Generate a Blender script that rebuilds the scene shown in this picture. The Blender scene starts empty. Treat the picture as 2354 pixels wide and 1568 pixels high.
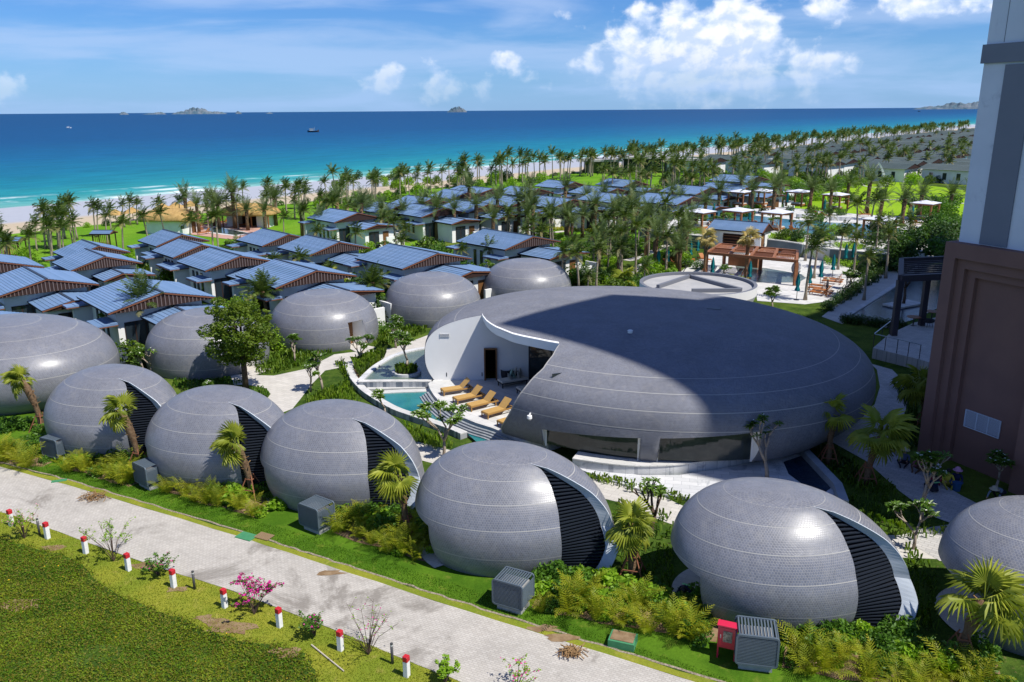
import bpy, bmesh, math, random
import numpy as np
from mathutils import Vector, Matrix
random.seed(7); RN = np.random.default_rng(11)
D = bpy.data; SC = bpy.context.scene; COL = SC.collection
PI = math.pi; R = math.radians
# ------------------------------------------------------------------ camera
F, CX, CY, HC = 1883.0, 1176.5, 784.0, 18.0
PITCH, RHO = math.atan(529.9/1883), 0.00672
_r0 = Vector((1,0,0)); _f = Vector((0,math.cos(PITCH),-math.sin(PITCH))); _u0 = Vector((0,math.sin(PITCH),math.cos(PITCH)))
_r = _r0*math.cos(RHO)-_u0*math.sin(RHO); _u = _u0*math.cos(RHO)+_r0*math.sin(RHO)
cam = D.objects.new('camera', D.cameras.new('camera')); COL.objects.link(cam)
cam.matrix_world = Matrix(((_r.x,_u.x,-_f.x,0),(_r.y,_u.y,-_f.y,0),(_r.z,_u.z,-_f.z,HC),(0,0,0,1)))
cam.data.sensor_width = 36; cam.data.lens = F/2353*36
cam.data.clip_start = 0.5; cam.data.clip_end = 200000
SC.camera = cam
def ray(u, v): return _r*((u-CX)/F)-_u*((v-CY)/F)+_f
def P(u, v, z=0.0):
    """where the sight line through photograph position (u,v) meets the level z"""
    d = ray(u, v); t = (z-HC)/d.z
    return Vector((d.x*t, d.y*t, z))
def azel(u, v):
    d = ray(u, v).normalized(); return math.atan2(d.x, d.y), math.asin(d.z)
# ------------------------------------------------------------------ light
SUN_AZ_DIR = Vector((0.848, -0.530)); SUN_EL = R(57)
world = D.worlds.new('World'); SC.world = world; world.use_nodes = True
sun = D.objects.new('sun', D.lights.new('sun', 'SUN')); COL.objects.link(sun)
sun.data.energy = 5.0; sun.data.angle = R(0.53); sun.data.color = (1.0, 0.955, 0.88)
sd = Vector((SUN_AZ_DIR.x*math.cos(SUN_EL), SUN_AZ_DIR.y*math.cos(SUN_EL), math.sin(SUN_EL)))
sun.rotation_euler = sd.to_track_quat('Z', 'Y').to_euler()
SC.view_settings.view_transform = 'Standard'; SC.view_settings.look = 'None'
SC.view_settings.exposure = 0.18; SC.view_settings.gamma = 1.0; SC.view_settings.use_curve_mapping = False
SC.cycles.max_bounces = 6; SC.cycles.diffuse_bounces = 4; SC.cycles.glossy_bounces = 3; SC.cycles.transmission_bounces = 4
SC.cycles.transparent_max_bounces = 6; SC.cycles.use_adaptive_sampling = True; SC.cycles.caustics_reflective = False; SC.cycles.caustics_refractive = False
try: SC.cycles.use_denoising = True; SC.cycles.denoiser = 'OPENIMAGEDENOISE'
except Exception: pass

class NT:
    """small node-graph writer"""
    def __init__(s, tree): s.t = tree; s.n = tree.nodes; s.l = tree.links
    def add(s, typ, **kw):
        n = s.n.new(typ)
        for k, v in kw.items():
            if k.startswith('_'): n.inputs[int(k[1:])].default_value = v
            else: setattr(n, k, v)
        return n
    def put(s, sock, v):
        if v is None: return
        if isinstance(v, bpy.types.NodeSocket): s.l.new(v, sock)
        else: sock.default_value = v
    def m(s, op, a, b=None, c=None, clamp=False):
        n = s.n.new('ShaderNodeMath'); n.operation = op; n.use_clamp = clamp
        s.put(n.inputs[0], a); s.put(n.inputs[1], b)
        if c is not None: s.put(n.inputs[2], c)
        return n.outputs[0]
    def vm(s, op, a, b=None, c=None, out=0):
        n = s.n.new('ShaderNodeVectorMath'); n.operation = op
        s.put(n.inputs[0], a)
        if b is not None: s.put(n.inputs[1], b)
        if c is not None: s.put(n.inputs[2], c)
        return n.outputs[out]
    def mix(s, f, a, b, mode='MIX'):
        n = s.n.new('ShaderNodeMix'); n.data_type = 'RGBA'; n.blend_type = mode; n.clamp_factor = True
        s.put(n.inputs[0], f); s.put(n.inputs[6], a); s.put(n.inputs[7], b); return n.outputs[2]
    def noise(s, vec, scale, detail=4, rough=.55, out=0, dist=0):
        n = s.n.new('ShaderNodeTexNoise'); n.inputs['Scale'].default_value = scale; n.inputs['Detail'].default_value = detail
        n.inputs['Roughness'].default_value = rough; n.inputs['Distortion'].default_value = dist
        if vec is not None: s.l.new(vec, n.inputs['Vector'])
        return n.outputs[out]
    def ramp(s, f, stops):
        n = s.n.new('ShaderNodeValToRGB'); cr = n.color_ramp
        while len(cr.elements) < len(stops): cr.elements.new(.5)
        for e, (p, c) in zip(cr.elements, stops): e.position = p; e.color = c if len(c) == 4 else (*c, 1)
        s.put(n.inputs[0], f); return n.outputs[0]
    def step(s, v, lo, hi):
        n = s.n.new('ShaderNodeMapRange'); n.interpolation_type = 'SMOOTHSTEP'
        s.put(n.inputs[0], v); s.put(n.inputs[1], lo); s.put(n.inputs[2], hi); return n.outputs[0]
    def sep(s, v):
        n = s.n.new('ShaderNodeSeparateXYZ'); s.put(n.inputs[0], v); return n.outputs
    def comb(s, x, y, z=0.0):
        n = s.n.new('ShaderNodeCombineXYZ'); s.put(n.inputs[0], x); s.put(n.inputs[1], y); s.put(n.inputs[2], z); return n.outputs[0]

def build_world():
    t = NT(world.node_tree); t.n.clear()
    sky = t.add('ShaderNodeTexSky'); sky.sky_type = 'NISHITA'; sky.sun_disc = False
    sky.sun_elevation = SUN_EL; sky.sun_rotation = math.atan2(SUN_AZ_DIR.x, SUN_AZ_DIR.y)
    sky.air_density = 1.0; sky.dust_density = 0.25; sky.ozone_density = 3.0; sky.altitude = 0
    g = t.add('ShaderNodeTexCoord').outputs['Generated']
    x, y, z = t.sep(g)[:3]
    az = t.m('ARCTAN2', x, y); el = t.m('ARCSINE', t.m('MINIMUM', t.m('MAXIMUM', z, -1.0), 1.0))
    # the saturated tropical blue of the place
    base = t.mix(1.0, sky.outputs[0], t.mix(t.step(el, .30, 1.05), (.48,.86,1.48,1), (.055,.27,.92,1)), 'MULTIPLY')
    # high thin cloud drawn out in long streaks
    v1 = t.comb(t.m('MULTIPLY', az, 2.2), t.m('MULTIPLY', el, 16.0), 3.1)
    c1 = t.noise(v1, 1.6, 6, .5, dist=.6)
    v2 = t.comb(t.m('MULTIPLY', az, 5.0), t.m('MULTIPLY', el, 26.0), 8.7)
    c2 = t.noise(v2, 1.5, 5, .6, dist=.3)
    cir = t.step(t.m('ADD', t.m('MULTIPLY', c1, .75), t.m('MULTIPLY', c2, .25)), .38, .62)
    cir = t.m('MULTIPLY', cir, t.m('ADD', .18, t.m('MULTIPLY', t.step(el, 1.0, .45), .34)))
    col = t.mix(cir, base, (6.4, 8.2, 11.8, 1))
    # veil of haze low over the sea
    hz = t.m('MULTIPLY', t.step(el, .10, -.01), .50)
    col = t.mix(hz, col, (3.9, 6.7, 12.0, 1))
    # heaped clouds: lobes (u, v, half-width, half-height, strength) placed by bearing and height
    lobes = [(1560,130,190,110,1.0),(1650,60,150,70,.9),(1700,150,120,100,1.0),(1840,165,95,45,.75),(1470,110,110,70,.6),(1600,195,230,45,.6),
             (1700,15,120,45,.8),(1560,20,170,25,.55),(1000,195,60,32,.75),(880,180,45,40,.75),(1160,140,50,22,.8),(1118,200,26,22,.5),(1230,165,160,30,.35),
             (5,190,35,40,.7),(2150,15,260,45,.55),(1430,190,60,18,.45)]
    dens = None
    for (u, v, hw, hh, k) in lobes:
        a0, e0 = azel(u, v)
        da = t.m('DIVIDE', t.m('SUBTRACT', az, a0), hw/F*.97); de = t.m('DIVIDE', t.m('SUBTRACT', el, e0), hh/F*.95)
        d = t.m('SQRT', t.m('ADD', t.m('MULTIPLY', da, da), t.m('MULTIPLY', de, de)))
        w = t.m('MULTIPLY', t.m('SUBTRACT', 1.32, d, clamp=False), k*.8)
        w = t.m('MAXIMUM', w, -.6)
        dens = w if dens is None else t.m('MAXIMUM', dens, w)
    # the same kind of clouds all round the horizon, where the photograph does not look
    far = t.noise(t.comb(t.m('MULTIPLY', az, 3.0), t.m('MULTIPLY', el, 7.0), 1.0), 1.2, 3)
    inview = t.step(t.m('ABSOLUTE', az), .62, .75)
    fw = t.m('SUBTRACT', t.m('MULTIPLY', t.step(far, .52, .72), t.step(el, .5, .05)), .35)
    dens = t.m('MAXIMUM', dens, t.m('SUBTRACT', t.m('MULTIPLY', t.m('ADD', fw, .6), inview), .6))
    vc = t.comb(t.m('MULTIPLY', az, 26.0), t.m('MULTIPLY', el, 32.0), 0.0)
    n1 = t.noise(vc, .95, 8, .53, dist=.15)
    vo = t.comb(t.m('ADD', t.m('MULTIPLY', az, 26.0), -.14), t.m('ADD', t.m('MULTIPLY', el, 32.0), .20), 0.0)
    n2 = t.noise(vo, .95, 8, .53, dist=.15)
    dd = t.m('ADD', dens, t.m('MULTIPLY', t.m('SUBTRACT', n1, .5), 2.3))
    al = t.step(dd, .14, .60)
    lit = t.step(t.m('SUBTRACT', n1, n2), -.09, .10)
    thick = t.step(dd, .2, 1.1)
    cc = t.mix(lit, (7.4, 9.0, 12.2, 1), (12.8, 12.9, 13.2, 1))
    cc = t.mix(t.m('MULTIPLY', t.m('SUBTRACT', 1.0, thick), .35), cc, (10.2, 12.0, 15.2, 1))
    fade = t.step(el, .012, .085)
    al = t.m('MULTIPLY', al, t.m('ADD', t.m('MULTIPLY', fade, .75), .2))
    col = t.mix(al, col, cc)
    bg = t.add('ShaderNodeBackground'); bg.inputs[1].default_value = 0.074
    t.put(bg.inputs[0], col)
    out = t.add('ShaderNodeOutputWorld'); t.l.new(bg.outputs[0], out.inputs[0])
build_world()

# ------------------------------------------------------------------ materials
MATS = {}
def mat(name, col, rough=.7, spec=.35, var=None, bump=None, metal=0.0, rnd=0.0, transl=0.0, alpha=None, coat=0.0, coord='Object', fine=None, stain=None):
    """procedural material; var=(scale,(r,g,b),amount) mottles it, bump=(scale,strength), fine=(scale,amount) grain, rnd=per-object shade"""
    if name in MATS: return MATS[name]
    mt = D.materials.new(name); mt.use_nodes = True; t = NT(mt.node_tree)
    b = t.n['Principled BSDF']; out = t.n['Material Output']
    tc = t.add('ShaderNodeTexCoord')
    if coord == 'World': vec = t.add('ShaderNodeNewGeometry').outputs['Position']
    else: vec = tc.outputs[coord]
    c = (*col, 1)
    if var: 
        f = t.step(t.noise(vec, var[0], 5, .6), .35, .65); c = t.mix(t.m('MULTIPLY', f, var[2]), c, (*var[1], 1))
    if stain:
        f = t.step(t.noise(vec, stain[0], 6, .65, dist=.4), stain[3] if len(stain) > 3 else .55, .72); c = t.mix(t.m('MULTIPLY', f, stain[2]), c, (*stain[1], 1))
    if fine:
        f = t.noise(vec, fine[0], 3, .7); k = t.m('ADD', t.m('MULTIPLY', t.m('SUBTRACT', f, .5), 2*fine[1]), 1.0)
        c = t.vm('SCALE', c, None) if False else t.mix(1.0, c, t.comb(k, k, k), 'MULTIPLY')
    if rnd:
        oi = t.add('ShaderNodeObjectInfo').outputs['Random']
        k = t.m('ADD', t.m('MULTIPLY', t.m('SUBTRACT', oi, .5), 2*rnd), 1.0); k2 = t.m('ADD', t.m('MULTIPLY', t.m('SUBTRACT', oi, .5), 2.6*rnd), 1.0)
        c = t.mix(1.0, c, t.comb(k2, k, k), 'MULTIPLY')
    t.put(b.inputs['Base Color'], c)
    b.inputs['Roughness'].default_value = rough; b.inputs['Specular IOR Level'].default_value = spec
    b.inputs['Metallic'].default_value = metal; b.inputs['Coat Weight'].default_value = coat
    if bump:
        bn = t.add('ShaderNodeBump'); bn.inputs['Strength'].default_value = bump[1]; bn.inputs['Distance'].default_value = bump[2] if len(bump) > 2 else .02
        t.put(bn.inputs['Height'], t.noise(vec, bump[0], 4, .6)); t.put(b.inputs['Normal'], bn.outputs[0])
    if transl:
        tr = t.add('ShaderNodeBsdfTranslucent'); t.put(tr.inputs[0], t.mix(1.0, c, (1.5, 1.6, .5, 1), 'MULTIPLY'))
        ms = t.add('ShaderNodeMixShader'); ms.inputs[0].default_value = transl
        t.l.new(b.outputs[0], ms.inputs[1]); t.l.new(tr.outputs[0], ms.inputs[2]); t.l.new(ms.outputs[0], out.inputs[0])
    MATS[name] = mt; return mt

# ------------------------------------------------------------------ mesh helpers
class MB:
    def __init__(s): s.v = []; s.f = []; s.m = []; s.uv = None
    def add(s, vs, fs, m=0):
        o = len(s.v); s.v += [tuple(p) for p in vs]; s.f += [tuple(i+o for i in f) for f in fs]; s.m += [m]*len(fs); return s
    def box(s, c, d, rz=0.0, m=0, M=None):
        hx, hy, hz = d[0]/2, d[1]/2, d[2]/2; ca, sa = math.cos(rz), math.sin(rz); vs = []
        for z in (-hz, hz):
            for x, y in ((-hx,-hy),(hx,-hy),(hx,hy),(-hx,hy)):
                p = (c[0]+x*ca-y*sa, c[1]+x*sa+y*ca, c[2]+z)
                vs.append(M @ Vector(p) if M else p)
        return s.add(vs, [(0,3,2,1),(4,5,6,7),(0,1,5,4),(1,2,6,5),(2,3,7,6),(3,0,4,7)], m)
    def prism(s, poly, z0, z1, m=0, top=None):
        n = len(poly); vs = [(p[0],p[1],z0) for p in poly]+[(p[0],p[1],(z1 if top is None else top[i])) for i, p in enumerate(poly)]
        fs = [(i,(i+1)%n,(i+1)%n+n,i+n) for i in range(n)]+[tuple(range(n,2*n)), tuple(range(n-1,-1,-1))]
        return s.add(vs, fs, m)
    def quad(s, a, b, c, d, m=0): return s.add([a,b,c,d], [(0,1,2,3)], m)
    def bar(s, p, q, w, h=None, m=0, up=(0,0,1)):
        p, q = Vector(p), Vector(q); h = h or w; d = (q-p).normalized(); u = Vector(up)
        if abs(d.dot(u)) > .98: u = Vector((1,0,0))
        r = d.cross(u).normalized(); n = r.cross(d)
        vs = [e+r*sx*w/2+n*sy*h/2 for e in (p, q) for sx, sy in ((-1,-1),(1,-1),(1,1),(-1,1))]
        return s.add(vs, [(0,1,2,3),(7,6,5,4),(0,4,5,1),(1,5,6,2),(2,6,7,3),(3,7,4,0)], m)
    def tube(s, pts, rad, n=6, m=0, cap=True):
        pts = [Vector(p) for p in pts]
        if not hasattr(rad, '__len__'): rad = [rad]*len(pts)
        o = len(s.v); prev = None
        for i, p in enumerate(pts):
            d = (pts[min(i+1,len(pts)-1)]-pts[max(i-1,0)])
            d = d.normalized() if d.length > 1e-6 else Vector((0,0,1))
            r = d.cross(Vector((0,0,1))) if prev is None else prev-d*prev.dot(d)
            if r.length < 1e-3: r = d.cross(Vector((1,0,0)))
            r.normalize(); prev = r; q = d.cross(r)
            for k in range(n):
                a = 2*PI*k/n; s.v.append(tuple(p+(r*math.cos(a)+q*math.sin(a))*rad[i]))
        for i in range(len(pts)-1):
            for k in range(n): s.f.append((o+i*n+k, o+i*n+(k+1)%n, o+(i+1)*n+(k+1)%n, o+(i+1)*n+k)); s.m.append(m)
        if cap:
            s.f.append(tuple(o+k for k in range(n-1,-1,-1))); s.f.append(tuple(o+(len(pts)-1)*n+k for k in range(n))); s.m += [m, m]
        return s
    def lathe(s, prof, n=12, m=0, c=(0,0,0), sx=1.0, sy=1.0):
        o = len(s.v)
        for r, z in prof:
            for k in range(n): a = 2*PI*k/n; s.v.append((c[0]+r*math.cos(a)*sx, c[1]+r*math.sin(a)*sy, c[2]+z))
        for i in range(len(prof)-1):
            for k in range(n): s.f.append((o+i*n+k, o+i*n+(k+1)%n, o+(i+1)*n+(k+1)%n, o+(i+1)*n+k)); s.m.append(m)
        s.f.append(tuple(o+k for k in range(n-1,-1,-1))); s.f.append(tuple(o+(len(prof)-1)*n+k for k in range(n))); s.m += [m, m]
        return s
    def mesh(s, name, mats, smooth=False):
        me = D.meshes.new(name); me.from_pydata(s.v, [], s.f)
        for x in (mats if isinstance(mats, (list, tuple)) else [mats]): me.materials.append(x)
        if any(s.m): me.polygons.foreach_set('material_index', s.m)
        if smooth: me.polygons.foreach_set('use_smooth', [True]*len(s.f))
        me.update(); return me
    def build(s, name, mats, parent=None, smooth=False, loc=None, rz=0.0): return obj(name, s.mesh(name, mats, smooth), parent, loc, rz)
def obj(name, data, parent=None, loc=None, rz=0.0):
    o = D.objects.new(name, data); COL.objects.link(o); o.parent = parent
    if loc is not None: o.location = loc
    o.rotation_euler = (0, 0, rz); return o
def npmesh(name, V, Fq, mats, midx=None, smooth=False):
    """mesh from numpy arrays; Fq is (n,3) or (n,4)"""
    me = D.meshes.new(name); k = Fq.shape[1]; nf = len(Fq)
    me.vertices.add(len(V)); me.vertices.foreach_set('co', np.asarray(V, np.float32).ravel())
    me.loops.add(nf*k); me.loops.foreach_set('vertex_index', np.asarray(Fq, np.int32).ravel())
    me.polygons.add(nf); me.polygons.foreach_set('loop_start', np.arange(0, nf*k, k, dtype=np.int32)); me.polygons.foreach_set('loop_total', np.full(nf, k, np.int32))
    for x in (mats if isinstance(mats, (list, tuple)) else [mats]): me.materials.append(x)
    if midx is not None: me.polygons.foreach_set('material_index', np.asarray(midx, np.int32))
    if smooth: me.polygons.foreach_set('use_smooth', np.ones(nf, bool))
    me.update(calc_edges=True); return me
def tag(o, label, cat, group=None):
    o['label'] = label; o['category'] = cat
    if group: o['group'] = group
    return o
def thing(name, label, cat, loc=(0,0,0), rz=0.0, group=None):
    o = obj(name, None, None, loc, rz); o.empty_display_size = .2; return tag(o, label, cat, group)
KIDS = {}
def kids(o):
    return [c for c in D.objects if c.parent == o]
def dup(root, loc, rz=0.0, label=None, scale=None, group=None, tree=None):
    """copy of a thing with its parts and sub-parts (tree = cached list of children)"""
    r = root.copy(); COL.objects.link(r); r.location = loc; r.rotation_euler = (0,0,rz)
    if scale is not None: r.scale = scale if hasattr(scale, '__len__') else (scale,)*3
    if label: r['label'] = label
    if group: r['group'] = group
    for ch, gr in (tree if tree is not None else tree_of(root)):
        c = ch.copy(); COL.objects.link(c); c.parent = r
        for g in gr:
            d = g.copy(); COL.objects.link(d); d.parent = c
    return r
def tree_of(root): return [(c, kids(c)) for c in kids(root)]
def struct(o): o['kind'] = 'structure'; return o
def stuff(o, label=None, cat=None):
    o['kind'] = 'stuff'
    if label: o['label'] = label; o['category'] = cat
    return o
def in_poly(pts, poly):
    x, y = pts[:,0], pts[:,1]; ins = np.zeros(len(pts), bool); n = len(poly)
    for i in range(n):
        x1, y1 = poly[i][0], poly[i][1]; x2, y2 = poly[(i+1)%n][0], poly[(i+1)%n][1]
        c = ((y1 > y) != (y2 > y)) & (x < (x2-x1)*(y-y1)/((y2-y1) if y2 != y1 else 1e-9)+x1); ins ^= c
    return ins
def sheet(name, poly, z, m, thick=0.0, parent=None):
    """flat area with optional downward thickness"""
    b = MB()
    if thick: b.prism([(p[0],p[1]) for p in ccw(poly)], z-thick, z)
    else: b.add([(p[0],p[1],z) for p in ccw(poly)], [tuple(range(len(poly)))])
    return b.build(name, m, parent)
def ccw(poly):
    a = sum(poly[i][0]*poly[(i+1)%len(poly)][1]-poly[(i+1)%len(poly)][0]*poly[i][1] for i in range(len(poly)))
    return list(poly) if a > 0 else list(poly)[::-1]
def smooth_curve(pts, n=8, closed=False):
    pts = [Vector((p[0], p[1], p[2] if len(p) > 2 else 0)) for p in pts]; out = []; N = len(pts)
    rng = range(N if closed else N-1)
    for i in rng:
        if closed: a, b, c, d = pts[(i-1)%N], pts[i], pts[(i+1)%N], pts[(i+2)%N]
        else: a, b, c, d = pts[max(i-1,0)], pts[i], pts[i+1], pts[min(i+2,N-1)]
        for k in range(n):
            t = k/n; out.append(.5*((2*b)+(c-a)*t+(2*a-5*b+4*c-d)*t*t+(3*b-a-3*c+d)*t**3))
    if not closed: out.append(pts[-1])
    return out
def ribbon(pts, w, z0, z1, b, m=0, m2=None):
    """wall of width w along pts"""
    n = len(pts); L = []; Rr = []
    ws = w if hasattr(w, '__len__') else [w]*n
    for i in range(n):
        d = (pts[min(i+1,n-1)]-pts[max(i-1,0)]); d = Vector((d.x, d.y, 0)).normalized(); q = Vector((-d.y, d.x, 0))*ws[i]/2
        L.append(pts[i]+q); Rr.append(pts[i]-q)
    for i in range(n-1):
        a, c, e, g = Rr[i], Rr[i+1], L[i+1], L[i]
        vs = [(a.x,a.y,z0),(c.x,c.y,z0),(e.x,e.y,z0),(g.x,g.y,z0),(a.x,a.y,z1),(c.x,c.y,z1),(e.x,e.y,z1),(g.x,g.y,z1)]
        fs = [(4,5,6,7),(0,1,5,4),(2,3,7,6)]
        if i == 0: fs.append((3,0,4,7))
        if i == n-2: fs.append((1,2,6,5))
        o = len(b.v); b.v += vs; 
        for k, f in enumerate(fs): b.f.append(tuple(j+o for j in f)); b.m.append(m if k else (m2 if m2 is not None else m))
    return b
# ================================================================== shore frame: l runs along the coast, t out to sea
S0 = Vector((-114, 194)); SD = Vector((.6247, .7809)); SN = Vector((-.7809, .6247)); SEAZ = -3.0
def shore(l, t): return (S0.x+SD.x*l+SN.x*t, S0.y+SD.y*l+SN.y*t)
def shore_t(x, y): return (x-S0.x)*SN.x+(y-S0.y)*SN.y
def shore_l(x, y): return (x-S0.x)*SD.x+(y-S0.y)*SD.y

def mat_sea():
    mt = D.materials.new('sea_water'); mt.use_nodes = True; t = NT(mt.node_tree); b = t.n['Principled BSDF']
    pos = t.add('ShaderNodeNewGeometry').outputs['Position']; x, y, z = t.sep(pos)[:3]
    tt = t.m('ADD', t.m('MULTIPLY', t.m('SUBTRACT', x, S0.x), SN.x), t.m('MULTIPLY', t.m('SUBTRACT', y, S0.y), SN.y))
    ll = t.m('ADD', t.m('MULTIPLY', t.m('SUBTRACT', x, S0.x), SD.x), t.m('MULTIPLY', t.m('SUBTRACT', y, S0.y), SD.y))
    lt = t.comb(t.m('MULTIPLY', ll, .25), tt, 0)
    nz = t.noise(lt, .012, 4, .55); nf = t.noise(lt, .05, 5, .6)
    te = t.m('ADD', tt, t.m('MULTIPLY', t.m('SUBTRACT', nz, .5), 120.0)); te = t.m('ADD', te, t.m('MULTIPLY', t.m('SUBTRACT', nf, .5), 50.0))
    lg = t.m('DIVIDE', t.m('LOGARITHM', t.m('MAXIMUM', t.m('ADD', te, 18.0), 4.0), 2.0), 11.0)   # log depth scale
    col = t.ramp(lg, [(0.28,(.16,.40,.36)),(.46,(.018,.25,.26)),(.60,(.003,.165,.24)),(.72,(.0008,.098,.215)),(.82,(.0005,.062,.175)),(1.0,(.0005,.052,.155))])
    dv = t.m('ADD', t.m('MULTIPLY', t.noise(lt, .16, 7, .75), 1.7), .15); col = t.mix(1.0, col, t.comb(dv, dv, dv), 'MULTIPLY')
    # breaking waves: broken lines parallel with the shore
    wob = t.m('ADD', tt, t.m('MULTIPLY', t.m('SUBTRACT', t.noise(lt, .03, 4, .6), .5), 22.0))
    def line(c, w): return t.m('SUBTRACT', 1.0, t.m('MINIMUM', t.m('DIVIDE', t.m('ABSOLUTE', t.m('SUBTRACT', wob, c)), w), 1.0))
    brk = t.noise(t.comb(t.m('MULTIPLY', ll, 1.0), t.m('MULTIPLY', tt, .5), 4.0), .035, 5, .7)
    f = t.m('MULTIPLY', t.m('MAXIMUM', line(2.0, 5.0), t.m('MAXIMUM', t.m('MULTIPLY', line(13.0, 5.0), .8), t.m('MULTIPLY', line(26, 4), .6))), t.step(brk, .46, .60))
    f0 = t.m('MULTIPLY', line(-6.0, 7.0), 1.4)
    cap = t.step(t.noise(t.comb(t.m('MULTIPLY', ll, .6), t.m('MULTIPLY', tt, 2.0), 9.0), .12, 6, .75), .73, .77)
    f = t.m('MINIMUM', t.m('ADD', t.m('MAXIMUM', f, f0), t.m('MULTIPLY', cap, .8)), 1.0)
    col = t.mix(f, col, (.80, .84, .86, 1))
    t.put(b.inputs['Base Color'], col)
    t.put(b.inputs['Roughness'], t.m('ADD', t.m('MULTIPLY', f, .5), .45)); b.inputs['Specular IOR Level'].default_value = .05
    bn = t.add('ShaderNodeBump'); bn.inputs['Strength'].default_value = .55; bn.inputs['Distance'].default_value = .6
    t.put(bn.inputs['Height'], t.noise(lt, .35, 6, .65)); t.put(b.inputs['Normal'], bn.outputs[0]); return mt
M_SEA = mat_sea()
def mat_beach():
    mt = D.materials.new('beach_sand'); mt.use_nodes = True; t = NT(mt.node_tree); b = t.n['Principled BSDF']
    pos = t.add('ShaderNodeNewGeometry').outputs['Position']; x, y, z = t.sep(pos)[:3]
    tt = t.m('ADD', t.m('MULTIPLY', t.m('SUBTRACT', x, S0.x), SN.x), t.m('MULTIPLY', t.m('SUBTRACT', y, S0.y), SN.y))
    tt = t.m('ADD', tt, t.m('MULTIPLY', t.m('SUBTRACT', t.noise(pos, .04, 4, .6), .5), 10.0))
    n = t.noise(pos, .5, 5, .65)
    dry = t.mix(n, (.42,.34,.23,1), (.54,.45,.32,1)); wet = t.mix(n, (.36,.37,.40,1), (.50,.50,.52,1))
    w = t.step(tt, -52.0, -42.0)
    t.put(b.inputs['Base Color'], t.mix(w, dry, wet)); t.put(b.inputs['Roughness'], t.m('SUBTRACT', .9, t.m('MULTIPLY', w, .45))); b.inputs['Specular IOR Level'].default_value = .3
    return mt
def mat_ground():
    mt = D.materials.new('garden_ground'); mt.use_nodes = True; t = NT(mt.node_tree); b = t.n['Principled BSDF']
    pos = t.add('ShaderNodeNewGeometry').outputs['Position']
    a = t.noise(pos, .06, 4, .6); c = t.noise(pos, .6, 5, .7); d = t.noise(pos, 4.0, 4, .7)
    col = t.mix(t.step(c, .35, .65), (.028,.062,.010,1), (.075,.125,.018,1))
    col = t.mix(t.m('MULTIPLY', t.step(a, .5, .62), .5), col, (.16,.21,.03,1))
    col = t.mix(t.m('MULTIPLY', t.step(d, .58, .7), .5), col, (.22,.15,.08,1))
    t.put(b.inputs['Base Color'], col); b.inputs['Roughness'].default_value = 1.0; b.inputs['Specular IOR Level'].default_value = .05
    bn = t.add('ShaderNodeBump'); bn.inputs['Strength'].default_value = .8; bn.inputs['Distance'].default_value = .15
    t.put(bn.inputs['Height'], d); t.put(b.inputs['Normal'], bn.outputs[0]); return mt
def mat_lawn(name, ca, cb, cc, sc=1.0, bump=.5):
    mt = D.materials.new(name); mt.use_nodes = True; t = NT(mt.node_tree); b = t.n['Principled BSDF']
    pos = t.add('ShaderNodeNewGeometry').outputs['Position']
    a = t.noise(pos, .35*sc, 4, .6, dist=.3); c = t.noise(pos, 9.0*sc, 5, .75); d = t.noise(pos, 1.6*sc, 4, .65); e = t.noise(pos, 38.0*sc, 2, .8)
    col = t.mix(t.step(a, .38, .62), (*ca, 1), (*cb, 1)); col = t.mix(t.m('MULTIPLY', t.step(d, .55, .72), .6), col, (*cc, 1))
    k = t.m('ADD', t.m('MULTIPLY', c, .9), .55); k = t.m('MULTIPLY', k, t.m('ADD', t.m('MULTIPLY', e, .8), .6)); col = t.mix(1.0, col, t.comb(k, k, k), 'MULTIPLY')
    t.put(b.inputs['Base Color'], col); b.inputs['Roughness'].default_value = .95; b.inputs['Specular IOR Level'].default_value = .06
    bn = t.add('ShaderNodeBump'); bn.inputs['Strength'].default_value = bump; bn.inputs['Distance'].default_value = .05
    t.put(bn.inputs['Height'], t.m('ADD', c, e)); t.put(b.inputs['Normal'], bn.outputs[0]); return mt
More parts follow.
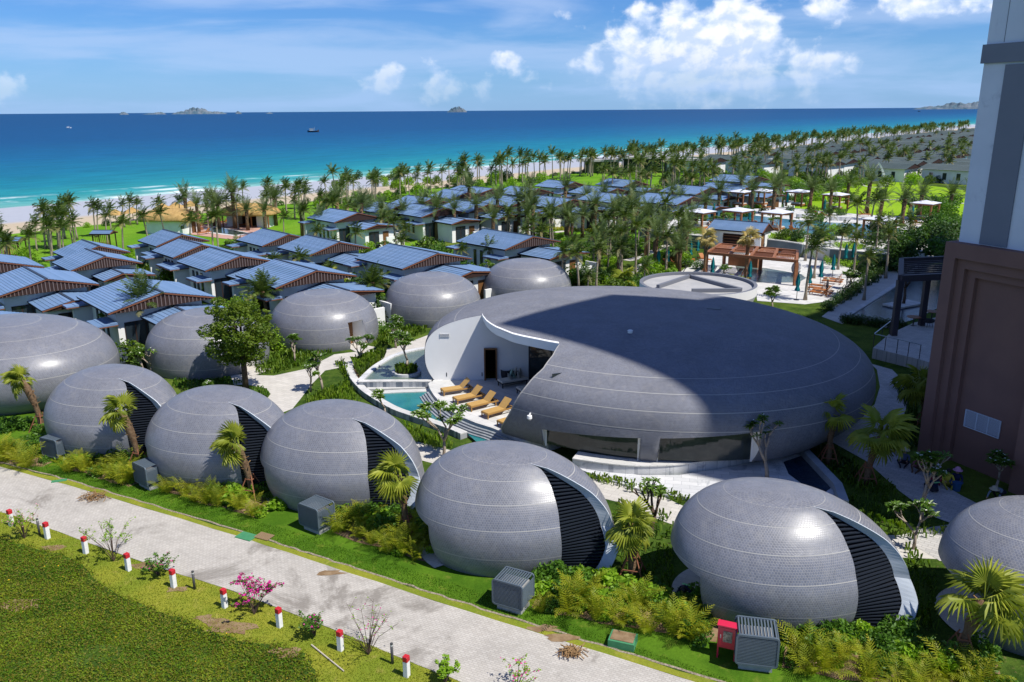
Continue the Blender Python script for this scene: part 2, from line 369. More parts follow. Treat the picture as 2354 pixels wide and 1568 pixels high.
def mat_pavers(name, ca, cb, joint, bw=.22, bh=.11, rot=0.0, stain=None, coord='Position', jw=.012, rough=.85, offset=.5, jd=.5):
    mt = D.materials.new(name); mt.use_nodes = True; t = NT(mt.node_tree); b = t.n['Principled BSDF']
    pos = t.add('ShaderNodeNewGeometry').outputs['Position']
    mp = t.add('ShaderNodeMapping'); mp.inputs['Rotation'].default_value = (0, 0, rot); t.l.new(pos, mp.inputs[0])
    br = t.add('ShaderNodeTexBrick'); t.l.new(mp.outputs[0], br.inputs['Vector']); br.offset = offset
    br.inputs['Color1'].default_value = (*ca, 1); br.inputs['Color2'].default_value = (*cb, 1); br.inputs['Mortar'].default_value = (*joint, 1)
    br.inputs['Scale'].default_value = 1.0; br.inputs['Brick Width'].default_value = bw; br.inputs['Row Height'].default_value = bh; br.inputs['Mortar Size'].default_value = jw
    br.inputs['Mortar Smooth'].default_value = .3
    col = br.outputs['Color']
    n = t.noise(pos, .8, 6, .65); k = t.m('ADD', t.m('MULTIPLY', n, .5), .74); col = t.mix(1.0, col, t.comb(k, k, k), 'MULTIPLY')
    if stain:
        s1 = t.noise(pos, stain[0], 7, .7, dist=.6); col = t.mix(t.m('MULTIPLY', t.step(s1, stain[3], stain[3]+.12), stain[2]), col, (*stain[1], 1))
        s2 = t.noise(t.vm('MULTIPLY', mp.outputs[0], (.25, 2.2, 1)), .9, 6, .7); col = t.mix(t.m('MULTIPLY', t.step(s2, .56, .74), .35), col, (*stain[1], 1))
    t.put(b.inputs['Base Color'], col); b.inputs['Roughness'].default_value = rough; b.inputs['Specular IOR Level'].default_value = .25
    bn = t.add('ShaderNodeBump'); bn.inputs['Strength'].default_value = jd; bn.inputs['Distance'].default_value = .01; bn.invert = True
    t.put(bn.inputs['Height'], br.outputs['Fac']); t.put(b.inputs['Normal'], bn.outputs[0]); return mt
def mat_water(name, ca, cb, sc=1.0, rough=.06, bump=.25, spec=.5):
    mt = D.materials.new(name); mt.use_nodes = True; t = NT(mt.node_tree); b = t.n['Principled BSDF']
    pos = t.add('ShaderNodeNewGeometry').outputs['Position']
    t.put(b.inputs['Base Color'], t.mix(t.step(t.noise(pos, .35*sc, 4, .6), .35, .65), (*ca, 1), (*cb, 1)))
    b.inputs['Roughness'].default_value = rough; b.inputs['Specular IOR Level'].default_value = spec
    bn = t.add('ShaderNodeBump'); bn.inputs['Strength'].default_value = bump; bn.inputs['Distance'].default_value = .08
    t.put(bn.inputs['Height'], t.noise(t.vm('MULTIPLY', pos, (1, 2.4, 1)), 2.4*sc, 4, .6)); t.put(b.inputs['Normal'], bn.outputs[0]); return mt

ROAD_A = math.atan2(23.0-40.0, 5.3+27.2)   # direction of the road
M_GROUND = mat_ground()
M_LAWN = mat_lawn('lawn_dark', (.050,.120,.008), (.085,.175,.012), (.17,.20,.03))
M_VERGE = mat_lawn('lawn_yellowish', (.25,.26,.030), (.17,.22,.022), (.34,.29,.08))
M_LAWNF = mat_lawn('lawn_bright', (.100,.235,.012), (.14,.28,.018), (.20,.27,.03), .25)
M_LAWND = mat_lawn('lawn_dry', (.30,.29,.09), (.22,.26,.06), (.34,.30,.12), .3)
M_SAND = mat_beach()
M_ROAD = mat_pavers('road_pavers', (.43,.40,.355), (.50,.47,.42), (.36,.335,.30), .20, .10, -ROAD_A, (.22,(.20,.18,.155),.8,.51), jd=.35)
M_PATH = mat_pavers('path_slabs', (.50,.475,.43), (.56,.53,.48), (.40,.375,.34), .6, .3, .5, (.3,(.42,.39,.35),.35,.6), jd=.3)
M_PAVE = mat_pavers('grey_pavers', (.42,.41,.39), (.52,.50,.47), (.30,.29,.27), .4, .2, .7, (.25,(.24,.23,.21),.5,.56))
M_DECK = mat_pavers('white_stone_slabs', (.52,.52,.50), (.62,.61,.59), (.38,.38,.38), 1.2, .6, .75, (.4,(.34,.34,.35),.35,.57), offset=.5)
M_MARB = mat_pavers('veined_stone', (.52,.53,.54), (.66,.66,.66), (.40,.41,.43), .8, .4, .2, (.9,(.26,.28,.31),.7,.55))
M_SOIL = mat('bed_soil', (.20,.13,.07), 1, .05, var=(3,(.32,.23,.14),.7), bump=(8,.6), coord='World')
M_GRAVEL = mat('gutter_gravel', (.16,.13,.09), 1, .1, var=(14,(.42,.36,.28),.8), coord='World')

def wpoly(pts, z=0.0): return [P(u, v, z) for u, v in pts]

b = MB()      # the land behind the beach, one sheet to the horizon
tv = [-9000,-1200,-300,-150,-70]; lv = [-3000,-600,-200,0,200,600,1500,4000,12000]
def land(name, tv, zv, lv, m):
    b = MB(); n = len(lv)
    for t_, z_ in zip(tv, zv):
        for l_ in lv: b.v.append((*shore(l_, t_), z_))
    for i in range(len(tv)-1):
        for j in range(n-1): b.f.append((i*n+j, i*n+j+1, (i+1)*n+j+1, (i+1)*n+j)); b.m.append(0)
    return struct(b.build(name, m))
land('ground', tv, [0]*5, lv, M_GROUND)
lb = list(np.r_[-3000,-800, np.arange(-300,1300,20.), 2000,4000,12000])
tb = [-70,-64,-52,-36,-18,-4,12,40]; zb = [0,-.25,-.8,-1.6,-2.4,-2.85,-3.3,-4.4]
land('beach', tb, zb, lb, M_SAND)
b = MB(); tt = [-9,60,300,1500,8000,150000]; lv2 = [-150000,-6000,-500,0,500,3000,12000,150000]
for t_ in tt:
    for l_ in lv2: b.v.append((*shore(l_, t_), SEAZ+.02))
for i in range(len(tt)-1):
    for j in range(len(lv2)-1): n = len(lv2); b.f.append((i*n+j, i*n+j+1, (i+1)*n+j+1, (i+1)*n+j)); b.m.append(0)
sea = struct(b.build('sea', M_SEA))

# ---- road with lawns on both sides
RU = [P(-260,1000), P(-120,1040)] + wpoly([(0,1073),(204,1129),(558,1237),(804,1318),(1143,1427),(1551,1553),(1850,1650),(2200,1770)])
RL = [P(-260,1110), P(-120,1145)] + wpoly([(0,1176),(98,1210),(339,1297),(528,1357),(804,1463),(935,1519),(1060,1568),(1300,1670),(1560,1800)])
RU = smooth_curve(RU, 5); RL = smooth_curve(RL, 5)
def jit(pts, a, seed):
    r = random.Random(seed); return [Vector((p.x+r.uniform(-a,a), p.y+r.uniform(-a,a), 0)) for p in pts]
struct(sheet('road', jit(RU,.03,1)+jit(RL,.03,2)[::-1], .012, M_ROAD))
# kerb grass, gutter and lawn above the road
def offs(pts, d):
    o = []
    for i in range(len(pts)):
        q = pts[min(i+1,len(pts)-1)]-pts[max(i-1,0)]; q = Vector((-q.y, q.x, 0)).normalized(); o.append(pts[i]+q*d)
    return o
struct(sheet('grass_edge', RU+jit(offs(RU,.34),.09,3)[::-1], .008, M_VERGE))
gut = MB(); ribbon(jit(smooth_curve(offs(RU,.40),3),.05,4), .10, -.03, .014, gut); struct(gut.build('gutter', M_GRAVEL))
lawn_top = wpoly([(2300,1640),(1900,1500),(1500,1380),(1300,1260),(940,1150),(620,1080),(330,1000),(60,950),(-200,900)])
struct(sheet('lawn', jit(offs(RU,.44),.04,8)+lawn_top, .004, M_LAWN))
vb = wpoly([(-200,1170),(0,1237),(90,1262),(170,1290),(271,1365),(415,1421),(528,1467),(640,1488),(698,1504),(735,1568),(800,1680),(1000,1800),(1300,1900)])
vbs = jit(smooth_curve(vb, 6), .09, 5)
struct(sheet('verge_lawn', RL+vbs[::-1], .004, M_VERGE))
PLOT = vbs+wpoly([(-300,1900),(-500,1300)])   # rough green plot at the bottom left, planted below

# ---- garden paths
def path(name, ctr, w, z=.010, m=None, n=6):
    b = MB(); c = smooth_curve([P(u,v) for u,v in ctr], n); L = offs(c, w/2); Rr = offs(c, -w/2)
    if hasattr(w,'__len__'): pass
    b.add([(p.x,p.y,z) for p in L+Rr[::-1]], [tuple(range(len(L)*2))][::-1]); return struct(b.build(name, m or M_PATH))
struct(sheet('path', wpoly([(528,860),(566,862),(629,864),(704,848),(768,815),(842,806),(905,800),(985,770),(1010,790),(930,826),(868,832),(800,842),(747,852),(715,885),(690,918),(672,940),(646,950),(640,985),(560,985),(600,935),(622,906),(612,893),(566,884),(538,885)]), .012, M_PATH))
path('path', [(640,960),(700,975),(800,1000),(900,1020),(985,1042),(1120,1075),(1388,1125),(1480,1150),(1560,1185),(1700,1220),(1900,1250),(2080,1256),(2200,1262)], 1.9, .008)
# pavement in the tower's shade, from the front right round the great dome
struct(sheet('pavement', wpoly([(2063,1232),(2120,1215),(2190,1205),(2150,1190),(2068,1130),(1990,1060),(1900,1010),(1850,1022),(1830,1015),(1900,990),(1975,960),(2010,930),(2022,890),(2015,850),(2000,836),(2050,850),(2080,880),(2087,925),(2070,975),(2040,1010),(2080,1060),(2130,1090),(2210,1140),(2290,1180),(2353,1200),(2400,1260),(2250,1275),(2160,1290)]), .014, M_PAVE))
struct(sheet('walkway', wpoly([(1888,728),(1935,745),(1985,715),(2110,600),(2070,600),(1990,648)]), .012, M_PATH))
# ---- bright lawns farther out
lawn_band = [shore(-140,-70), shore(620,-70), shore(620,-88), shore(260,-92), shore(120,-108), shore(60,-115), shore(25,-128), shore(-20,-132), shore(-60,-135), shore(-140,-140)]
struct(sheet('beach_lawn', [Vector((*p,0)) for p in lawn_band], .006, M_LAWNF))
struct(sheet('park_lawn', wpoly([(560,545),(700,520),(860,520),(1000,535),(1110,535),(1300,540),(1470,535),(1480,500),(1300,495),(1000,505),(800,508),(650,512)]), .030, M_LAWNF))
struct(sheet('dry_lawn', wpoly([(1150,512),(1300,515),(1470,515),(1500,488),(1300,486),(1180,490)]), .060, M_LAWND))
path('path', [(745,530),(830,517),(900,507),(1010,500),(1120,512),(1250,517),(1400,519),(1530,516)], 2.2, .09)
path('path', [(1180,530),(1240,537),(1300,532),(1370,520)], 1.2, .075)
struct(sheet('event_lawn', wpoly([(1880,505),(2240,530),(2240,440),(2060,418),(1940,430),(1850,455),(1800,470)]), .006, mat_lawn('lawn_event', (.19,.34,.012), (.24,.39,.018), (.28,.38,.03), .3)))
path('path', [(1895,468),(1990,462),(2080,460),(2240,470)], 1.2, .05)
struct(sheet('pool_lawn', wpoly([(1475,590),(1640,562),(1640,540),(1560,520),(1450,530),(1440,560)]), .045, M_LAWNF))
# ================================================================== tiled domes
def mat_tiles(name='hexagon_tiles', rg0=.26, spec=.62, em=.46):
    mt = D.materials.new(name); mt.use_nodes = True; t = NT(mt.node_tree); b = t.n['Principled BSDF']
    uv = t.add('ShaderNodeUVMap').outputs[0]
    rr = (1.0, 1.7320508, 1.0); hh = (.5, .8660254, 0)
    a0 = t.vm('FLOOR', t.vm('DIVIDE', uv, rr)); a = t.vm('SUBTRACT', t.vm('SUBTRACT', uv, t.vm('MULTIPLY', a0, rr)), hh)
    u2 = t.vm('SUBTRACT', uv, hh); b0 = t.vm('FLOOR', t.vm('DIVIDE', u2, rr)); bb = t.vm('SUBTRACT', t.vm('SUBTRACT', u2, t.vm('MULTIPLY', b0, rr)), hh)
    flat = (1, 1, 0); a = t.vm('MULTIPLY', a, flat); bb = t.vm('MULTIPLY', bb, flat)
    pick = t.m('LESS_THAN', t.vm('LENGTH', a, out=1), t.vm('LENGTH', bb, out=1))
    g = t.vm('ADD', t.vm('SCALE', a, None), (0, 0, 0)) if False else None
    mx = t.n.new('ShaderNodeMix'); mx.data_type = 'VECTOR'; t.l.new(pick, mx.inputs[0]); t.l.new(bb, mx.inputs[4]); t.l.new(a, mx.inputs[5]); p = mx.outputs[1]
    idv = t.vm('SUBTRACT', uv, p)
    ap = t.vm('ABSOLUTE', p); hx = t.m('MAXIMUM', t.vm('DOT_PRODUCT', ap, (.5, .8660254, 0), out=1), t.sep(ap)[0])
    edge = t.step(hx, .40, .47)
    wn = t.add('ShaderNodeTexWhiteNoise'); wn.noise_dimensions = '2D'; t.l.new(idv, wn.inputs['Vector']); rnd = wn.outputs[0]
    pos = t.add('ShaderNodeTexCoord').outputs['Object']
    big = t.noise(pos, .45, 4, .6); mid = t.noise(pos, 2.2, 5, .7); st = t.noise(t.vm('MULTIPLY', pos, (1,1,.16)), 3.0, 5, .7)
    k = t.m('ADD', .80, t.m('MULTIPLY', rnd, .20)); k = t.m('MULTIPLY', k, t.m('ADD', .66, t.m('MULTIPLY', big, .68)))
    col = t.mix(1.0, (.170,.180,.215,1), t.comb(k, k, k), 'MULTIPLY')
    col = t.mix(t.m('MULTIPLY', t.step(mid, .48, .70), .32), col, (.27,.26,.25,1))
    col = t.mix(t.m('MULTIPLY', t.step(st, .60, .78), .28), col, (.40,.38,.36,1))
    col = t.mix(t.m('MULTIPLY', edge, em), col, (.38,.36,.34,1))
    t.put(b.inputs['Base Color'], col); t.put(b.inputs['Roughness'], t.m('ADD', t.m('MULTIPLY', edge, .4), t.m('ADD', rg0, t.m('MULTIPLY', mid, .14)))); b.inputs['Specular IOR Level'].default_value = spec
    bn = t.add('ShaderNodeBump'); bn.inputs['Strength'].default_value = .22; bn.inputs['Distance'].default_value = .012
    t.put(bn.inputs['Height'], t.m('ADD', t.m('MULTIPLY', t.m('SUBTRACT', 1.0, edge), 1.0), t.m('MULTIPLY', rnd, .5))); t.put(b.inputs['Normal'], bn.outputs[0]); return mt
M_TILE = mat_tiles(); M_TILEM = mat_tiles('hexagon_tiles_matt', .55, .14, .38)
M_SEAM = mat('pale_grout', (.36,.355,.34), .8, .3)
M_RIM = mat('rim_plaster', (.50,.55,.60), .55, .4, var=(1.2,(.42,.46,.52),.5))
M_WHITE = mat('white_plaster', (.80,.80,.79), .75, .3, var=(.7,(.74,.74,.73),.5), bump=(6,.06))
M_NAVY = mat('dark_louver', (.014,.019,.030), .45, .45)
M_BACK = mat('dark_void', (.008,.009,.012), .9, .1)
M_GLASS = mat('dark_glass', (.016,.024,.026), .05, .45, var=(1.0,(.05,.06,.055),.6))
M_GLASST = mat('teal_glass', (.10,.17,.18), .06, .8)
M_DOOR = mat('brown_door', (.20,.095,.035), .5, .4, var=(5,(.13,.06,.02),.6))
M_BASE = mat('dome_footing', (.10,.20,.33), .7, .3)
TILE = 0.098

class Shell:
    def __init__(s, a, b, ph, h, zm, rb, n, ox=0., oy=0.):
        s.a, s.b, s.ph, s.h, s.zm, s.ox, s.oy = a, b, ph, h, zm, ox, oy
        al = math.acos(rb); k = np.linspace(1, 0, 40); r = np.cos(al*k); z = zm*h*(1-np.sin(al*k)/math.sin(al))
        q = np.linspace(0, PI/2, 160)[1:]; r = np.r_[r, np.cos(q)**(2/n)]; z = np.r_[z, zm*h+(1-zm)*h*np.sin(q)**(2/n)]; r[-1] = 0
        L = np.r_[0, np.cumsum(np.hypot(np.diff(r)*(a+b)/2, np.diff(z)))]; s.rt, s.zt, s.st, s.arc = r, z, L/L[-1], L[-1]
        s.mod = lambda t0, ss: 0*t0
        s.thc = 0.0; s.spanR = None; s.tile = M_TILE
    def pt(s, th, ss, inset=0.0, t0=None):
        """surface point at bearing th, height parameter ss; inset moves it in"""
        th = np.asarray(th, float); ss = np.asarray(ss, float)
        r = np.interp(ss, s.st, s.rt); z = np.interp(ss, s.st, s.zt); t = th-s.ph
        if t0 is None: t0 = (th-s.thc) % (2*PI)
        d = (inset-s.mod(t0, ss))*np.minimum(1, r*1.6)
        k = (np.clip(z/s.h-s.zm, 0, 1)/(1-s.zm))**1.5
        x = np.maximum(s.a*r-d, 0)*np.cos(t); y = np.maximum(s.b*r-d, 0)*np.sin(t); c, q = math.cos(s.ph), math.sin(s.ph)
        zz = z-np.clip(inset, 0, 9)*np.clip(1-r, 0, 1)*.8
        return np.stack([x*c-y*q+s.ox*k, x*q+y*c+s.oy*k, np.broadcast_to(zz, x.shape)], -1)
    def s_of_z(s, z): return float(np.interp(z, s.zt[:160], s.st[:160]))
    def skin(s, name, cols, rows, seams, thc=None, Lf=None, Rf=None, span=1.6, smin=None, extra=(), inset=0.0):
        """tiled skin; a slit at bearing thc opens from Lf(s) to Rf(s); smin(th) lifts the lower edge"""
        th0 = np.linspace(0, 2*PI, cols+1)
        if len(extra): th0 = np.unique(np.r_[th0, (np.array(extra)-(thc or 0)) % (2*PI)])
        th0 = th0+(thc or 0); n = len(th0)
        base = np.unique(np.r_[np.linspace(0, 1, rows), seams]); sm = np.array([smin(x) if smin else 0. for x in th0])
        V = []; UV = []
        mids = np.r_[0, seams, 1]
        S = np.maximum(base[None, :], sm[:, None])         # lower rows collapse on the lifted edge
        TH = np.repeat(th0[:, None], len(base), 1)
        if Lf:
            d1 = np.clip(1-(th0-thc)/(s.spanR or span), 0, 1)[:, None]; d2 = np.clip(1-(2*PI-(th0-thc))/span, 0, 1)[:, None]
            TH = TH+(Rf(S)-thc)*d1+(Lf(S)-thc)*d2
        T0 = np.repeat((th0-(thc or 0))[:, None], len(base), 1); Pn = s.pt(TH, S, inset, T0); V = Pn.reshape(-1, 3); m = len(base)
        F_ = []; UVs = []; rm = (s.a+s.b)/2
        bandr = [np.interp((mids[i]+mids[i+1])/2, s.st, s.rt)*rm for i in range(len(mids)-1)]
        for j in range(m-1):
            mid = (base[j]+base[j+1])/2; bi = int(np.searchsorted(mids, mid)-1); br = max(bandr[bi], .5)
            for i in range(n-1):
                s0a, s1a, s0b, s1b = S[i,j], S[i,j+1], S[i+1,j], S[i+1,j+1]
                if s1a-s0a < 1e-6 and s1b-s0b < 1e-6: continue
                if j == m-2: F_.append((i*m+j, (i+1)*m+j, i*m+j+1)); cs = ((i,j),(i+1,j),(i,j+1))
                else: F_.append((i*m+j, (i+1)*m+j, (i+1)*m+j+1, i*m+j+1)); cs = ((i,j),(i+1,j),(i+1,j+1),(i,j+1))
                for (p, q) in cs: UVs.append((TH[p,q]*br/TILE, S[p,q]*s.arc/TILE))
        me = D.meshes.new(name); me.from_pydata(V.tolist(), [], F_); me.materials.append(s.tile)
        ul = me.uv_layers.new(name='UVMap'); ul.data.foreach_set('uv', np.array(UVs, np.float32).ravel())
        me.polygons.foreach_set('use_smooth', [True]*len(F_)); me.update(); s.TH, s.S = TH, S
        return me
    def ring(s, name, sk, Lf, Rf, thc, w=.022, parent=None, smin=None, n=120):
        """pale joint line round the shell, a strip 4 mm proud"""
        th = np.linspace(0, 2*PI, n+1)+(thc or 0); t0 = th-(thc or 0)
        if Lf:
            span = 1.6 if not s.spanR else 2.3; d1 = np.clip(1-(th-thc)/(s.spanR or span), 0, 1); d2 = np.clip(1-(2*PI-(th-thc))/span, 0, 1)
            th = th+(Rf(np.full(1, sk))[0]-thc)*d1+(Lf(np.full(1, sk))[0]-thc)*d2
        ds = w/s.arc; A_ = s.pt(th, np.full(len(th), sk-ds), -.006, t0); B_ = s.pt(th, np.full(len(th), sk+ds), -.006, t0); b = MB(); b.v = [tuple(x) for x in A_.tolist()+B_.tolist()]
        N = len(th)
        for i in range(N-1):
            if smin and (smin(th[i]) > sk or smin(th[i+1]) > sk): continue
            b.f.append((i, i+1, N+i+1, N+i)); b.m.append(0)
        return b.build(name, M_SEAM, parent)

def tab(xs, ys): xs = np.array(xs); ys = np.array(ys); return lambda s: np.interp(s, xs, ys)
# ---- the treatment domes along the road: louvred slit on the right, lifted edge on the left
SL = tab([0,.05,.11,.16,.26,.31,.36,.45,.55,.64,.70,.77,1], np.radians([-54,-55,-56,-57,-58,-58,-57,-55,-52,-50,-50,-58,-58]))
SR = tab([0,.07,.12,.17,.23,.28,.38,.5,.58,.65,.71,.77,1], np.radians([-36,-32,-28,-24,-20,-16,-19,-25,-32,-38,-44,-58,-58]))
THC = R(-58)
def g_in(s): return np.interp(s, [0,.35,.5,.62,.70,.77], [.75,.95,.80,.5,.28,0])
def g_out(s): return np.interp(s, [0,.07,.17,.28,.38,.6,.77], [.60,.62,.50,.10,.04,.02,0])
def make_front_dome():
    sh = Shell(4.176, 2.916, 2.85, 4.362, .384, .857, 2.197, -.308, 1.07)
    sh.thc = THC
    def mod(t, ss):
        # t small: beside the rim (leaf); t near 2pi: beside the louvres
        left = np.clip((t-(2*PI-1.9))/1.9, 0, 1.3); right = np.clip(1-t/1.3, 0, 1)
        sm = lambda x: x*x*(3-2*x)
        return -g_in(ss)*sm(np.clip(left, 0, 1))*(t > 2.5)+g_out(ss)*sm(right)*(t < 2.5)
    sh.mod = mod
    z1 = sh.s_of_z(1.85)
    def smin(th):
        t = math.degrees(th) % 360
        if 112 < t < 209: return sh.s_of_z(1.85+.35*math.sin(PI*(t-112)/97))*min(1, (t-112)/25)
        return 0.0
    root = thing('spa_dome', 'grey tiled dome pavilion', 'dome')
    seams = [.15,.33,.47,.62,.77]
    me = sh.skin('shell', 150, 40, seams, THC, SL, SR, 1.6, smin, extra=[R(208.9), R(209.1), R(112.1)])
    obj('shell', me, root)
    for k in seams:
        cl = k < .77
        sh.ring('seam_line', k, SL if cl else None, SR if cl else None, THC, .015 if k < .7 else .008, root, smin)
    # rim: plaster band along the leaf's edge, turned inwards
    ss = np.linspace(0, .77, 40); E0 = sh.pt(SR(ss), ss, -.03, 0*ss); 
    dep = np.interp(ss, [0,.3,.6,.72,.77], [.50,.50,.42,.25,.03])
    E1 = np.stack([sh.pt(np.array([SR(x)]), np.array([x]), d, np.zeros(1))[0] for x, d in zip(ss, dep)])
    # centre direction for inner edge so that the band faces the slit
    b = MB(); n = len(ss)
    E0b = sh.pt(SR(ss)+.02, ss, -.03, 0*ss); E1b = np.stack([sh.pt(np.array([SR(x)+.05]), np.array([x]), d, np.zeros(1))[0] for x, d in zip(ss, dep)])
    b.v = [tuple(x) for A_ in (E0, E1, E1b, E0b) for x in A_.tolist()]
    for i in range(n-1):
        for q in range(4): r2 = (q+1) % 4; b.f.append((q*n+i, q*n+i+1, r2*n+i+1, r2*n+i)); b.m.append(0)
    b.f.append((0, n, 2*n, 3*n)); b.m.append(0)
    b.build('rim', M_RIM, root, smooth=False)
    # louvres: one slat after another from the body to the rim, standing free before a dark backing
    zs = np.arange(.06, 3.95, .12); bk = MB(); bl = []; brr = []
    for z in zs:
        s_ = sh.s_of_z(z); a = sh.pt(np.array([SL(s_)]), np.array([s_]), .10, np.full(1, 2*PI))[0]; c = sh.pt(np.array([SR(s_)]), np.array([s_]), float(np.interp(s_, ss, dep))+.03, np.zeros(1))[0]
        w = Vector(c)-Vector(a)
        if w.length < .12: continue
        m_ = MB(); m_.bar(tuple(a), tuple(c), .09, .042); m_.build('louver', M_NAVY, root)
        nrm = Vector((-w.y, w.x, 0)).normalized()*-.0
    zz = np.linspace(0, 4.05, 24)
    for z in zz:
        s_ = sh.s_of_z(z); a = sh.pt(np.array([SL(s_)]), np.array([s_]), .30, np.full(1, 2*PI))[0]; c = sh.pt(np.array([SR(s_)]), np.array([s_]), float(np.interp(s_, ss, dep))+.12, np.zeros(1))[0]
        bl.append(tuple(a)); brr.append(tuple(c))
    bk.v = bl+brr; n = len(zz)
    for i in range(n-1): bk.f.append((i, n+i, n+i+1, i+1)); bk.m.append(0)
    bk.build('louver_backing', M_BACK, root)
    # lip where the body's skin ends
    li = MB(); A_ = sh.pt(SL(ss), ss, 0.0, 0*ss+2*PI); B_ = sh.pt(SL(ss), ss, .25, 0*ss+2*PI); li.v = [tuple(x) for x in A_.tolist()+B_.tolist()]; n = len(ss)
    for i in range(n-1): li.f.append((i, i+1, n+i+1, n+i)); li.m.append(0)
    li.build('skin_edge', M_NAVY, root)
    # entrance under the lifted edge
    fl = MB(); th = np.linspace(R(110), R(212), 24); o = sh.pt(th, np.zeros(24), -.45); i_ = sh.pt(th, np.zeros(24), 1.6)
    fl.v = [(x,y,.06) for x,y,_ in o.tolist()]+[(x,y,.06) for x,y,_ in i_.tolist()]
    for k in range(23): fl.f.append((k, k+1, 24+k+1, 24+k)); fl.m.append(0)
    fl.build('threshold', M_PATH, root)
    iw = MB(); i0 = sh.pt(th, np.zeros(24), 1.3); 
    iw.v = [(x,y,0) for x,y,_ in i0.tolist()]+[(x*.93,y*.93,2.9) for x,y,_ in i0.tolist()]
    for k in range(23): iw.f.append((k, k+1, 24+k+1, 24+k)); iw.m.append(0)
    iw.build('inner_wall', M_WHITE, root)
    gl = MB(); a = sh.pt(np.array([R(208.5)]), np.array([0.]), .03)[0]; c = sh.pt(np.array([R(196)]), np.array([0.]), 1.25)[0]
    a2 = sh.pt(np.array([R(208.5)]), np.array([z1]), .03)[0]; c2 = (c[0], c[1], 2.3)
    gl.add([(a[0],a[1],.05),(c[0],c[1],.05),c2,tuple(a2)], [(0,1,2,3)]); gl.build('glass_panel', M_GLASST, root)
    # soffit: underside of the lifted edge
    so = MB(); thm = np.linspace(R(112.5), R(208.9), 30); sv = np.array([smin(x) for x in thm]); A_ = sh.pt(thm, sv, 0); B_ = sh.pt(thm, sv, 1.2); B_[:,2] = A_[:,2]+.15
    so.v = [tuple(x) for x in A_.tolist()+B_.tolist()]
    for k in range(29): so.f.append((k, k+1, 30+k+1, 30+k)); so.m.append(0)
    so.build('soffit', M_WHITE, root)
    return root
FD = make_front_dome(); FDT = tree_of(FD)
fd_pos = [((-22.087,42.566),'smallest grey tiled dome of the front row, with a frayed fan palm across its slit',R(-7)),
          ((-14.86,38.703),'grey tiled dome second from the left in the front row, fan palm before its slit',R(-8)),
          ((-8.289,36.342),'grey tiled dome with its slit between two fan palms, left of the centre one',R(-7)),
          ((-.082,31.001),'grey tiled dome in the centre foreground with a wide louvred slit',0),
          ((10.047,27.091),'large grey tiled dome behind the red cabinet, person crouching under its edge',0),
          ((19.5,25.3),'grey tiled dome cut off by the right edge of the picture',-.1)]
for i, ((x, y), lab, rz) in enumerate(fd_pos):
    if i == 0: FD.location = (x, y, 0); FD.rotation_euler.z = rz; FD['label'] = lab; FD['group'] = 'grey tiled domes along the road'
    else: dup(FD, (x, y, 0), rz, lab, group='grey tiled domes along the road', tree=FDT)

# ---- rear domes beside the white path
def make_rear_dome(a, b, ph, h, zm, rb, n, door, dw=26, seams=(.10,.26,.42,.58,.80), dz=2.15):
    sh = Shell(a, b, ph, h, zm, rb, n)
    root = thing('spa_dome', 'grey tiled dome', 'dome')
    def smin(th):
        t = (math.degrees(th)-door+180) % 360-180
        return sh.s_of_z(dz) if abs(t) < dw/2 else 0.0
    ex = [R(door-dw/2-.1), R(door-dw/2+.1), R(door+dw/2-.1), R(door+dw/2+.1)] if door is not None else []
    sm = smin if door is not None else None
    obj('shell', sh.skin('shell', 110, 30, list(seams), 0.0, None, None, 1.6, sm, ex), root)
    for k in seams: sh.ring('seam_line', k, None, None, 0.0, .017, root, sm, 110)
    if door is not None:
        a0, a1 = R(door-dw/2+.05), R(door+dw/2-.05); sd_ = sh.s_of_z(dz)
        for nm, t_, m_ in (('side_wall', a0, M_WHITE), ('side_wall', a1, M_WHITE)):
            w = MB(); s_ = np.linspace(0, sd_, 8); o = sh.pt(np.full(8, t_), s_, .0); i_ = o.copy(); q = sh.pt(np.array([t_]), np.array([0.]), 1.3)[0]; i_[:,0] = q[0]; i_[:,1] = q[1]
            w.v = [tuple(x) for x in o.tolist()+i_.tolist()]
            for k in range(7): w.f.append((k, k+1, 8+k+1, 8+k)); w.m.append(0)
            w.build(nm, m_, root)
        p0 = sh.pt(np.array([a0]), np.array([0.]), 1.25)[0]; p1 = sh.pt(np.array([a1]), np.array([0.]), 1.25)[0]
        d = MB(); d.bar((p0[0],p0[1],dz/2), (p1[0],p1[1],dz/2), .08, dz); d.build('door', M_DOOR, root)
        t0 = sh.pt(np.array([a0]), np.array([sd_]), 0.)[0]; t1 = sh.pt(np.array([a1]), np.array([sd_]), 0.)[0]
        d = MB(); d.add([tuple(t0),tuple(t1),(p1[0],p1[1],dz),(p0[0],p0[1],dz)], [(0,1,2,3)]); d.build('soffit', M_WHITE, root)
        q0 = sh.pt(np.array([a0]), np.array([0.]), -1.2)[0]; q1 = sh.pt(np.array([a1]), np.array([0.]), -1.2)[0]
        d = MB(); d.prism([tuple(q0[:2]),tuple(q1[:2]),tuple(p1[:2]),tuple(p0[:2])], -.02, .05); d.build('threshold', M_PATH, root)
    return root
g2 = 'grey tiled domes behind the white path'
for (x, y), lab, door in [((-22.669,58.731),'grey tiled dome behind the broad leafy tree',-30),((-15.426,65.217),'grey tiled dome with a brown door and white reveal at its right side',-42),
                          ((-7.182,72.468),'grey tiled dome with a pale drip streak, left of the farthest dome',None),((1.494,79.371),'farthest grey tiled dome, above the great dome roof',None)]:
    r = make_rear_dome(4.474,4.307,2.518,3.937,.164,.975,2.563,door,20); r.location = (x, y, 0); r['label'] = lab; r['group'] = g2
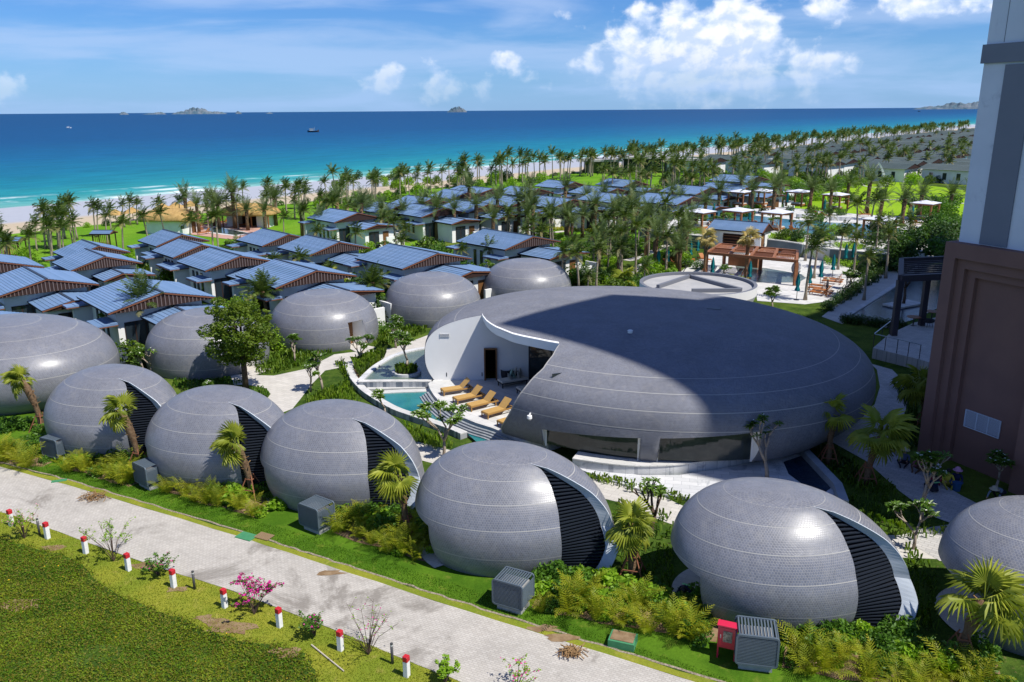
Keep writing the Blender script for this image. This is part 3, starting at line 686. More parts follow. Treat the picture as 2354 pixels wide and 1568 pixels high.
r = make_rear_dome(7.0,5.7,-.35,4.9,.35,.86,2.3,None); r.location = (*P(45,895)[:2], 0); r['label'] = 'wide low grey tiled dome at the left edge of the picture'; r['group'] = g2
# ================================================================== the great dome with its terrace and pools
ZT = .60; KS = (HC-ZT)/HC
def Q(u, v, z=ZT): return P(u, v, z)
GC = Vector((8.315*KS, 53.304*KS, ZT))
gs = Shell(15.229*KS, 13.133*KS, -.693, 5.055*KS, .314, .90, 3.181)
TIPB = R(231); gs.thc = TIPB; gs.spanR = .13; gs.tile = M_TILEM; WY = 54.1*KS-GC.y      # plane of the white wall in the dome's own frame
def gmod(t0, ss):
    th = math.degrees(1)*0+np.degrees((t0+TIPB)) ; r = np.interp(ss, gs.st, gs.rt)
    zlow = ss < gs.s_of_z(gs.zm*gs.h)
    near = np.where(t0 > PI, np.clip(1-(2*PI-t0-R(60))/R(30), 0, 1), np.clip(1-(t0-R(62))/R(30), 0, 1))
    return np.where(zlow, (1-r)*.62*13.0*near, 0)
gs.mod = gmod
def plane_theta(s_):
    th = np.radians(np.arange(130, 225, .25)); p = gs.pt(th, np.full(len(th), s_), 0, np.full(len(th), 2*PI-.5)); y = p[:,1]-WY
    i = np.where((y[:-1] > 0) & (y[1:] <= 0))[0]
    if len(i) == 0: return R(176)
    i = i[0]; f = y[i]/(y[i]-y[i+1]); return float(th[i]+(th[i+1]-th[i])*f)
sa = np.linspace(0, .435, 30); LT = [plane_theta(x) for x in sa]
kx = R(176)-LT[-1]
gL = tab(list(sa)+[.438,.442,.448,.455,.463,.472,1], list(LT)+[R(190),R(200),R(211),R(216),R(221),R(231),R(231)])
gR = tab([0,.052,.13,.175,.22,.305,.39,.472,1], np.radians([226,226.5,230,231.5,233,234.5,233.5,231,231]))
WIN = [(238.0,259.4),(263.2,284.5)]
s_wt = gs.s_of_z(1.95)
def gmin(th):
    d = math.degrees(th) % 360
    for a, c in WIN:
        if a < d < c: return gs.s_of_z(1.12+.75*(d-240)/44)
    return 0.0
great = thing('great_dome', 'huge flat grey tiled dome half in shadow with a cut-out white entrance', 'dome', tuple(GC))
gx = [R(x+e) for w in WIN for x in w for e in (-.08, .08)]
import builtins
_rows = 46
me = gs.skin('shell', 200, _rows, sorted([.42,.43,.435,.438,.442,.448,.455,.463,.472]), TIPB, gL, gR, 2.3, gmin, gx)
obj('shell', me, great)
for k in (.145,.20,.26,.33):
    gs.ring('seam_line', k, gL, gR, TIPB, .022, great, gmin, 240)
# white fascia under the curved roof edge, apex to tip
b = MB(); ss = np.array([.435,.436,.438,.440,.442,.448,.455,.463,.468,.472]); A_ = gs.pt(gL(ss), ss, 0, 0*ss+2*PI); n = len(ss)
dr = np.array([.02,.18,.32,.40,.44,.46,.46,.46,.46,.46])
for dz in (.05, None):
    for i in range(n): b.v.append((A_[i,0], A_[i,1], A_[i,2]+(.05 if dz else -dr[i])))
for dz in (.05, None):
    for i in range(n): 
        q = Vector((A_[i,0], A_[i,1]+.35)); b.v.append((q.x, q.y, A_[i,2]+(.05 if dz else -dr[i])))
for i in range(n-1):
    for q, r2 in ((0,1),(2,0),(1,3)): b.f.append((q*n+i, q*n+i+1, r2*n+i+1, r2*n+i)); b.m.append(0)
b.build('fascia', M_WHITE, great)
# thickness of the shell's free edge, tip down to the terrace
b = MB(); ss = np.linspace(0, .472, 30); A_ = gs.pt(gR(ss), ss, -.015, 0*ss); B_ = gs.pt(gR(ss), ss, .32, 0*ss); C_ = gs.pt(gR(ss)+.006, ss, -.015, 0*ss); n = len(ss)
b.v = [tuple(x) for M_ in (A_, B_, C_) for x in M_.tolist()]
for i in range(n-1):
    b.f += [(i, i+1, n+i+1, n+i), (2*n+i, 2*n+i+1, i+1, i)]; b.m += [0, 0]
b.build('shell_edge', M_SEAM, great)
# white wall with doorway
pts = [(float(p[0]), float(p[2])) for p in gs.pt(gL(sa), sa, .03, 0*sa+2*PI)]
xa, xe = pts[-1][0], (1.15*KS-GC.x)
top = []
for x in np.linspace(xa, xe, 12)[1:]:
    top.append((float(x), min(gs.h-.12, pts[-1][1]+.06*(x-xa)-.0)))
dx0, dx1, dh = -1.93*KS-GC.x, -1.05*KS-GC.x, 2.22
out = pts+top
def wallpoly(b, poly):
    o = len(b.v); n = len(poly)
    b.v += [(x, WY, z) for x, z in poly]+[(x, WY+.3, z) for x, z in poly]
    b.f += [tuple(o+i for i in range(n)), tuple(o+n+i for i in range(n-1,-1,-1))]+[(o+(i+1)%n, o+i, o+n+i, o+n+(i+1)%n) for i in range(n)]; b.m += [0]*(n+2)
def ztop(x):
    for (x0, z0), (x1, z1) in zip(out[:-1], out[1:]):
        if x0 <= x <= x1 and x1 > x0 and z0 > 1.9: return z0+(z1-z0)*(x-x0)/(x1-x0)
    return out[-1][1]
b = MB()
left = [p for p in out if p[0] < dx0]+[(dx0, ztop(dx0)), (dx0, 0)]
wallpoly(b, left)
mid = [(dx0, dh), (dx0, ztop(dx0))]+[p for p in top if dx0 < p[0] < dx1]+[(dx1, ztop(dx1)), (dx1, dh)]; wallpoly(b, mid)
rt = [(dx1, 0), (dx1, ztop(dx1))]+[p for p in top if p[0] > dx1]+[(xe, 0)]; wallpoly(b, rt)
b.build('entrance_wall', M_WHITE, great)
b = MB(); b.box((dx0+.04, WY-.02, dh/2), (.09,.36,dh)); b.box((dx1-.04, WY-.02, dh/2), (.09,.36,dh)); b.box(((dx0+dx1)/2, WY-.02, dh-.04), (dx1-dx0-.16,.36,.09)); b.build('door_frame', M_DOOR, great)
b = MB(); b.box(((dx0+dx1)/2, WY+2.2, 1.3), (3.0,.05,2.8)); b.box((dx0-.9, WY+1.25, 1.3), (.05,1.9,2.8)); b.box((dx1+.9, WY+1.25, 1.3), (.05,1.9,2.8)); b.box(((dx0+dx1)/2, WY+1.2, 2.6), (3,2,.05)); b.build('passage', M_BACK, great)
b = MB(); b.box((-3.02-.04*0-GC.x+1.0, WY-.012, .38), (.05,.02,.26)); b.build('wall_slot', M_BACK, great)
b = MB(); b.box((-4.55*KS-GC.x, WY-.012, .38), (.05,.02,.26)); b.build('wall_slot', M_BACK, great)
vg = Q(1010,775); vx = -4.45-GC.x
b = MB()
for k in range(4): b.box((vx, WY-.03, 3.02+.06*k), (.55,.04,.025))
b.box((vx-.29, WY-.03, 3.11), (.03,.05,.27)); b.box((vx+.29, WY-.03, 3.11), (.03,.05,.27)); b.build('air_vent', mat('vent_grey', (.55,.55,.54), .6), great)
# glazing round the inside of the porch
M_CURT = mat('white_curtain', (.55,.53,.48), .8)
gp = [(1.18,54.1),(2.7,53.6),(4.3,52.5),(5.6,50.8),(6.2,48.6),(5.9,46.4),(4.9,44.6),(3.3,43.3),(2.2,42.9)]; gp = [(x*KS-GC.x, y*KS-GC.y) for x, y in gp]
for i, (p, q) in enumerate(zip(gp[:-1], gp[1:])):
    b = MB(); b.bar((p[0],p[1],1.95), (q[0],q[1],1.95), .04, 3.9); b.build('glass_panel', M_GLASS, great)
    b = MB(); b.box((p[0],p[1],1.95), (.09,.09,3.9)); b.build('mullion', M_NAVY, great)
for i in (1, 2):
    p, q = gp[i], gp[i+1]; b = MB(); N = 14
    for k in range(N):
        t0 = .15+.5*k/N; t1 = .15+.5*(k+1)/N; off = .10+.05*(k % 2); nv = Vector((q[1]-p[1], -(q[0]-p[0]))).normalized()*-1
        a = Vector(p)+(Vector(q)-Vector(p))*t0-nv*(off+.05); c = Vector(p)+(Vector(q)-Vector(p))*t1-nv*(.20-off+.05); b.quad((a.x,a.y,.1),(c.x,c.y,.1),(c.x,c.y,3.6),(a.x,a.y,3.6))
    b.build('curtain', M_CURT, great)
# roof vent and hatch
p = P(1448,764,ZT+gs.h); b = MB(); b.lathe([(.14,-.02),(.14,.10),(.17,.12),(.12,.16),(0.01,.17)], 12, 0, (p.x-GC.x, p.y-GC.y, gs.h-.02)); b.build('roof_cap', M_WHITE, great)
p = P(1640,713,ZT+gs.h*.97); b = MB(); b.box((p.x-GC.x, p.y-GC.y, gs.h-.03), (.85,.45,.06), -.4); b.build('roof_hatch', mat('hatch_grey', (.16,.17,.18), .6), great)
# strip windows at the foot
for wi, (a, c) in enumerate(WIN):
    th = np.radians(np.linspace(a+.1, c-.1, 9)); base = gs.pt(th, np.full(9, 0.), .04); zt = [gs.zt[:160][0]+gs.pt(np.array([t]), np.array([gmin(t)]), 0)[0][2]-.02 for t in th]
    for i in range(8):
        b = MB(); b.quad((*base[i][:2],.12),(*base[i+1][:2],.12),(*base[i+1][:2],zt[i+1]),(*base[i][:2],zt[i])); b.build('window_pane', M_GLASS, great)
    b = MB()
    for i in (0, 8): b = MB(); b.box((base[i][0], base[i][1], zt[i]/2), (.10,.10,zt[i])); b.build('window_frame', M_WHITE, great)
    o = gs.pt(th, np.array([gmin(t) for t in th]), .0); b = MB(); b.v = [tuple(x) for x in o.tolist()]+[(base[i][0], base[i][1], zt[i]) for i in range(9)]
    for i in range(8): b.f.append((i, i+1, 9+i+1, 9+i)); b.m.append(0)
    b.build('soffit', M_WHITE, great)
    for s_i, t in ((0, th[0]), (1, th[-1])):
        s_ = np.linspace(0, gmin(t), 8); o = gs.pt(np.full(8, t), s_, 0.0); b = MB(); i_ = o.copy(); i_[:,0] = base[0 if s_i == 0 else 8][0]; i_[:,1] = base[0 if s_i == 0 else 8][1]
        b.v = [tuple(x) for x in o.tolist()+i_.tolist()]
        for k in range(7): b.f.append((k, k+1, 8+k+1, 8+k)); b.m.append(0)
        b.build('reveal', M_WHITE, great)
# security cameras on short arms
def seccam(loc, rz, lab):
    t = thing('security_camera', lab, 'camera', loc, rz)
    b = MB(); b.bar((0,0,.10), (.38,0,.16), .06); b.box((0,0,.06),(.08,.14,.22)); b.build('arm', M_WHITE, t)
    b = MB(); b.lathe([(.03,.10),(.13,.06),(.14,-.10),(.05,-.12)], 12, 0, (.42,0,.05)); b.build('housing', M_WHITE, t)
    b = MB(); b.lathe([(.11,.02),(.10,-.06),(.05,-.11),(0.01,-.12)], 12, 0, (.42,0,-.07)); b.build('lens_dome', mat('smoked_plastic',(.3,.3,.32),.2,.6), t)
p = gs.pt(np.array([R(232.5)]), np.array([gs.s_of_z(1.9)]), 0)[0]; seccam((GC.x+p[0]+.6, GC.y+p[1]-.35, ZT+1.75), R(-100), 'white camera on the great dome, left of the strip windows')
p = gs.pt(np.array([gL(np.array([.27]))[0]]), np.array([.27]), 0)[0]; seccam((GC.x+p[0]+.05, GC.y+p[1]+.3, ZT+2.4), R(180), 'white camera sticking out from the left side of the white entrance wall')

# ---- terrace
T_in = wpoly([(1160,1000),(1120,985),(1069,968),(1029,945),(1009,925),(990,905),(978,893),(975,885),(994,874.5),(1290,868),(1420,880),(1420,960),(1250,1010)], 0)
terr = [Q(u,v) for u,v in [(1200,1012),(1163,996),(1130,983),(1094,972),(1060,958),(1032,943),(1010,924),(997,908),(988,894),(984,882),(994,873),(1290,866),(1420,880),(1420,960),(1260,1015)]]
struct(sheet('terrace', terr, ZT, M_DECK, .9))
# steps down into the pool: three shallow curved ledges
edge = smooth_curve([Q(u,v) for u,v in [(1205,1018),(1163,1000),(1130,987),(1094,976),(1060,962),(1032,947),(1008,927),(994,910),(985,897)]], 5)
M_STEP = mat('step_stone', (.30,.32,.34), .5, .4, var=(3,(.16,.18,.20),.6), coord='World')
for k in range(4):
    b = MB(); ribbon(offs(edge, .08+.15*k), .15, -.3, ZT-.10-.09*k, b); struct(b.build('pool_step', M_STEP))
# reflecting pool, ledge, swimming pool, outer wall
M_POOL = mat_water('pool_water', (.006,.135,.155), (.025,.20,.19), 1.0, .08, .25, .5)
M_POOLG = mat_water('green_pool_water', (.10,.15,.13), (.16,.20,.15), 1.4, .09, .30, .5)
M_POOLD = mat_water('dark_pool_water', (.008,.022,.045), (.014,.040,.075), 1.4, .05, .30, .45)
oz = ZT-.30
ow = smooth_curve([P(u,v,oz) for u,v in [(801.1,832.8),(803.9,849.7),(813,869.8),(827.7,888),(847,904.6),(878,924),(911,941.3),(955,956.8),(1001.7,972.4),(1040,986),(1066,997)]], 6)
wt = thing('pool_wall', 'long curved grey stone wall round the turquoise pool', 'wall')
b = MB(); ribbon(ow, .46, -.2, oz, b); b.build('wall_body', mat('wall_slate', (.36,.37,.39), .6, .35, var=(1.2,(.22,.24,.27),.8), coord='World'), wt)
b = MB(); ribbon(ow, .52, oz+.001, oz+.06, b); b.build('coping', M_DECK, wt)
# slate slabs on the wall's outer face, one by one
osd = offs(ow, -.245); L = 0; k = 0; M_SL = [mat('slate_%s' % n, c, .55, .4, var=(4,(c[0]*.7,c[1]*.7,c[2]*.72),.5), coord='World') for n, c in (('pale',(.44,.46,.48)),('mid',(.30,.33,.36)),('dark',(.15,.18,.22)))]
i = 0
rr = random.Random(3)
for i in range(0, len(osd)-1):
    p, q = osd[i], osd[i+1]; seg = (q-p).length; m_ = max(1, round(seg/.42))
    for j in range(m_):
        a = p+(q-p)*(j/m_); c = p+(q-p)*((j+1)/m_); g = (c-a)*.03
        b = MB(); b.bar((*(a+g)[:2], .13), (*(c-g)[:2], .13), .03+.01*rr.random(), .5); b.build('slab', M_SL[rr.choice([0,0,1,1,2])], wt)
water_z = ZT-.42
pool = [P(u,v,water_z) for u,v in [(862,902),(884,898),(985,898),(1000,915),(1030,945),(1094,975),(1163,1000),(1200,1015),(1180,1025),(1100,1020),(1066,990),(1001,968),(955,952),(911,937),(880,920)]]
struct(sheet('pool_water', pool, water_z, M_POOL))
struct(sheet('pool_water', [P(u,v,water_z-.25) for u,v in [(1063,1000),(1075,992),(1110,1000),(1210,1022),(1200,1040),(1100,1036),(1075,1025)]], water_z-.25, M_POOLG))
b = MB(); ribbon([P(866,901,ZT-.35),P(925,898,ZT-.35),P(987,896,ZT-.35)], .55, -.2, ZT-.36, b); struct(b.build('pool_ledge', M_DECK))
b = MB(); ribbon([P(845,888,ZT-.38),P(900,887,ZT-.38),P(978,885,ZT-.38)], 1.0, -.2, ZT-.40, b); struct(b.build('pool_ledge', M_DECK))
lw = thing('planter_wall', 'straight low stone wall between the two pools', 'wall')
b = MB(); ribbon([Q(826,875),Q(900,874.5),Q(994,874.5)], .36, -.1, ZT-.05, b); b.build('wall_body', M_SL[0], lw)
b = MB(); ribbon([Q(824,875),Q(900,874.5),Q(995,874.5)], .42, ZT-.049, ZT, b); b.build('coping', M_DECK, lw)
p0, p1 = Q(828,875), Q(993,874.5)
for j in range(22):
    a = p0+(p1-p0)*(j/22); c = p0+(p1-p0)*((j+1)/22); g = (c-a)*.03
    b = MB(); b.bar(((a+g).x,(a+g).y-.19,.37), ((c-g).x,(c-g).y-.19,.37), .03, .34); b.build('slab', M_SL[rr.choice([0,0,1,0,2])], lw)
rp = [Q(u,v,ZT-.08) for u,v in [(838,873),(851,860),(867,846),(885,832),(903,821),(935,810),(978,803),(986,800),(1000,820),(1000,873)]]
struct(sheet('reflecting_pool', rp, ZT-.08, M_POOLG))
bd = smooth_curve([Q(u,v) for u,v in [(828,874),(846,856),(862,842),(884,828),(905,817),(940,806),(985,798)]], 5)
b = MB(); ribbon(bd, .42, -.1, ZT+.02, b); rb_ = tag(b.build('pool_border', M_MARB), 'curved veined stone border of the green reflecting pool', 'border')
# planted ring in the reflecting pool
pc = Q(934,856,ZT); ring = thing('planter_ring', 'round stone planter ring standing in the reflecting pool', 'planter', (pc.x, pc.y, ZT))
b = MB(); n = 36
for rr0, z0 in ((1.02,-.3),(1.02,.10),(.80,.10),(.80,-.02)):
    for k in range(n): a = 2*PI*k/n; b.v.append((rr0*math.cos(a), rr0*.92*math.sin(a), z0))
for q in range(3):
    for k in range(n): b.f.append((q*n+k, q*n+(k+1)%n, (q+1)*n+(k+1)%n, (q+1)*n+k)); b.m.append(0)
b.build('ring', M_MARB, ring)
b = MB(); b.lathe([(.82,-.02),(.82,.03),(.01,.06)], 20); b.build('soil', M_SOIL, ring)
# grass bed between outer wall and border (soil); planted later
BED_A = [P(u,v,0.02) for u,v in [(812,848),(870,812),(905,806),(880,828),(846,852),(828,870),(818,868)]]
struct(sheet('planting_bed', [Vector((p.x,p.y,ZT-.3)) for p in [Q(u,v) for u,v in [(812,840),(858,822),(885,815),(880,828),(846,856),(826,874)]]], ZT-.3, M_SOIL))

# ---- plinth and forecourt pool in front of the strip windows
M_WETS = M_MARB
fz = .12
fp = [P(u,v,fz) for u,v in [(1325,1058),(1400,1082),(1470,1092),(1560,1092),(1650,1078),(1740,1058),(1800,1040),(1850,1040),(1935,1135),(1928,1148),(1890,1140),(1800,1170),(1600,1150),(1480,1128),(1388,1098),(1330,1078)]]
struct(sheet('forecourt_pool', fp, fz, M_MARB, .2))
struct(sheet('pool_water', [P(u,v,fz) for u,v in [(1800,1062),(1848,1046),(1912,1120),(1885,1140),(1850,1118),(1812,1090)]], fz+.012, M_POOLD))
pl = smooth_curve([P(u,v,ZT) for u,v in [(1322,1046),(1390,1056),(1460,1062),(1540,1060),(1620,1050),(1700,1037),(1770,1022),(1806,1014)]], 5)
pw = thing('plinth_wall', 'low curved veined stone plinth below the strip windows', 'wall')
b = MB(); ribbon(pl, .9, 0, ZT-.04, b); b.build('wall_body', M_MARB, pw); b = MB(); ribbon(pl, 1.0, ZT-.04, ZT+.02, b); b.build('coping', M_DECK, pw)
fw = thing('basin_wall', 'angled blue-grey stone wall of the dark water basin', 'wall'); b = MB()
ribbon([P(u,v,.5) for u,v in [(1806,1030),(1842,1024),(1925,1110),(1940,1150)]], .42, 0, .5, b); b.build('wall_body', mat('basin_stone', (.34,.37,.40), .6, .3, var=(1,(.22,.25,.29),.6), coord='World'), fw)

# ---- low round building behind, with parapet and beams on its flat roof
rz_ = 3.4; rc = P(1603,656,rz_); rh = thing('round_building', 'round white building with a flat grey roof and crossing beams', 'building', (rc.x, rc.y, 0))
RRr = 4.95
b = MB(); n = 56
for r0, z0 in ((RRr-.5,0),(RRr-.3,2.2),(RRr,rz_-.5),(RRr,rz_+.25),(RRr-.28,rz_+.25),(RRr-.28,rz_)):
    for k in range(n): a = 2*PI*k/n; b.v.append((r0*math.cos(a), r0*math.sin(a), z0))
for q in range(5):
    for k in range(n): b.f.append((q*n+k, q*n+(k+1)%n, (q+1)*n+(k+1)%n, (q+1)*n+k)); b.m.append(1 if q >= 3 else 0)
M_ROOFG = mat('roof_membrane', (.36,.36,.36), .8, .2, var=(.6,(.46,.45,.44),.6), stain=(1.2,(.26,.26,.26),.4))
M_PARAP = mat('parapet_grey', (.16,.17,.20), .7, .2)
b.build('wall', [M_WHITE, M_PARAP], rh, False)
b = MB(); b.lathe([(RRr-.27,rz_-.1),(RRr-.27,rz_)], 48); b.build('roof', M_ROOFG, rh)
def rbeam(u0,v0,u1,v1):
    a, c = P(u0,v0,rz_+.3), P(u1,v1,rz_+.3); b = MB(); b.bar((a.x-rc.x,a.y-rc.y,rz_+.15), (c.x-rc.x,c.y-rc.y,rz_+.15), .3, .3); b.build('roof_beam', M_PARAP, rh)
rbeam(1585,631,1703,662); rbeam(1585,631,1512,655); rbeam(1590,664,1703,663)

# ---- hotel tower whose shadow falls across the great dome
M_BROWN = mat('brown_render', (.235,.130,.105), .85, .2, var=(.5,(.20,.11,.092),.7), bump=(30,.12,.01))
M_TGREY = mat('tower_grey', (.20,.21,.25), .75, .25, var=(.4,(.23,.24,.28),.5))
M_TWH = mat('tower_white', (.72,.74,.80), .75, .3, var=(.35,(.62,.64,.70),.5), stain=(.8,(.36,.38,.44),.4,.58))
C0 = P(2107,1040); fd = Vector((.42,-.91,0)).normalized(); bd_ = Vector((.91,.42,0)).normalized()
PH_ = 11.5; tw = thing('hotel_tower', 'tall hotel tower with brown rendered base and grey-banded white upper floors', 'tower', (C0.x, C0.y, 0), math.atan2(fd.y, fd.x))
# local x runs along the visible face towards the camera, local y = outwards to the left of it is -y
LEN = 17.5; b = MB()
def fr(b, x0, x1, y0, y1, z0, z1, m=0): b.box(((x0+x1)/2, (y0+y1)/2, (z0+z1)/2), (x1-x0, y1-y0, z1-z0), 0, m)
# stepped frame: outer pier, then two set-backs
b = MB(); fr(b, 0, .62, 0, 9, 0, PH_); fr(b, .62, LEN, 0, 9, PH_-.75, PH_); fr(b, 5.2, LEN, 0, 9, 0, PH_-.752); b.build('podium_frame', M_BROWN, tw)
b = MB(); fr(b, .622, 1.05, .25, 9, 0, PH_-.753); fr(b, 1.05, 5.198, .25, 9, PH_-1.25, PH_-.753); b.build('podium_recess', M_BROWN, tw)
b = MB(); fr(b, 1.052, 1.50, .5, 9, 0, PH_-1.252); fr(b, 1.50, 5.197, .5, 9, PH_-1.65, PH_-1.252); b.build('podium_recess', M_BROWN, tw)
b = MB(); fr(b, 1.502, 5.196, .75, 9, 0, PH_-1.652); b.build('podium_panel', M_BROWN, tw)
# louvred white grille
gx0, gx1, gz0, gz1 = 1.95, 3.85, 2.15, 3.0
g = MB(); 
for k in range(4): x = gx0+(gx1-gx0)*k/3; g.box((x, .70, (gz0+gz1)/2), (.04,.06,gz1-gz0+.06))
g.box(((gx0+gx1)/2,.70,gz0-.02),(gx1-gx0+.04,.06,.04)); g.box(((gx0+gx1)/2,.70,gz1+.02),(gx1-gx0+.04,.06,.04))
M_GRIL = mat('white_grille', (.62,.68,.76), .5)
gv = g.build('air_grille', M_GRIL, tw)
for k in range(15):
    b = MB(); z = gz0+.05+(gz1-gz0-.1)*k/14; b.bar((gx0,.72,z), (gx1,.72,z), .05, .022); b.build('grille_slat', M_GRIL, gv)
# upper storeys, set back a little
UX0, UY0 = .30, .55; TH1 = 41.0
TH1 = 34.0
b = MB(); fr(b, UX0, LEN-.5, UY0, 9, PH_+.002, TH1); b.build('upper_wall', M_TWH, tw)
for xx in (.85, 3.6, 6.2):
    b = MB(); fr(b, UX0+xx, UX0+xx+.025, UY0-.012, UY0, PH_+.05 if xx > 3 else 20.9, 33.0); b.build('joint_line', M_TGREY, tw)
b = MB(); fr(b, UX0+1.15, UX0+2.55, UY0-.08, UY0, PH_+.05, 19.9); b.build('grey_panel', M_TGREY, tw)
b = MB(); fr(b, UX0+1.9, UX0+4.1, UY0-.08, UY0, 20.95, 33.5); b.build('grey_panel', M_TGREY, tw)
b = MB(); fr(b, UX0-.10, LEN-.5, UY0-.14, UY0, 20.0, 20.85); b.build('string_course', M_TGREY, tw)
for k in range(1, 3):
    b = MB(); fr(b, UX0-.10, LEN-.5, UY0-.14, UY0, 20+4.6*k, 20.85+4.6*k); b.build('string_course', M_TGREY, tw)
# unseen taller block, its outline shaped to throw the shadow across the great dome
NS = P(2107,1040)+fd*17.0
tb_ = thing('hotel_block', 'high rear block of the hotel tower beyond the right edge', 'tower', (0,0,0))
TPOLY = [(41.5,18.0),(29.7,30.5),(37.5,37.6),(43.3,35.9),(63.4,54.1),(80.6,77.7),(95,45)]
b = MB(); b.prism(ccw(TPOLY), 0, 60.7); b.build('wall', M_TWH, tb_)
for k in range(12):
    b = MB(); c = [Vector(p) for p in TPOLY]; m_ = sum(c, Vector((0,0)))/len(c); b.prism(ccw([tuple(m_+(q-m_)*1.004) for q in c]), 3.8+4.6*k, 4.5+4.6*k); b.build('string_course', M_TGREY, tb_)
# ================================================================== villas
M_ROOF = mat('roof_shingle_blue', (.140,.235,.395), .55, .45, var=(1.2,(.165,.26,.42),.6), bump=(25,.15,.01), rnd=.10, fine=(30,.10), stain=(.9,(.20,.28,.38),.40,.54))
M_ROOFL = mat('roof_edge_dark', (.035,.05,.08), .6, .3)
M_ROOFGR = mat('roof_shingle_grey', (.080,.110,.112), .7, .25, var=(.5,(.105,.13,.125),.6), rnd=.12, fine=(14,.15))
M_FASC = mat('fascia_wood', (.19,.075,.040), .6, .3, var=(6,(.20,.07,.03),.6))
M_SOFF = mat('soffit_wood', (.040,.022,.018), .7, .2)
M_SLAT = mat('slat_greybrown', (.16,.12,.11), .7, .2)
M_VW = mat('villa_white', (.84,.84,.83), .8, .25, var=(.8,(.68,.68,.67),.5), bump=(20,.05,.01))
M_VWIN = mat('villa_glass', (.02,.03,.04), .08, .8)
M_WOOD = mat('pergola_wood', (.30,.125,.055), .6, .3, var=(4,(.22,.085,.04),.6))
M_PAVT = mat('villa_terrace', (.50,.49,.46), .8, .2, var=(1,(.42,.41,.38),.6))
M_POOLB = mat_water('villa_pool_water', (.01,.09,.20), (.02,.13,.25), 1.0, .05, .2, .6)

def gable_roof(root, L, W, ze, zr, x0=0, y0=0, courses=11, ov=.0, ridge_off=0.0, m=None, slats=0, cname='roof_course', lift=.04):
    """ridge along local x, eaves at +-W/2; stepped courses of shingles, each its own strip"""
    m = m or M_ROOF; ry = y0+ridge_off
    cache = {}
    for sd in (-1, 1):
        ye = y0+sd*W/2; run = ye-ry; n = courses if sd < 0 else courses
        for k in range(n):
            a0 = k/n; a1 = (k+1)/n+.012
            ya, yb = ry+run*a0, ry+run*a1; za, zb = zr+(ze-zr)*a0, zr+(ze-zr)*a1
            vs = []
            for x in (x0-L/2, x0+L/2):
                vs += [(x, ya, za+.008), (x, yb, zb+lift), (x, yb, zb-.03), (x, ya, za-.05)]
            b = MB(); b.add(vs, [(0,4,5,1) if sd > 0 else (0,1,5,4), (1,5,6,2), (0,1,2,3), (7,6,5,4), (3,2,6,7)]); b.m = [0,1,1,1,1]
            b.build(cname, [m, M_ROOFL], root)
    b = MB(); b.box((x0, ry, zr+.03), (L+.02, .22, .07)); b.build('ridge_cap', M_ROOFL, root)
    # fascia boards on both gable ends and along eaves
    for sx in (-1, 1):
        b = MB(); x = x0+sx*(L/2+.02)
        for ye in (y0-W/2, y0+W/2):
            b.bar((x, ry, zr-.08), (x, ye, ze-.08), .05, .09)
        b.build('bargeboard', M_FASC, root)
        if sx > 0:
            b = MB(); b.add([(x-.06, y0-W/2+.1, ze-.12), (x-.06, y0+W/2-.1, ze-.12), (x-.06, y0+W/2-.1, ze-.12), (x-.06, ry, zr-.14), (x-.06, y0-W/2+.1, ze-.12)], [(0,1,2,3,4)]); b.build('gable_panel', M_SOFF, root)
            if slats:
                for k in range(slats):
                    y = y0-W/2+.3+(W-.6)*k/(slats-1); t = 1-abs(y-ry)/(abs((y0+(W/2 if y > ry else -W/2))-ry)); zt = ze-.18+(zr-ze)*t
                    b = MB(); b.box((x-.04, y, (zt+ze-.10)/2), (.05,.07,zt-ze+.10)); b.build('gable_slat', M_SLAT, root)
    for q in (-1, 1): b = MB(); b.box((x0, y0+q*(W/2-.03), ze-.10), (L,.05,.12)); b.build('eave_board', M_SOFF, root)
    b = MB(); b.add([(x0-L/2+.05,y0-W/2+.06,ze-.13),(x0+L/2-.05,y0-W/2+.06,ze-.13),(x0+L/2-.05,y0+W/2-.06,ze-.13),(x0-L/2+.05,y0+W/2-.06,ze-.13)], [(0,3,2,1)]); b.build('soffit', M_SOFF, root)

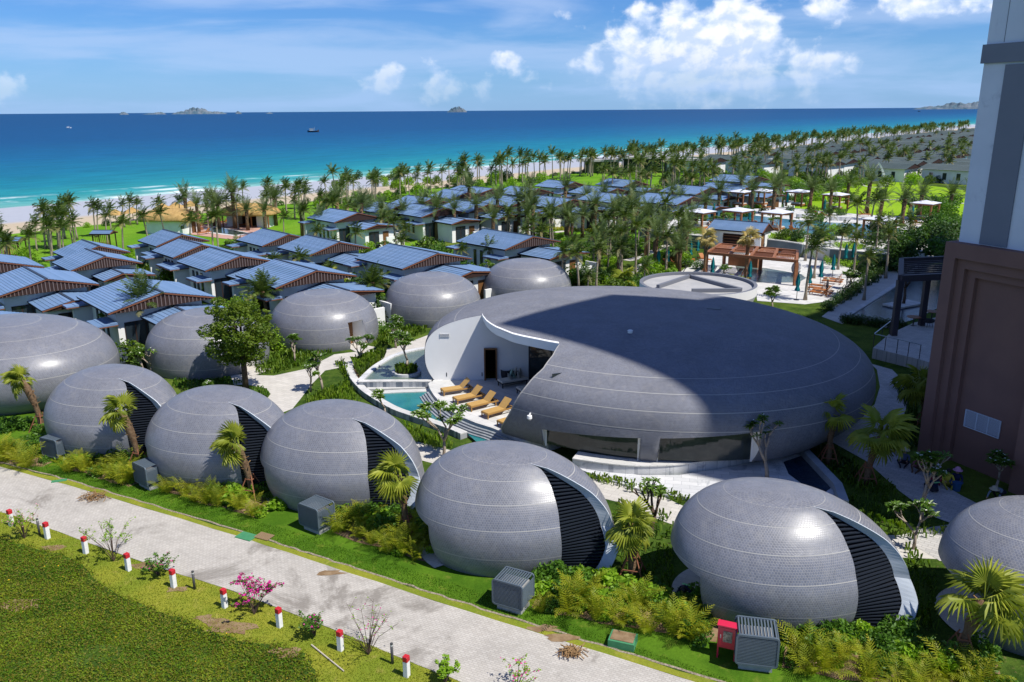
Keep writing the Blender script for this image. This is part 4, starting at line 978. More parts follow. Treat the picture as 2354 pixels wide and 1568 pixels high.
def win(root, c, w, h, ax, split=1):
    """window on a wall; ax 'x' = wall faces +-x"""
    b = MB(); d = (.06, w, h) if ax == 'x' else (w, .06, h); b.box(c, d); o = b.build('window', M_SOFF, root)
    for k in range(split):
        f = (k+.5)/split-.5; cc = (c[0], c[1]+f*w, c[2]) if ax == 'x' else (c[0]+f*w, c[1], c[2]); d2 = (.08, w/split-.10, h-.14) if ax == 'x' else (w/split-.10, .08, h-.14)
        b = MB(); b.box(cc, d2); b.build('pane', M_VWIN, o)
def villa(label, cx, cy, s=1.0, ang=R(-48), annex=1, detail=2, group=None, porch=1, roofm=None):
    """ridge points along local +x (towards the camera's right); local -y is the side seen on the left"""
    root = thing('villa', label, 'villa', (cx, cy, 0), ang, group)
    L, W, ze, zr = 7.5*s, 7.6*s, 3.6, 4.6
    if detail == 2:
        gable_roof(root, L, W, ze, zr, 0, 0, 16, m=roofm, slats=26)
    else:
        gable_roof(root, L, W, ze, zr, 0, 0, 9, m=roofm, lift=.03)
    b = MB(); b.prism([(-L/2+.9,-W/2+.8),(L/2-.9,-W/2+.8),(L/2-.9,W/2-.8),(-L/2+.9,W/2-.8)], 0, ze-.12); b.build('wall', M_VW, root)
    yl = -W/2+.77
    for k, x in enumerate((-1.6, -.6, .55)):
        win(root, (x*s, yl, 1.9), .45, 1.9, 'y')
    win(root, (L/2-.88, -W*.20, 1.35), 2.2*s, 2.3, 'x', 3)
    # white pier wall at the back left corner
    b = MB(); b.box((-L/2+.25, -W/2+.45, 1.45), (.35, 1.9, 2.9)); b.build('pier', M_VW, root)
    def flat_canopy(x, y, l, w, z, name='canopy'):
        n = 3
        for k in range(n):
            b = MB(); y0 = y-w/2+w*k/n; b.add([(x-l/2,y0,z+.10*k/n+.04),(x+l/2,y0,z+.10*k/n+.04),(x+l/2,y0+w/n+.02,z+.10*(k+1)/n),(x-l/2,y0+w/n+.02,z+.10*(k+1)/n),(x-l/2,y0,z-.06),(x+l/2,y0,z-.06),(x+l/2,y0+w/n,z-.06),(x-l/2,y0+w/n,z-.06)], [(0,1,2,3),(0,4,5,1),(2,6,7,3),(1,5,6,2),(3,7,4,0)]); b.build('canopy_course', roofm or M_ROOF, root)
        b = MB(); b.box((x, y, z-.10), (l+.06, w+.06, .07)); b.build('canopy_fascia', M_FASC, root)
    flat_canopy(-L/2+.2, -W/2-.1, 1.6, 2.0, 3.0)
    flat_canopy(L/2-1.4, -W/2-.15, 2.6, 1.5, 2.65)
    if annex:
        # lower wing in front of the slatted gable, towards +x/+y
        AL, AW = 4.6*s, 5.6*s; ax, ay = L/2+AL/2-1.0, W*.18
        gable_roof(root, AL, AW, 2.75, 3.25, ax, ay, 7 if detail == 2 else 3, ridge_off=-.6, m=roofm)
        b = MB(); b.prism([(ax-AL/2,ay-AW/2+.5),(ax+AL/2-.6,ay-AW/2+.5),(ax+AL/2-.6,ay+AW/2-.5),(ax-AL/2,ay+AW/2-.5)], 0, 2.62); b.build('wall', M_VW, root)
        win(root, (ax+AL/2-.58, ay-.9, 1.15), 1.6, 2.1, 'x', 2); 
        b = MB(); b.box((ax+AL/2-.57, ay+1.0, 1.05), (.07,.9,2.1)); b.build('door', M_DOOR, root)
        b = MB(); b.box((ax+AL/2+.5, ay+AW/2-.2, .9), (1.8,.22,1.8)); b.box((ax+AL/2+1.3, ay+.9, .8), (.22,2.2,1.6)); b.build('garden_wall', M_VW, root)
        b = MB(); b.box((ax+AL/2+1.42, ay+1.0, 1.0), (.03,.22,.34)); b.build('wall_opening', M_BACK, root)
    return root
vl = [('b',(-32.2,68.4),(-27.4,62.1),1.08,'villa with blue-grey roof right behind the widest left dome, tall palm in front'),
      ('a',(-43.9,73.5),(-39.6,68.0),1.05,'blue-roofed villa at the far left, beside the slatted carport'),
      ('c',(-43.4,83.7),(-39.9,79.0),.85,'blue-roofed villa with a coconut palm in front of its roof, left group'),
      ('d',(-47.1,89.9),(-43.5,85.7),.80,'blue-roofed villa nearest the palm lawn, leftmost group'),
      ('e',(-41.6,97.7),(-37.5,93.5),.80,'blue-roofed villa just in front of the nearer thatched building'),
      ('f',(-36.5,90.5),(-32.8,85.8),.82,'blue-roofed villa second behind the thatched building, in the middle column'),
      ('g',(-31.0,84.3),(-26.3,78.6),.95,'blue-roofed villa whose gable faces the broad leafy tree, middle column'),
      ('h',(-22.4,76.9),(-17.1,70.9),1.05,'blue-roofed villa directly behind the dome with the brown door'),
      ('i',(-23.2,92.2),(-18.3,87.4),.96,'blue-roofed villa in the middle with a small canopy hut before it'),
      ('j',(-29.7,98.0),(-25.4,93.3),.88,'blue-roofed villa beside the pink-paved pool'),
      ('k',(-12.8,85.9),(-7.2,79.4),1.12,'large blue-roofed villa behind the dome with the drip streak'),
      ('l',(-3.1,96.7),(2.4,90.1),1.12,'blue-roofed villa farthest right, behind the farthest dome')]
for k, f_, n_, s, lab in vl:
    a, c = Vector(f_), Vector(n_); mid = (a+c)/2; villa(lab, mid.x, mid.y, s, R(-48), group='blue-roofed villas by the domes')
for (u, v, lab) in [(-40,735,'blue roof of a villa cut off by the left edge beside the wide dome'), (-25,592,'blue-roofed villa cut off by the left edge near the palm lawn')]:
    p = P(u, v, 4.5); villa(lab, p.x, p.y, 1.0, R(-48), group='blue-roofed villas by the domes')

# middle distance villas, simpler, copied
mid0 = villa('blue-roofed villa', 0, 0, 1.0, R(-48), 1, 1, 'blue-roofed villas beyond the park path'); MT = tree_of(mid0)
mids = [(790,487,.9,'westernmost blue-roofed villa beyond the park, beside the beach palms'),(893,470,.9,'blue-roofed villa beyond the park, second from the left'),(985,476,1.05,'blue-roofed villa beyond the park with palms along its front wall'),(965,455,.9,'blue-roofed villa beyond the park, third row back on the left'),
        (1050,440,.95,'blue-roofed villa beyond the park partly behind yellow-green trees'),(1085,467,1.05,'blue-roofed villa beyond the park with a bright green tree at its corner'),(1095,432,1.25,'long blue-roofed villa at the edge of the beach palms'),(1180,455,1.0,'blue-roofed villa beyond the park, left of centre group'),
        (1205,433,1.0,'blue-roofed villa in the centre group, second row'),(1275,456,1.15,'wide blue-roofed villa with windows facing the dry lawn'),(1290,418,1.0,'blue-roofed villa in the centre group, third row'),(1380,432,1.1,'blue-roofed villa with a small porch roof, centre right'),
        (1430,415,1.0,'blue-roofed villa right of the porch roof, back row'),(1400,447,1.0,'blue-roofed villa half hidden by date palms'),(1540,450,1.2,'long blue-roofed villa left of the pool cabanas'),(1590,430,1.1,'blue-roofed villa behind the left pool cabanas'),
        (1680,425,1.2,'blue-roofed villa above the left pool cabanas'),(1700,405,1.2,'farthest blue-roofed villa before the grey roofs')]
for i, (u, v, s, lab) in enumerate(mids):
    p = P(u, v, 4.4)
    if i == 0: mid0.location = (p.x, p.y, 0); mid0['label'] = lab
    else: dup(mid0, (p.x, p.y, 0), R(-48+random.uniform(-3,3)), lab, (s, s, 1), tree=MT)
# far rows with grey roofs
far0 = thing('far_villa', 'low grey-roofed villa', 'villa', (0,0,0), 0, 'grey-roofed villas in dense rows towards the tower')
b = MB(); L, W = 13, 9
b.add([(-L/2,-W/2,3.3),(L/2,-W/2,3.3),(L/2,0,4.4),(-L/2,0,4.4)], [(0,1,2,3)]); b.add([(-L/2,W/2,3.3),(L/2,W/2,3.3),(L/2,0,4.4),(-L/2,0,4.4)], [(0,3,2,1)])
for k in range(1,5):
    b.box((0,-W/2+k*.9,3.3+.22*k+.02),(L,.10,.05),m=0)
b.build('roof', M_ROOFGR, far0)
b = MB(); b.prism([(-L/2+.7,-W/2+.7),(L/2-.7,-W/2+.7),(L/2-.7,W/2-.7),(-L/2+.7,W/2-.7)], 0, 3.2); b.build('wall', M_VW, far0)
for sx in (-1,1): b = MB(); b.add([(sx*L/2*.985,-W/2,3.2),(sx*L/2*.985,W/2,3.2),(sx*L/2*.985,0,4.35)], [(0,1,2)]); b.build('gable', M_SOFF, far0)
for k in range(3):
    b = MB(); b.box((-3.5+3.3*k,-W/2+.68,1.7),(.9,.06,1.6)); b.build('window', M_VWIN, far0)
FT = tree_of(far0); first = True; nfar = 0
rf = random.Random(21)
def pix(x, y, z=0):
    q = Vector((x, y, z-HC)); zc = q.dot(_f); return CX+F*q.dot(_r)/zc, CY-F*q.dot(_u)/zc
for row in range(12):
    tt_ = -100-17*row
    for k in range(75):
        l_ = 150+13.4*k+rf.uniform(-1.5,1.5); x, y = shore(l_, tt_+rf.uniform(-2,2)); u, v = pix(x, y, 3)
        if u > 2260 or u < 1180: continue
        # the grey rows start beyond the blue villas and the event lawn
        vmax = np.interp(u, [1180,1350,1500,1800,1900,2060,2240], [385,384,388,392,398,402,404])
        if v > vmax or rf.random() < .04: continue
        lab = 'low grey-roofed villa in the dense rows beyond the blue roofs'
        if first: far0.location = (x, y, 0); far0['label'] = lab; far0.rotation_euler.z = R(-48); first = False
        else: dup(far0, (x, y, 0), R(-48+rf.uniform(-4,4)), lab, (1, rf.uniform(.95,1.15), 1), tree=FT)
        nfar += 1
print('far villas', nfar)
# ================================================================== vegetation
def leafmat(name, c, c2, transl=.28, rough=.5, rnd=.16, spec=.35, vs=1.3): return mat(name, c, rough, spec, var=(vs, c2, .9), rnd=rnd, transl=transl)
M_COCO = leafmat('coconut_leaf', (0.040,0.080,0.010), (0.095,0.135,0.018), .2)
M_COCOD = leafmat('old_palm_leaf', (0.257,0.230,0.095), (0.162,0.162,0.054), .2)
M_DATE = leafmat('date_palm_leaf', (0.081,0.128,0.038), (0.135,0.182,0.061), .18)
M_FANL = leafmat('fan_palm_leaf', (0.203,0.257,0.024), (0.324,0.351,0.041), .32)
M_AREC = leafmat('areca_leaf', (.215,.265,.014), (.36,.34,.020), .32)
M_SHRUB = leafmat('shrub_leaf', (0.061,0.149,0.014), (0.115,0.230,0.020), .28)
M_LIME = leafmat('lime_leaf', (0.176,0.324,0.016), (0.257,0.405,0.027), .32)
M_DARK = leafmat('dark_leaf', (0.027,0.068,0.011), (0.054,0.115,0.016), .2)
M_TREE = leafmat('tree_leaf', (0.074,0.142,0.011), (0.149,0.216,0.016), .28)
M_TREEB = leafmat('broad_tree_leaf', (.095,.160,.010), (.16,.215,.018), .3)
M_FRAN = leafmat('frangipani_leaf', (0.061,0.135,0.016), (0.135,0.230,0.027), .25, .35)
M_GRASSB = leafmat('tall_grass_blade', (0.149,0.270,0.027), (0.230,0.338,0.041), .3)
M_HEL = leafmat('strap_leaf', (0.095,0.189,0.016), (0.176,0.257,0.024), .3)
M_TRUNK = mat('palm_trunk', (.27,.22,.165), .9, .15, var=(5,(.36,.31,.25),.7), bump=(12,.6), rnd=.1)
M_TRUNKB = mat('brown_palm_trunk', (.14,.085,.05), .95, .1, var=(7,(.25,.17,.10),.7), bump=(14,.9,.04), rnd=.1)
M_BARK = mat('pale_bark', (.36,.30,.24), .85, .2, var=(6,(.24,.19,.15),.6), bump=(20,.4))
M_BARKD = mat('dark_bark', (.09,.06,.045), .9, .15, var=(6,(.16,.11,.08),.6))
M_STAKE = mat('wooden_stake', (.24,.10,.055), .8, .2)
M_WFLOW = mat('white_petal', (.85,.84,.76), .6, .3)
M_MAG = mat('magenta_bract', (.62,.03,.30), .6, .3, transl=.2)
M_YEL = mat('yellow_flower', (.75,.48,.02), .6, .3)
M_DRY = mat('dry_frond', (.30,.19,.09), .9, .1, var=(6,(.20,.11,.05),.7))

def frond(b, base, az, el, L, droop, wind, nl=14, lw=.055, ll=.62, m=0, rad=.02, seg=7, hang=.55, rng=random):
    """feather leaf: arching midrib with leaflets hanging on both sides"""
    pts = []; p = Vector(base); d0 = Vector((math.cos(az)*math.cos(el), math.sin(az)*math.cos(el), math.sin(el)))
    for i in range(seg+1):
        t = i/seg; pts.append(p.copy()); d = d0+Vector((0,0,-droop*t*t*1.6))+Vector(wind)*t; d.normalize(); p = p+d*(L/seg)
    for i in range(seg):
        a, c = pts[i], pts[i+1]; w = rad*(1-i/seg*.7); sdv = (c-a).cross(Vector((0,0,1)))
        sdv = sdv.normalized() if sdv.length > 1e-4 else Vector((1,0,0)); b.quad(a-sdv*w, a+sdv*w, c+sdv*w*.8, c-sdv*w*.8, m)
    for k in range(nl):
        t = .12+.86*k/(nl-1); f = t*seg; i = min(int(f), seg-1); q = pts[i]+(pts[i+1]-pts[i])*(f-i); tg = (pts[i+1]-pts[i]).normalized()
        sdv = tg.cross(Vector((0,0,1))); sdv = sdv.normalized() if sdv.length > 1e-4 else Vector((1,0,0))
        l_ = ll*(math.sin(PI*min(1, .18+t*.80))**.6)*(1 if t < .85 else .75)
        for s_ in (-1, 1):
            dr = (sdv*s_*(.95-.3*t)+tg*(.35+.6*t)+Vector((0,0,-hang*rng.uniform(.5,1.3)))+Vector(wind)*.5).normalized(); e = q+dr*l_*rng.uniform(.85,1.1); wv = tg*lw
            mid = q+(e-q)*.55+Vector((0,0,.05*l_)); o = len(b.v); b.v += [tuple(q-wv*.6), tuple(q+wv*.6), tuple(mid+wv), tuple(e), tuple(mid-wv)]; b.f.append((o,o+1,o+2,o+3,o+4)); b.m.append(m)
    return b
def ell_pts(n, r, rng, shell=.55):
    v = rng.normal(size=(n,3)); v /= np.linalg.norm(v, axis=1)[:,None]; k = rng.uniform(shell, 1, n)**.6; return v*k[:,None]*np.array(r)
def leaf_cloud(name, centers, size, mats, seed=0, flat=.5, midx=None, up=.3, aspect=.5):
    """leaf-sized bent quads (two triangles each side kept as one quad) at the given points"""
    rng = np.random.default_rng(seed); n = len(centers); d = rng.normal(size=(n,3)); d[:,2] = d[:,2]*flat+up; d /= np.linalg.norm(d, axis=1)[:,None]
    a = rng.normal(size=(n,3)); s = np.cross(d, a); s /= np.linalg.norm(s, axis=1)[:,None]+1e-9
    L = (rng.uniform(.7,1.3,n)*size)[:,None]; w = L*aspect*.5
    c = np.asarray(centers); V = np.stack([c-d*L*.5, c+s*w, c+d*L*.5, c-s*w], 1).reshape(-1,3)
    Fq = np.arange(n*4).reshape(n,4); return npmesh(name, V, Fq, mats, midx)

# ---- coconut palm (two builds: one crown mesh for the many, separate fronds for the near ones)
def coco_trunk(h, lean, seed, r0=.17, r1=.10, m=None):
    rg = random.Random(seed); b = MB(); n = 7; pts = []; az = rg.uniform(0, 2*PI)
    for i in range(n+1):
        t = i/n; pts.append((math.cos(az)*lean*t*t, math.sin(az)*lean*t*t, h*t))
    b.tube(pts, [r0*1.5 if i == 0 else r0+(r1-r0)*i/n for i in range(n+1)], 6); return b.mesh('trunk', m or M_TRUNK, True), Vector(pts[-1])
def coco_crown(top, nf, L, seed, wind=(.55,.35,.0), nl=11, fine=1.0):
    rg = random.Random(seed); b = MB(); wind = (wind[0]*rg.uniform(1.3,2.2), wind[1]+rg.uniform(-.3,.3), .12)
    for k in range(nf):
        az = k*2.399+rg.uniform(-.25,.25); t = k/nf; el = R(80-112*t+rg.uniform(-12,12)); o = top+Vector((0,0,rg.uniform(-.1,.1)))
        frond(b, o, az, el, L*rg.uniform(.85,1.1), .55+.35*t, wind, nl, .075*fine, .60*L/2.2, 1 if t > .80 else 0, .03, 6, rg.uniform(.35,.75), rg)
    b.box((top.x, top.y, top.z-.15), (.3,.3,.45), m=1); return b.mesh('crown', [M_COCO, M_COCOD])
WIND = (.38,-.12,.0)
cp = []
for i in range(6):
    h = [4.6,5.3,6.0,5.0,5.7,6.6][i]; tm, top = coco_trunk(h, [.2,.5,.3,.8,.4,.6][i], i); cm = coco_crown(top, 17+i % 3, 2.15, 40+i, (.42,-.05,0) if i % 2 else (.5,.15,0)); cp.append((tm, cm))
def palm(i, loc, s, label, group, protos=None, cat='palm', nm='coconut_palm'):
    tm, cm = (protos or cp)[i]
    r = tag(obj(nm, None, None, loc, random.uniform(-.4,.4)), label, cat, group); r.scale = (s, s, s*random.uniform(.92,1.08))
    obj('trunk', tm, r); c = obj('crown', cm, r); c['kind'] = 'stuff'; return r
rg = random.Random(5)
def land_from(l, t): x, y = shore(l, t); return x, y
npalm = 0
LABG = 'windblown coconut palms between beach and villas'
# along the beach: the double row
l_ = -75.0
while l_ < 330:
    for k in range(2 if l_ > 10 else 4):
        t_ = -74-rg.random()*(9 if l_ > 10 else 38) if k < 2 else -74-rg.random()*38
        ll = l_+rg.uniform(-1.5,1.5); x, y = shore(ll, t_); u, v = pix(x, y, 0)
        if u < -60 or u > 2225: continue
        if 340 < u < 640 and 470 < v < 560 and t_ < -95: continue
        lab = 'windblown coconut palm in the dense row along the beach' if l_ > 10 else 'windblown coconut palm on the bright beach lawn at the left'
        palm(rg.randrange(6), (x, y, 0 if t_ < -70 else -.3), rg.uniform(.88,1.15)*(.76 if l_ < 30 else .86 if l_ < 70 else 1), lab, LABG); npalm += 1
    l_ += (3.5 if l_ < 60 else 3.3)
print('beach palms', npalm)
# the far end of the row, beyond the 300 nearest palms: one joined object
def joined_palms(name, spots, label):
    VV = []; FF = []; MM = []; o = 0
    for (x, y, z, s, i, a) in spots:
        tm, cm = cp[i]
        for me, mo in ((tm, 0), (cm, 1)):
            v = np.empty(len(me.vertices)*3, np.float32); me.vertices.foreach_get('co', v); v = v.reshape(-1,3)*s; c, q = math.cos(a), math.sin(a); v = np.c_[v[:,0]*c-v[:,1]*q+x, v[:,0]*q+v[:,1]*c+y, v[:,2]+z]
            for pl in me.polygons: FF.append([j+o for j in pl.vertices]); MM.append(mo if mo == 0 else 1+pl.material_index)
            VV.append(v); o += len(v)
    me = D.meshes.new(name); me.from_pydata(np.concatenate(VV).tolist(), [], FF)
    for m_ in (M_TRUNK, M_COCO, M_COCOD): me.materials.append(m_)
    me.polygons.foreach_set('material_index', MM); me.update(); return stuff(obj(name, me), label, 'palms')
sp = []
while l_ < 900:
    for k in range(2):
        x, y = shore(l_+rg.uniform(-1.5,1.5), -74-rg.random()*10); u, v = pix(x, y, 0)
        if u < 2225: sp.append((x, y, 0, rg.uniform(.88,1.15), rg.randrange(6), rg.uniform(-.4,.4)))
    l_ += 4.0+max(0,(l_-500))*.02
SPF = sp[:190]
# ---- date palms in the park and round the pools
dp = []
for i in range(4):
    h = [2.6,3.2,3.8,3.0][i]; rgd = random.Random(70+i); b = MB(); b.tube([(0,0,0),(0,0,h*.5),(.05,0,h)], [.26,.20,.24], 7); tm = b.mesh('trunk', M_TRUNKB, True)
    b = MB()
    for k in range(26):
        t = k/26; frond(b, Vector((.05,0,h-.05)), k*2.399, R(80-88*t+rgd.uniform(-6,6)), rgd.uniform(1.9,2.4), .45+.3*t, (.10,0,0), 13, .045, .42, 0, .022, 6, .15, rgd)
    dp.append((tm, b.mesh('crown', [M_DATE])))
def stakes(parent, h, r, n=4, m=None, w=.04):
    for k in range(n):
        a = 2*PI*k/n+.4; b = MB(); b.bar((r*math.cos(a), r*math.sin(a), 0), (.16*math.cos(a), .16*math.sin(a), h), w); b.build('stake', m or M_STAKE, parent)
for z_, w in ((0,0),): pass
dates = [(695,545),(742,560),(612,540),(1000,552),(1045,548),(1095,545),(1128,555),(1190,540),(1230,545),(1262,538),(1303,552),(1335,545),(1372,532),(1408,530),(1440,520),(930,545),(880,548),(850,535),(820,530),(780,520),
         (1010,510),(1080,505),(1150,500),(1215,498),(1295,495),(1345,500),(1390,495),(1445,490),(1500,495),(1540,505),(1145,530),(970,525),
         (575,532),(535,525),(505,528),(460,535),(488,520),(430,520),(640,520)]
for i, (u, v) in enumerate(dates):
    p = P(u+rg.uniform(-6,6), v+rg.uniform(-2,2)); r = palm(rg.randrange(4), p, rg.uniform(1.05,1.4), 'staked date palm on the park lawn between the two villa groups' if u > 650 else 'short date palm beside the pink-paved pool', 'date palms on the park lawns', dp, nm='date_palm')
pool_d = [(1618,518,'left of the white hut'),(1725,505,'at the pool edge left of centre'),(1775,500,'between two cabanas on the pool deck'),(1860,488,'behind the pool, left of the tall cabana'),(1990,500,'standing at the far pool edge'),(2020,515,'in front of the far pool edge'),(2070,528,'at the right end of the pool'),(2110,510,'near the rightmost cabana'),(1945,470,'behind the pool on the bright lawn'),(2180,500,'close to the tower on the bright lawn'),(1905,495,'with the widest crown beside the pool'),(1650,495,'beside the leftmost cabana'),(1560,500,'left of the cabanas'),(1700,470,'behind the back cabanas'),(1790,465,'behind the back cabanas'),(2220,520,'nearest the tower')]
for u, v, w in pool_d:
    p = P(u, v, 1.0); r = palm(rg.randrange(4), (p.x, p.y, 1.0), rg.uniform(1.15,1.5), 'grey-green date palm '+w, 'date palms round the big pool', dp, nm='date_palm'); stakes(r, 1.2, .55, 4, None, .05)
# coconut palms among the villas and farther back
sc = [(1500+random.Random(k).uniform(0,1)*0+0, 0) for k in range(0)]
rg2 = random.Random(17); n2 = 0
for k in range(900):
    u = rg2.uniform(1380, 2225); v = rg2.uniform(308, 470); 
    vtop = np.interp(u, [1380,1600,1900,2100,2230], [400,372,332,310,300]); vbot = np.interp(u, [1380,1600,1800,2000,2230], [470,465,440,415,415])
    if not (vtop < v < vbot): continue
    if rg2.random() > .20+.25*(v-vtop)/100: continue
    p = P(u, v); SPF.append((p.x, p.y, 0, rg2.uniform(.8,1.15), rg2.randrange(6), rg2.uniform(-.4,.4))); n2 += 1
    if n2 > 175: break
joined_palms('distant_palms', SPF, 'far coconut palms at the end of the beach row and among the grey roofs')
for u, v, s in [(1460,640,1.0),(1530,630,1.0),(1490,600,.9),(1395,600,.9),(1310,640,.8),(1440,560,.9),(1575,590,.9),(1850,690,1.05),(1960,640,.9),(2010,600,.9),(1905,560,.9),(1290,660,.8),(1125,640,.75),(880,560,.9),(1265,560,.8),(1850,600,.95)]:
    p = P(u, v); palm(rg2.randrange(6), p, s*.86, 'coconut palm between the domes and the pool terraces', 'coconut palms round the pool terraces')
# ---- near coconut palms with every frond its own
def near_coco(loc, h, L, nf, label, seed, wind=(.1,0,0), spear=True):
    t = thing('coconut_palm', label, 'palm', loc, 0, None); rgx = random.Random(seed)
    tm, top = coco_trunk(h, .25, seed, .16, .13, M_TRUNKB); obj('trunk', tm, t)
    b = MB(); b.lathe([(.16,-.5),(.26,-.1),(.20,.15),(.05,.3)], 9, 0, (top.x,top.y,top.z)); b.build('crownshaft', M_TRUNKB, t)
    for k in range(nf):
        f_ = k/nf; b = MB(); old = f_ > .82
        frond(b, top+Vector((0,0,.1)), k*2.399, R(84-95*f_+rgx.uniform(-6,6)), L*rgx.uniform(.85,1.1), .35+.5*f_, wind, 26, .036, .58, 0, .03, 8, .55, rgx); b.build('frond', M_COCOD if old else M_COCO, t)
    return t
near_coco(P(338,802), 3.7, 2.5, 24, 'tall scruffy coconut palm with folded upright fronds before a blue roof', 3, (.05,0,.25))
near_coco(P(617,752), 3.0, 2.2, 22, 'coconut palm with a pale upright spear leaf, between two rear domes', 5, (.05,0,.1))
near_coco(P(858,722), 2.7, 2.1, 22, 'coconut palm left of the drip-streaked dome', 8, (.15,0,.05))
near_coco(P(180,640), 1.6, 1.8, 12, 'short yellow-green palm before the left blue roofs', 9, (.2,0,0))
near_coco(P(400,660), .8, 1.7, 11, 'low arching palm among shrubs between the left villas', 12, (.2,0,0))
near_coco(P(595,735), .9, 1.5, 10, 'low broad-leaved palm beside the rear dome', 13, (0,0,.2))
near_coco(P(545,600), 1.6, 1.6, 12, 'small coconut palm before the pink-paved pool', 14)

# ---- fan palms by the road domes: trunk, stakes and single fan leaves
def fanleaf_mesh(seed, n=22, L=.80, m=None):
    rgx = random.Random(seed); b = MB()
    b.bar((0,0,0), (.55,0,.02), .03, .02)
    for k in range(n):
        a = R(-125+250*k/(n-1)); da = R(250/(n-1))*.50; l = L*(.72+.28*math.cos(a*.6))*rgx.uniform(.88,1.05); h = Vector((.55,0,.02))
        def q(r, ang, z): return h+Vector((r*math.cos(ang), r*math.sin(ang), z))
        z1, z2 = .05-abs(a)*.02, -.16*rgx.uniform(.6,1.6)
        o = len(b.v); b.v += [tuple(h), tuple(q(l*.5,a-da,z1-.02)), tuple(q(l*.55,a,z1+.03)), tuple(q(l*.5,a+da,z1-.02)), tuple(q(l*.85,a,z2*.5)), tuple(q(l*1.05,a+rgx.uniform(-.05,.05),z2*1.6))]
        b.f += [(o,o+1,o+4,o+2), (o,o+2,o+4,o+3), (o+1,o+5,o+4), (o+3,o+4,o+5)]; b.m += [0]*4
    return b.mesh('leaf', m or M_FANL)
FL = [fanleaf_mesh(i) for i in range(4)]; M_FANS = M_FANL
def fan_palm(loc, h, label, seed, lean=(-.3,0), ln=15, s=1.0, wind=-1.0, stk=True):
    t = thing('fan_palm', label, 'palm', loc, 0, 'fan palms beside the domes'); rgx = random.Random(seed); b = MB(); n = 8
    pts = [(lean[0]*(i/n)**2, lean[1]*(i/n)**2, h*i/n) for i in range(n+1)]
    b.tube(pts, [.15+.05*(i > 4)+rgx.uniform(-.015,.02) for i in range(n)]+[.12], 8); b.build('trunk', M_TRUNKB, t, True)
    top = Vector(pts[-1])
    b = MB()
    for k in range(16):
        a = rgx.uniform(0,2*PI); z = h*rgx.uniform(.5,.98); f = z/h; o = Vector((lean[0]*f*f, lean[1]*f*f, z)); e = o+Vector((math.cos(a)*.30, math.sin(a)*.30, .16)); b.bar(o, e, .05, .02)
    st_ = b.build('leaf_bases', M_DRY, t); st_['kind'] = 'stuff'
    for k in range(ln):
        o = obj('leaf', FL[rgx.randrange(4)], t); az = k*2.399+rgx.uniform(-.3,.3)
        d = Vector((math.cos(az), math.sin(az)))+Vector((wind*.75, -.1)); az2 = math.atan2(d.y, d.x); el = R(rgx.uniform(35,75) if k < 4 else rgx.uniform(-25,30) if k < ln-3 else rgx.uniform(-60,-30))
        o.location = top+Vector((0,0,.05)); o.rotation_mode = 'XYZ'; o.rotation_euler = (rgx.uniform(-.3,.3), -el, az2); o.scale = (s*rgx.uniform(.85,1.15),)*3
    if stk:
        for k in range(4):
            a = 2*PI*k/4+.5; b = MB(); b.bar((.72*math.cos(a), .72*math.sin(a), 0), (.14*math.cos(a), .14*math.sin(a), 1.15), .045); b.build('stake', M_STAKE, t)
        for zz, rr_ in ((.45,.50),(.95,.26)):
            for k in range(4):
                a = 2*PI*k/4+.5; c = a+PI/2; b = MB(); b.bar((rr_*math.cos(a), rr_*math.sin(a), zz), (rr_*math.cos(c), rr_*math.sin(c), zz), .04); b.build('stake_rail', M_STAKE, t)
    return t
def P2(u, v, z=0): p = P(u, v, z); return (p.x, p.y, z)
fan_palm(P2(98,990), 3.2, 'fan palm with torn leaves in front of the wide left dome', 1, (-.5,-.3), 13, .82, -1.4)
fan_palm(P2(322,1078), 3.3, 'fan palm with scorched leaves in front of the smallest front dome', 2, (-.4,-.3), 12, .78, -1.3)
fan_palm(P2(580,1140), 2.7, 'fan palm before the slit of the second front dome from the left', 3, (-.5,-.1), 13, .84, -1.4)
fan_palm(P2(936,1235), 2.95, 'fan palm left of the centre foreground dome', 4, (-.3,-.1), 14, .92, -1.3)
fan_palm(P2(1452,1325), 2.15, 'small fan palm on a stake frame between the two right domes', 5, (-.1,0), 14, .85, .1)
fan_palm(P2(2204,1520), 2.35, 'bright fan palm blown to the right at the lower right corner', 6, (.5,.0), 16, 1.15, 1.0)
fan_palm(P2(1990,1112), 2.5, 'fan palm in shade beside the pavement bend', 7, (.5,.1), 14, 1.2, .7)
fan_palm(P2(1903,1066), 2.7, 'fan palm in shade standing close to the great dome', 8, (0,.2), 10, .95, -.8)
fan_palm(P2(2120,985), 2.6, 'dark fan palm against the brown tower base', 9, (-.3,0), 14, 1.2, -.4)
fan_palm(P2(765,690), 2.0, 'yellow-leaved fan palm behind the dome with the brown door', 10, (0,0), 14, 1.1, 0.0, False)
fan_palm(P2(1690,705), 1.6, 'broad fan palm at the right side of the round building', 11, (0,0), 11, 1.1, -.2, False)
fan_palm(P2(1435,672), 1.4, 'broad fan palm left of the round building', 12, (0,0), 10, 1.1, 0, False)
for u, v, w in [(1617,640,'left'),(1712,640,'right')]:
    t = fan_palm(P2(u,v), 4.4, 'dry straw-coloured fan palm in front of the wooden pergola, the %s one' % w, 20+u, (.1,0), 12, 1.0, 0)
    for c in kids(t):
        if c.name.startswith('leaf'): c.data = D.meshes.get('leaf_dry') or (lambda m_: (setattr(m_, 'name', 'leaf_dry'), m_.materials.clear(), m_.materials.append(leafmat('dry_fan_leaf', (0.567,0.459,0.203), (0.405,0.351,0.135), .25)), m_)[-1])(FL[0].copy()) if not c.name.startswith('leaf_bases') else c.data
        if c.name.startswith('trunk'): pass

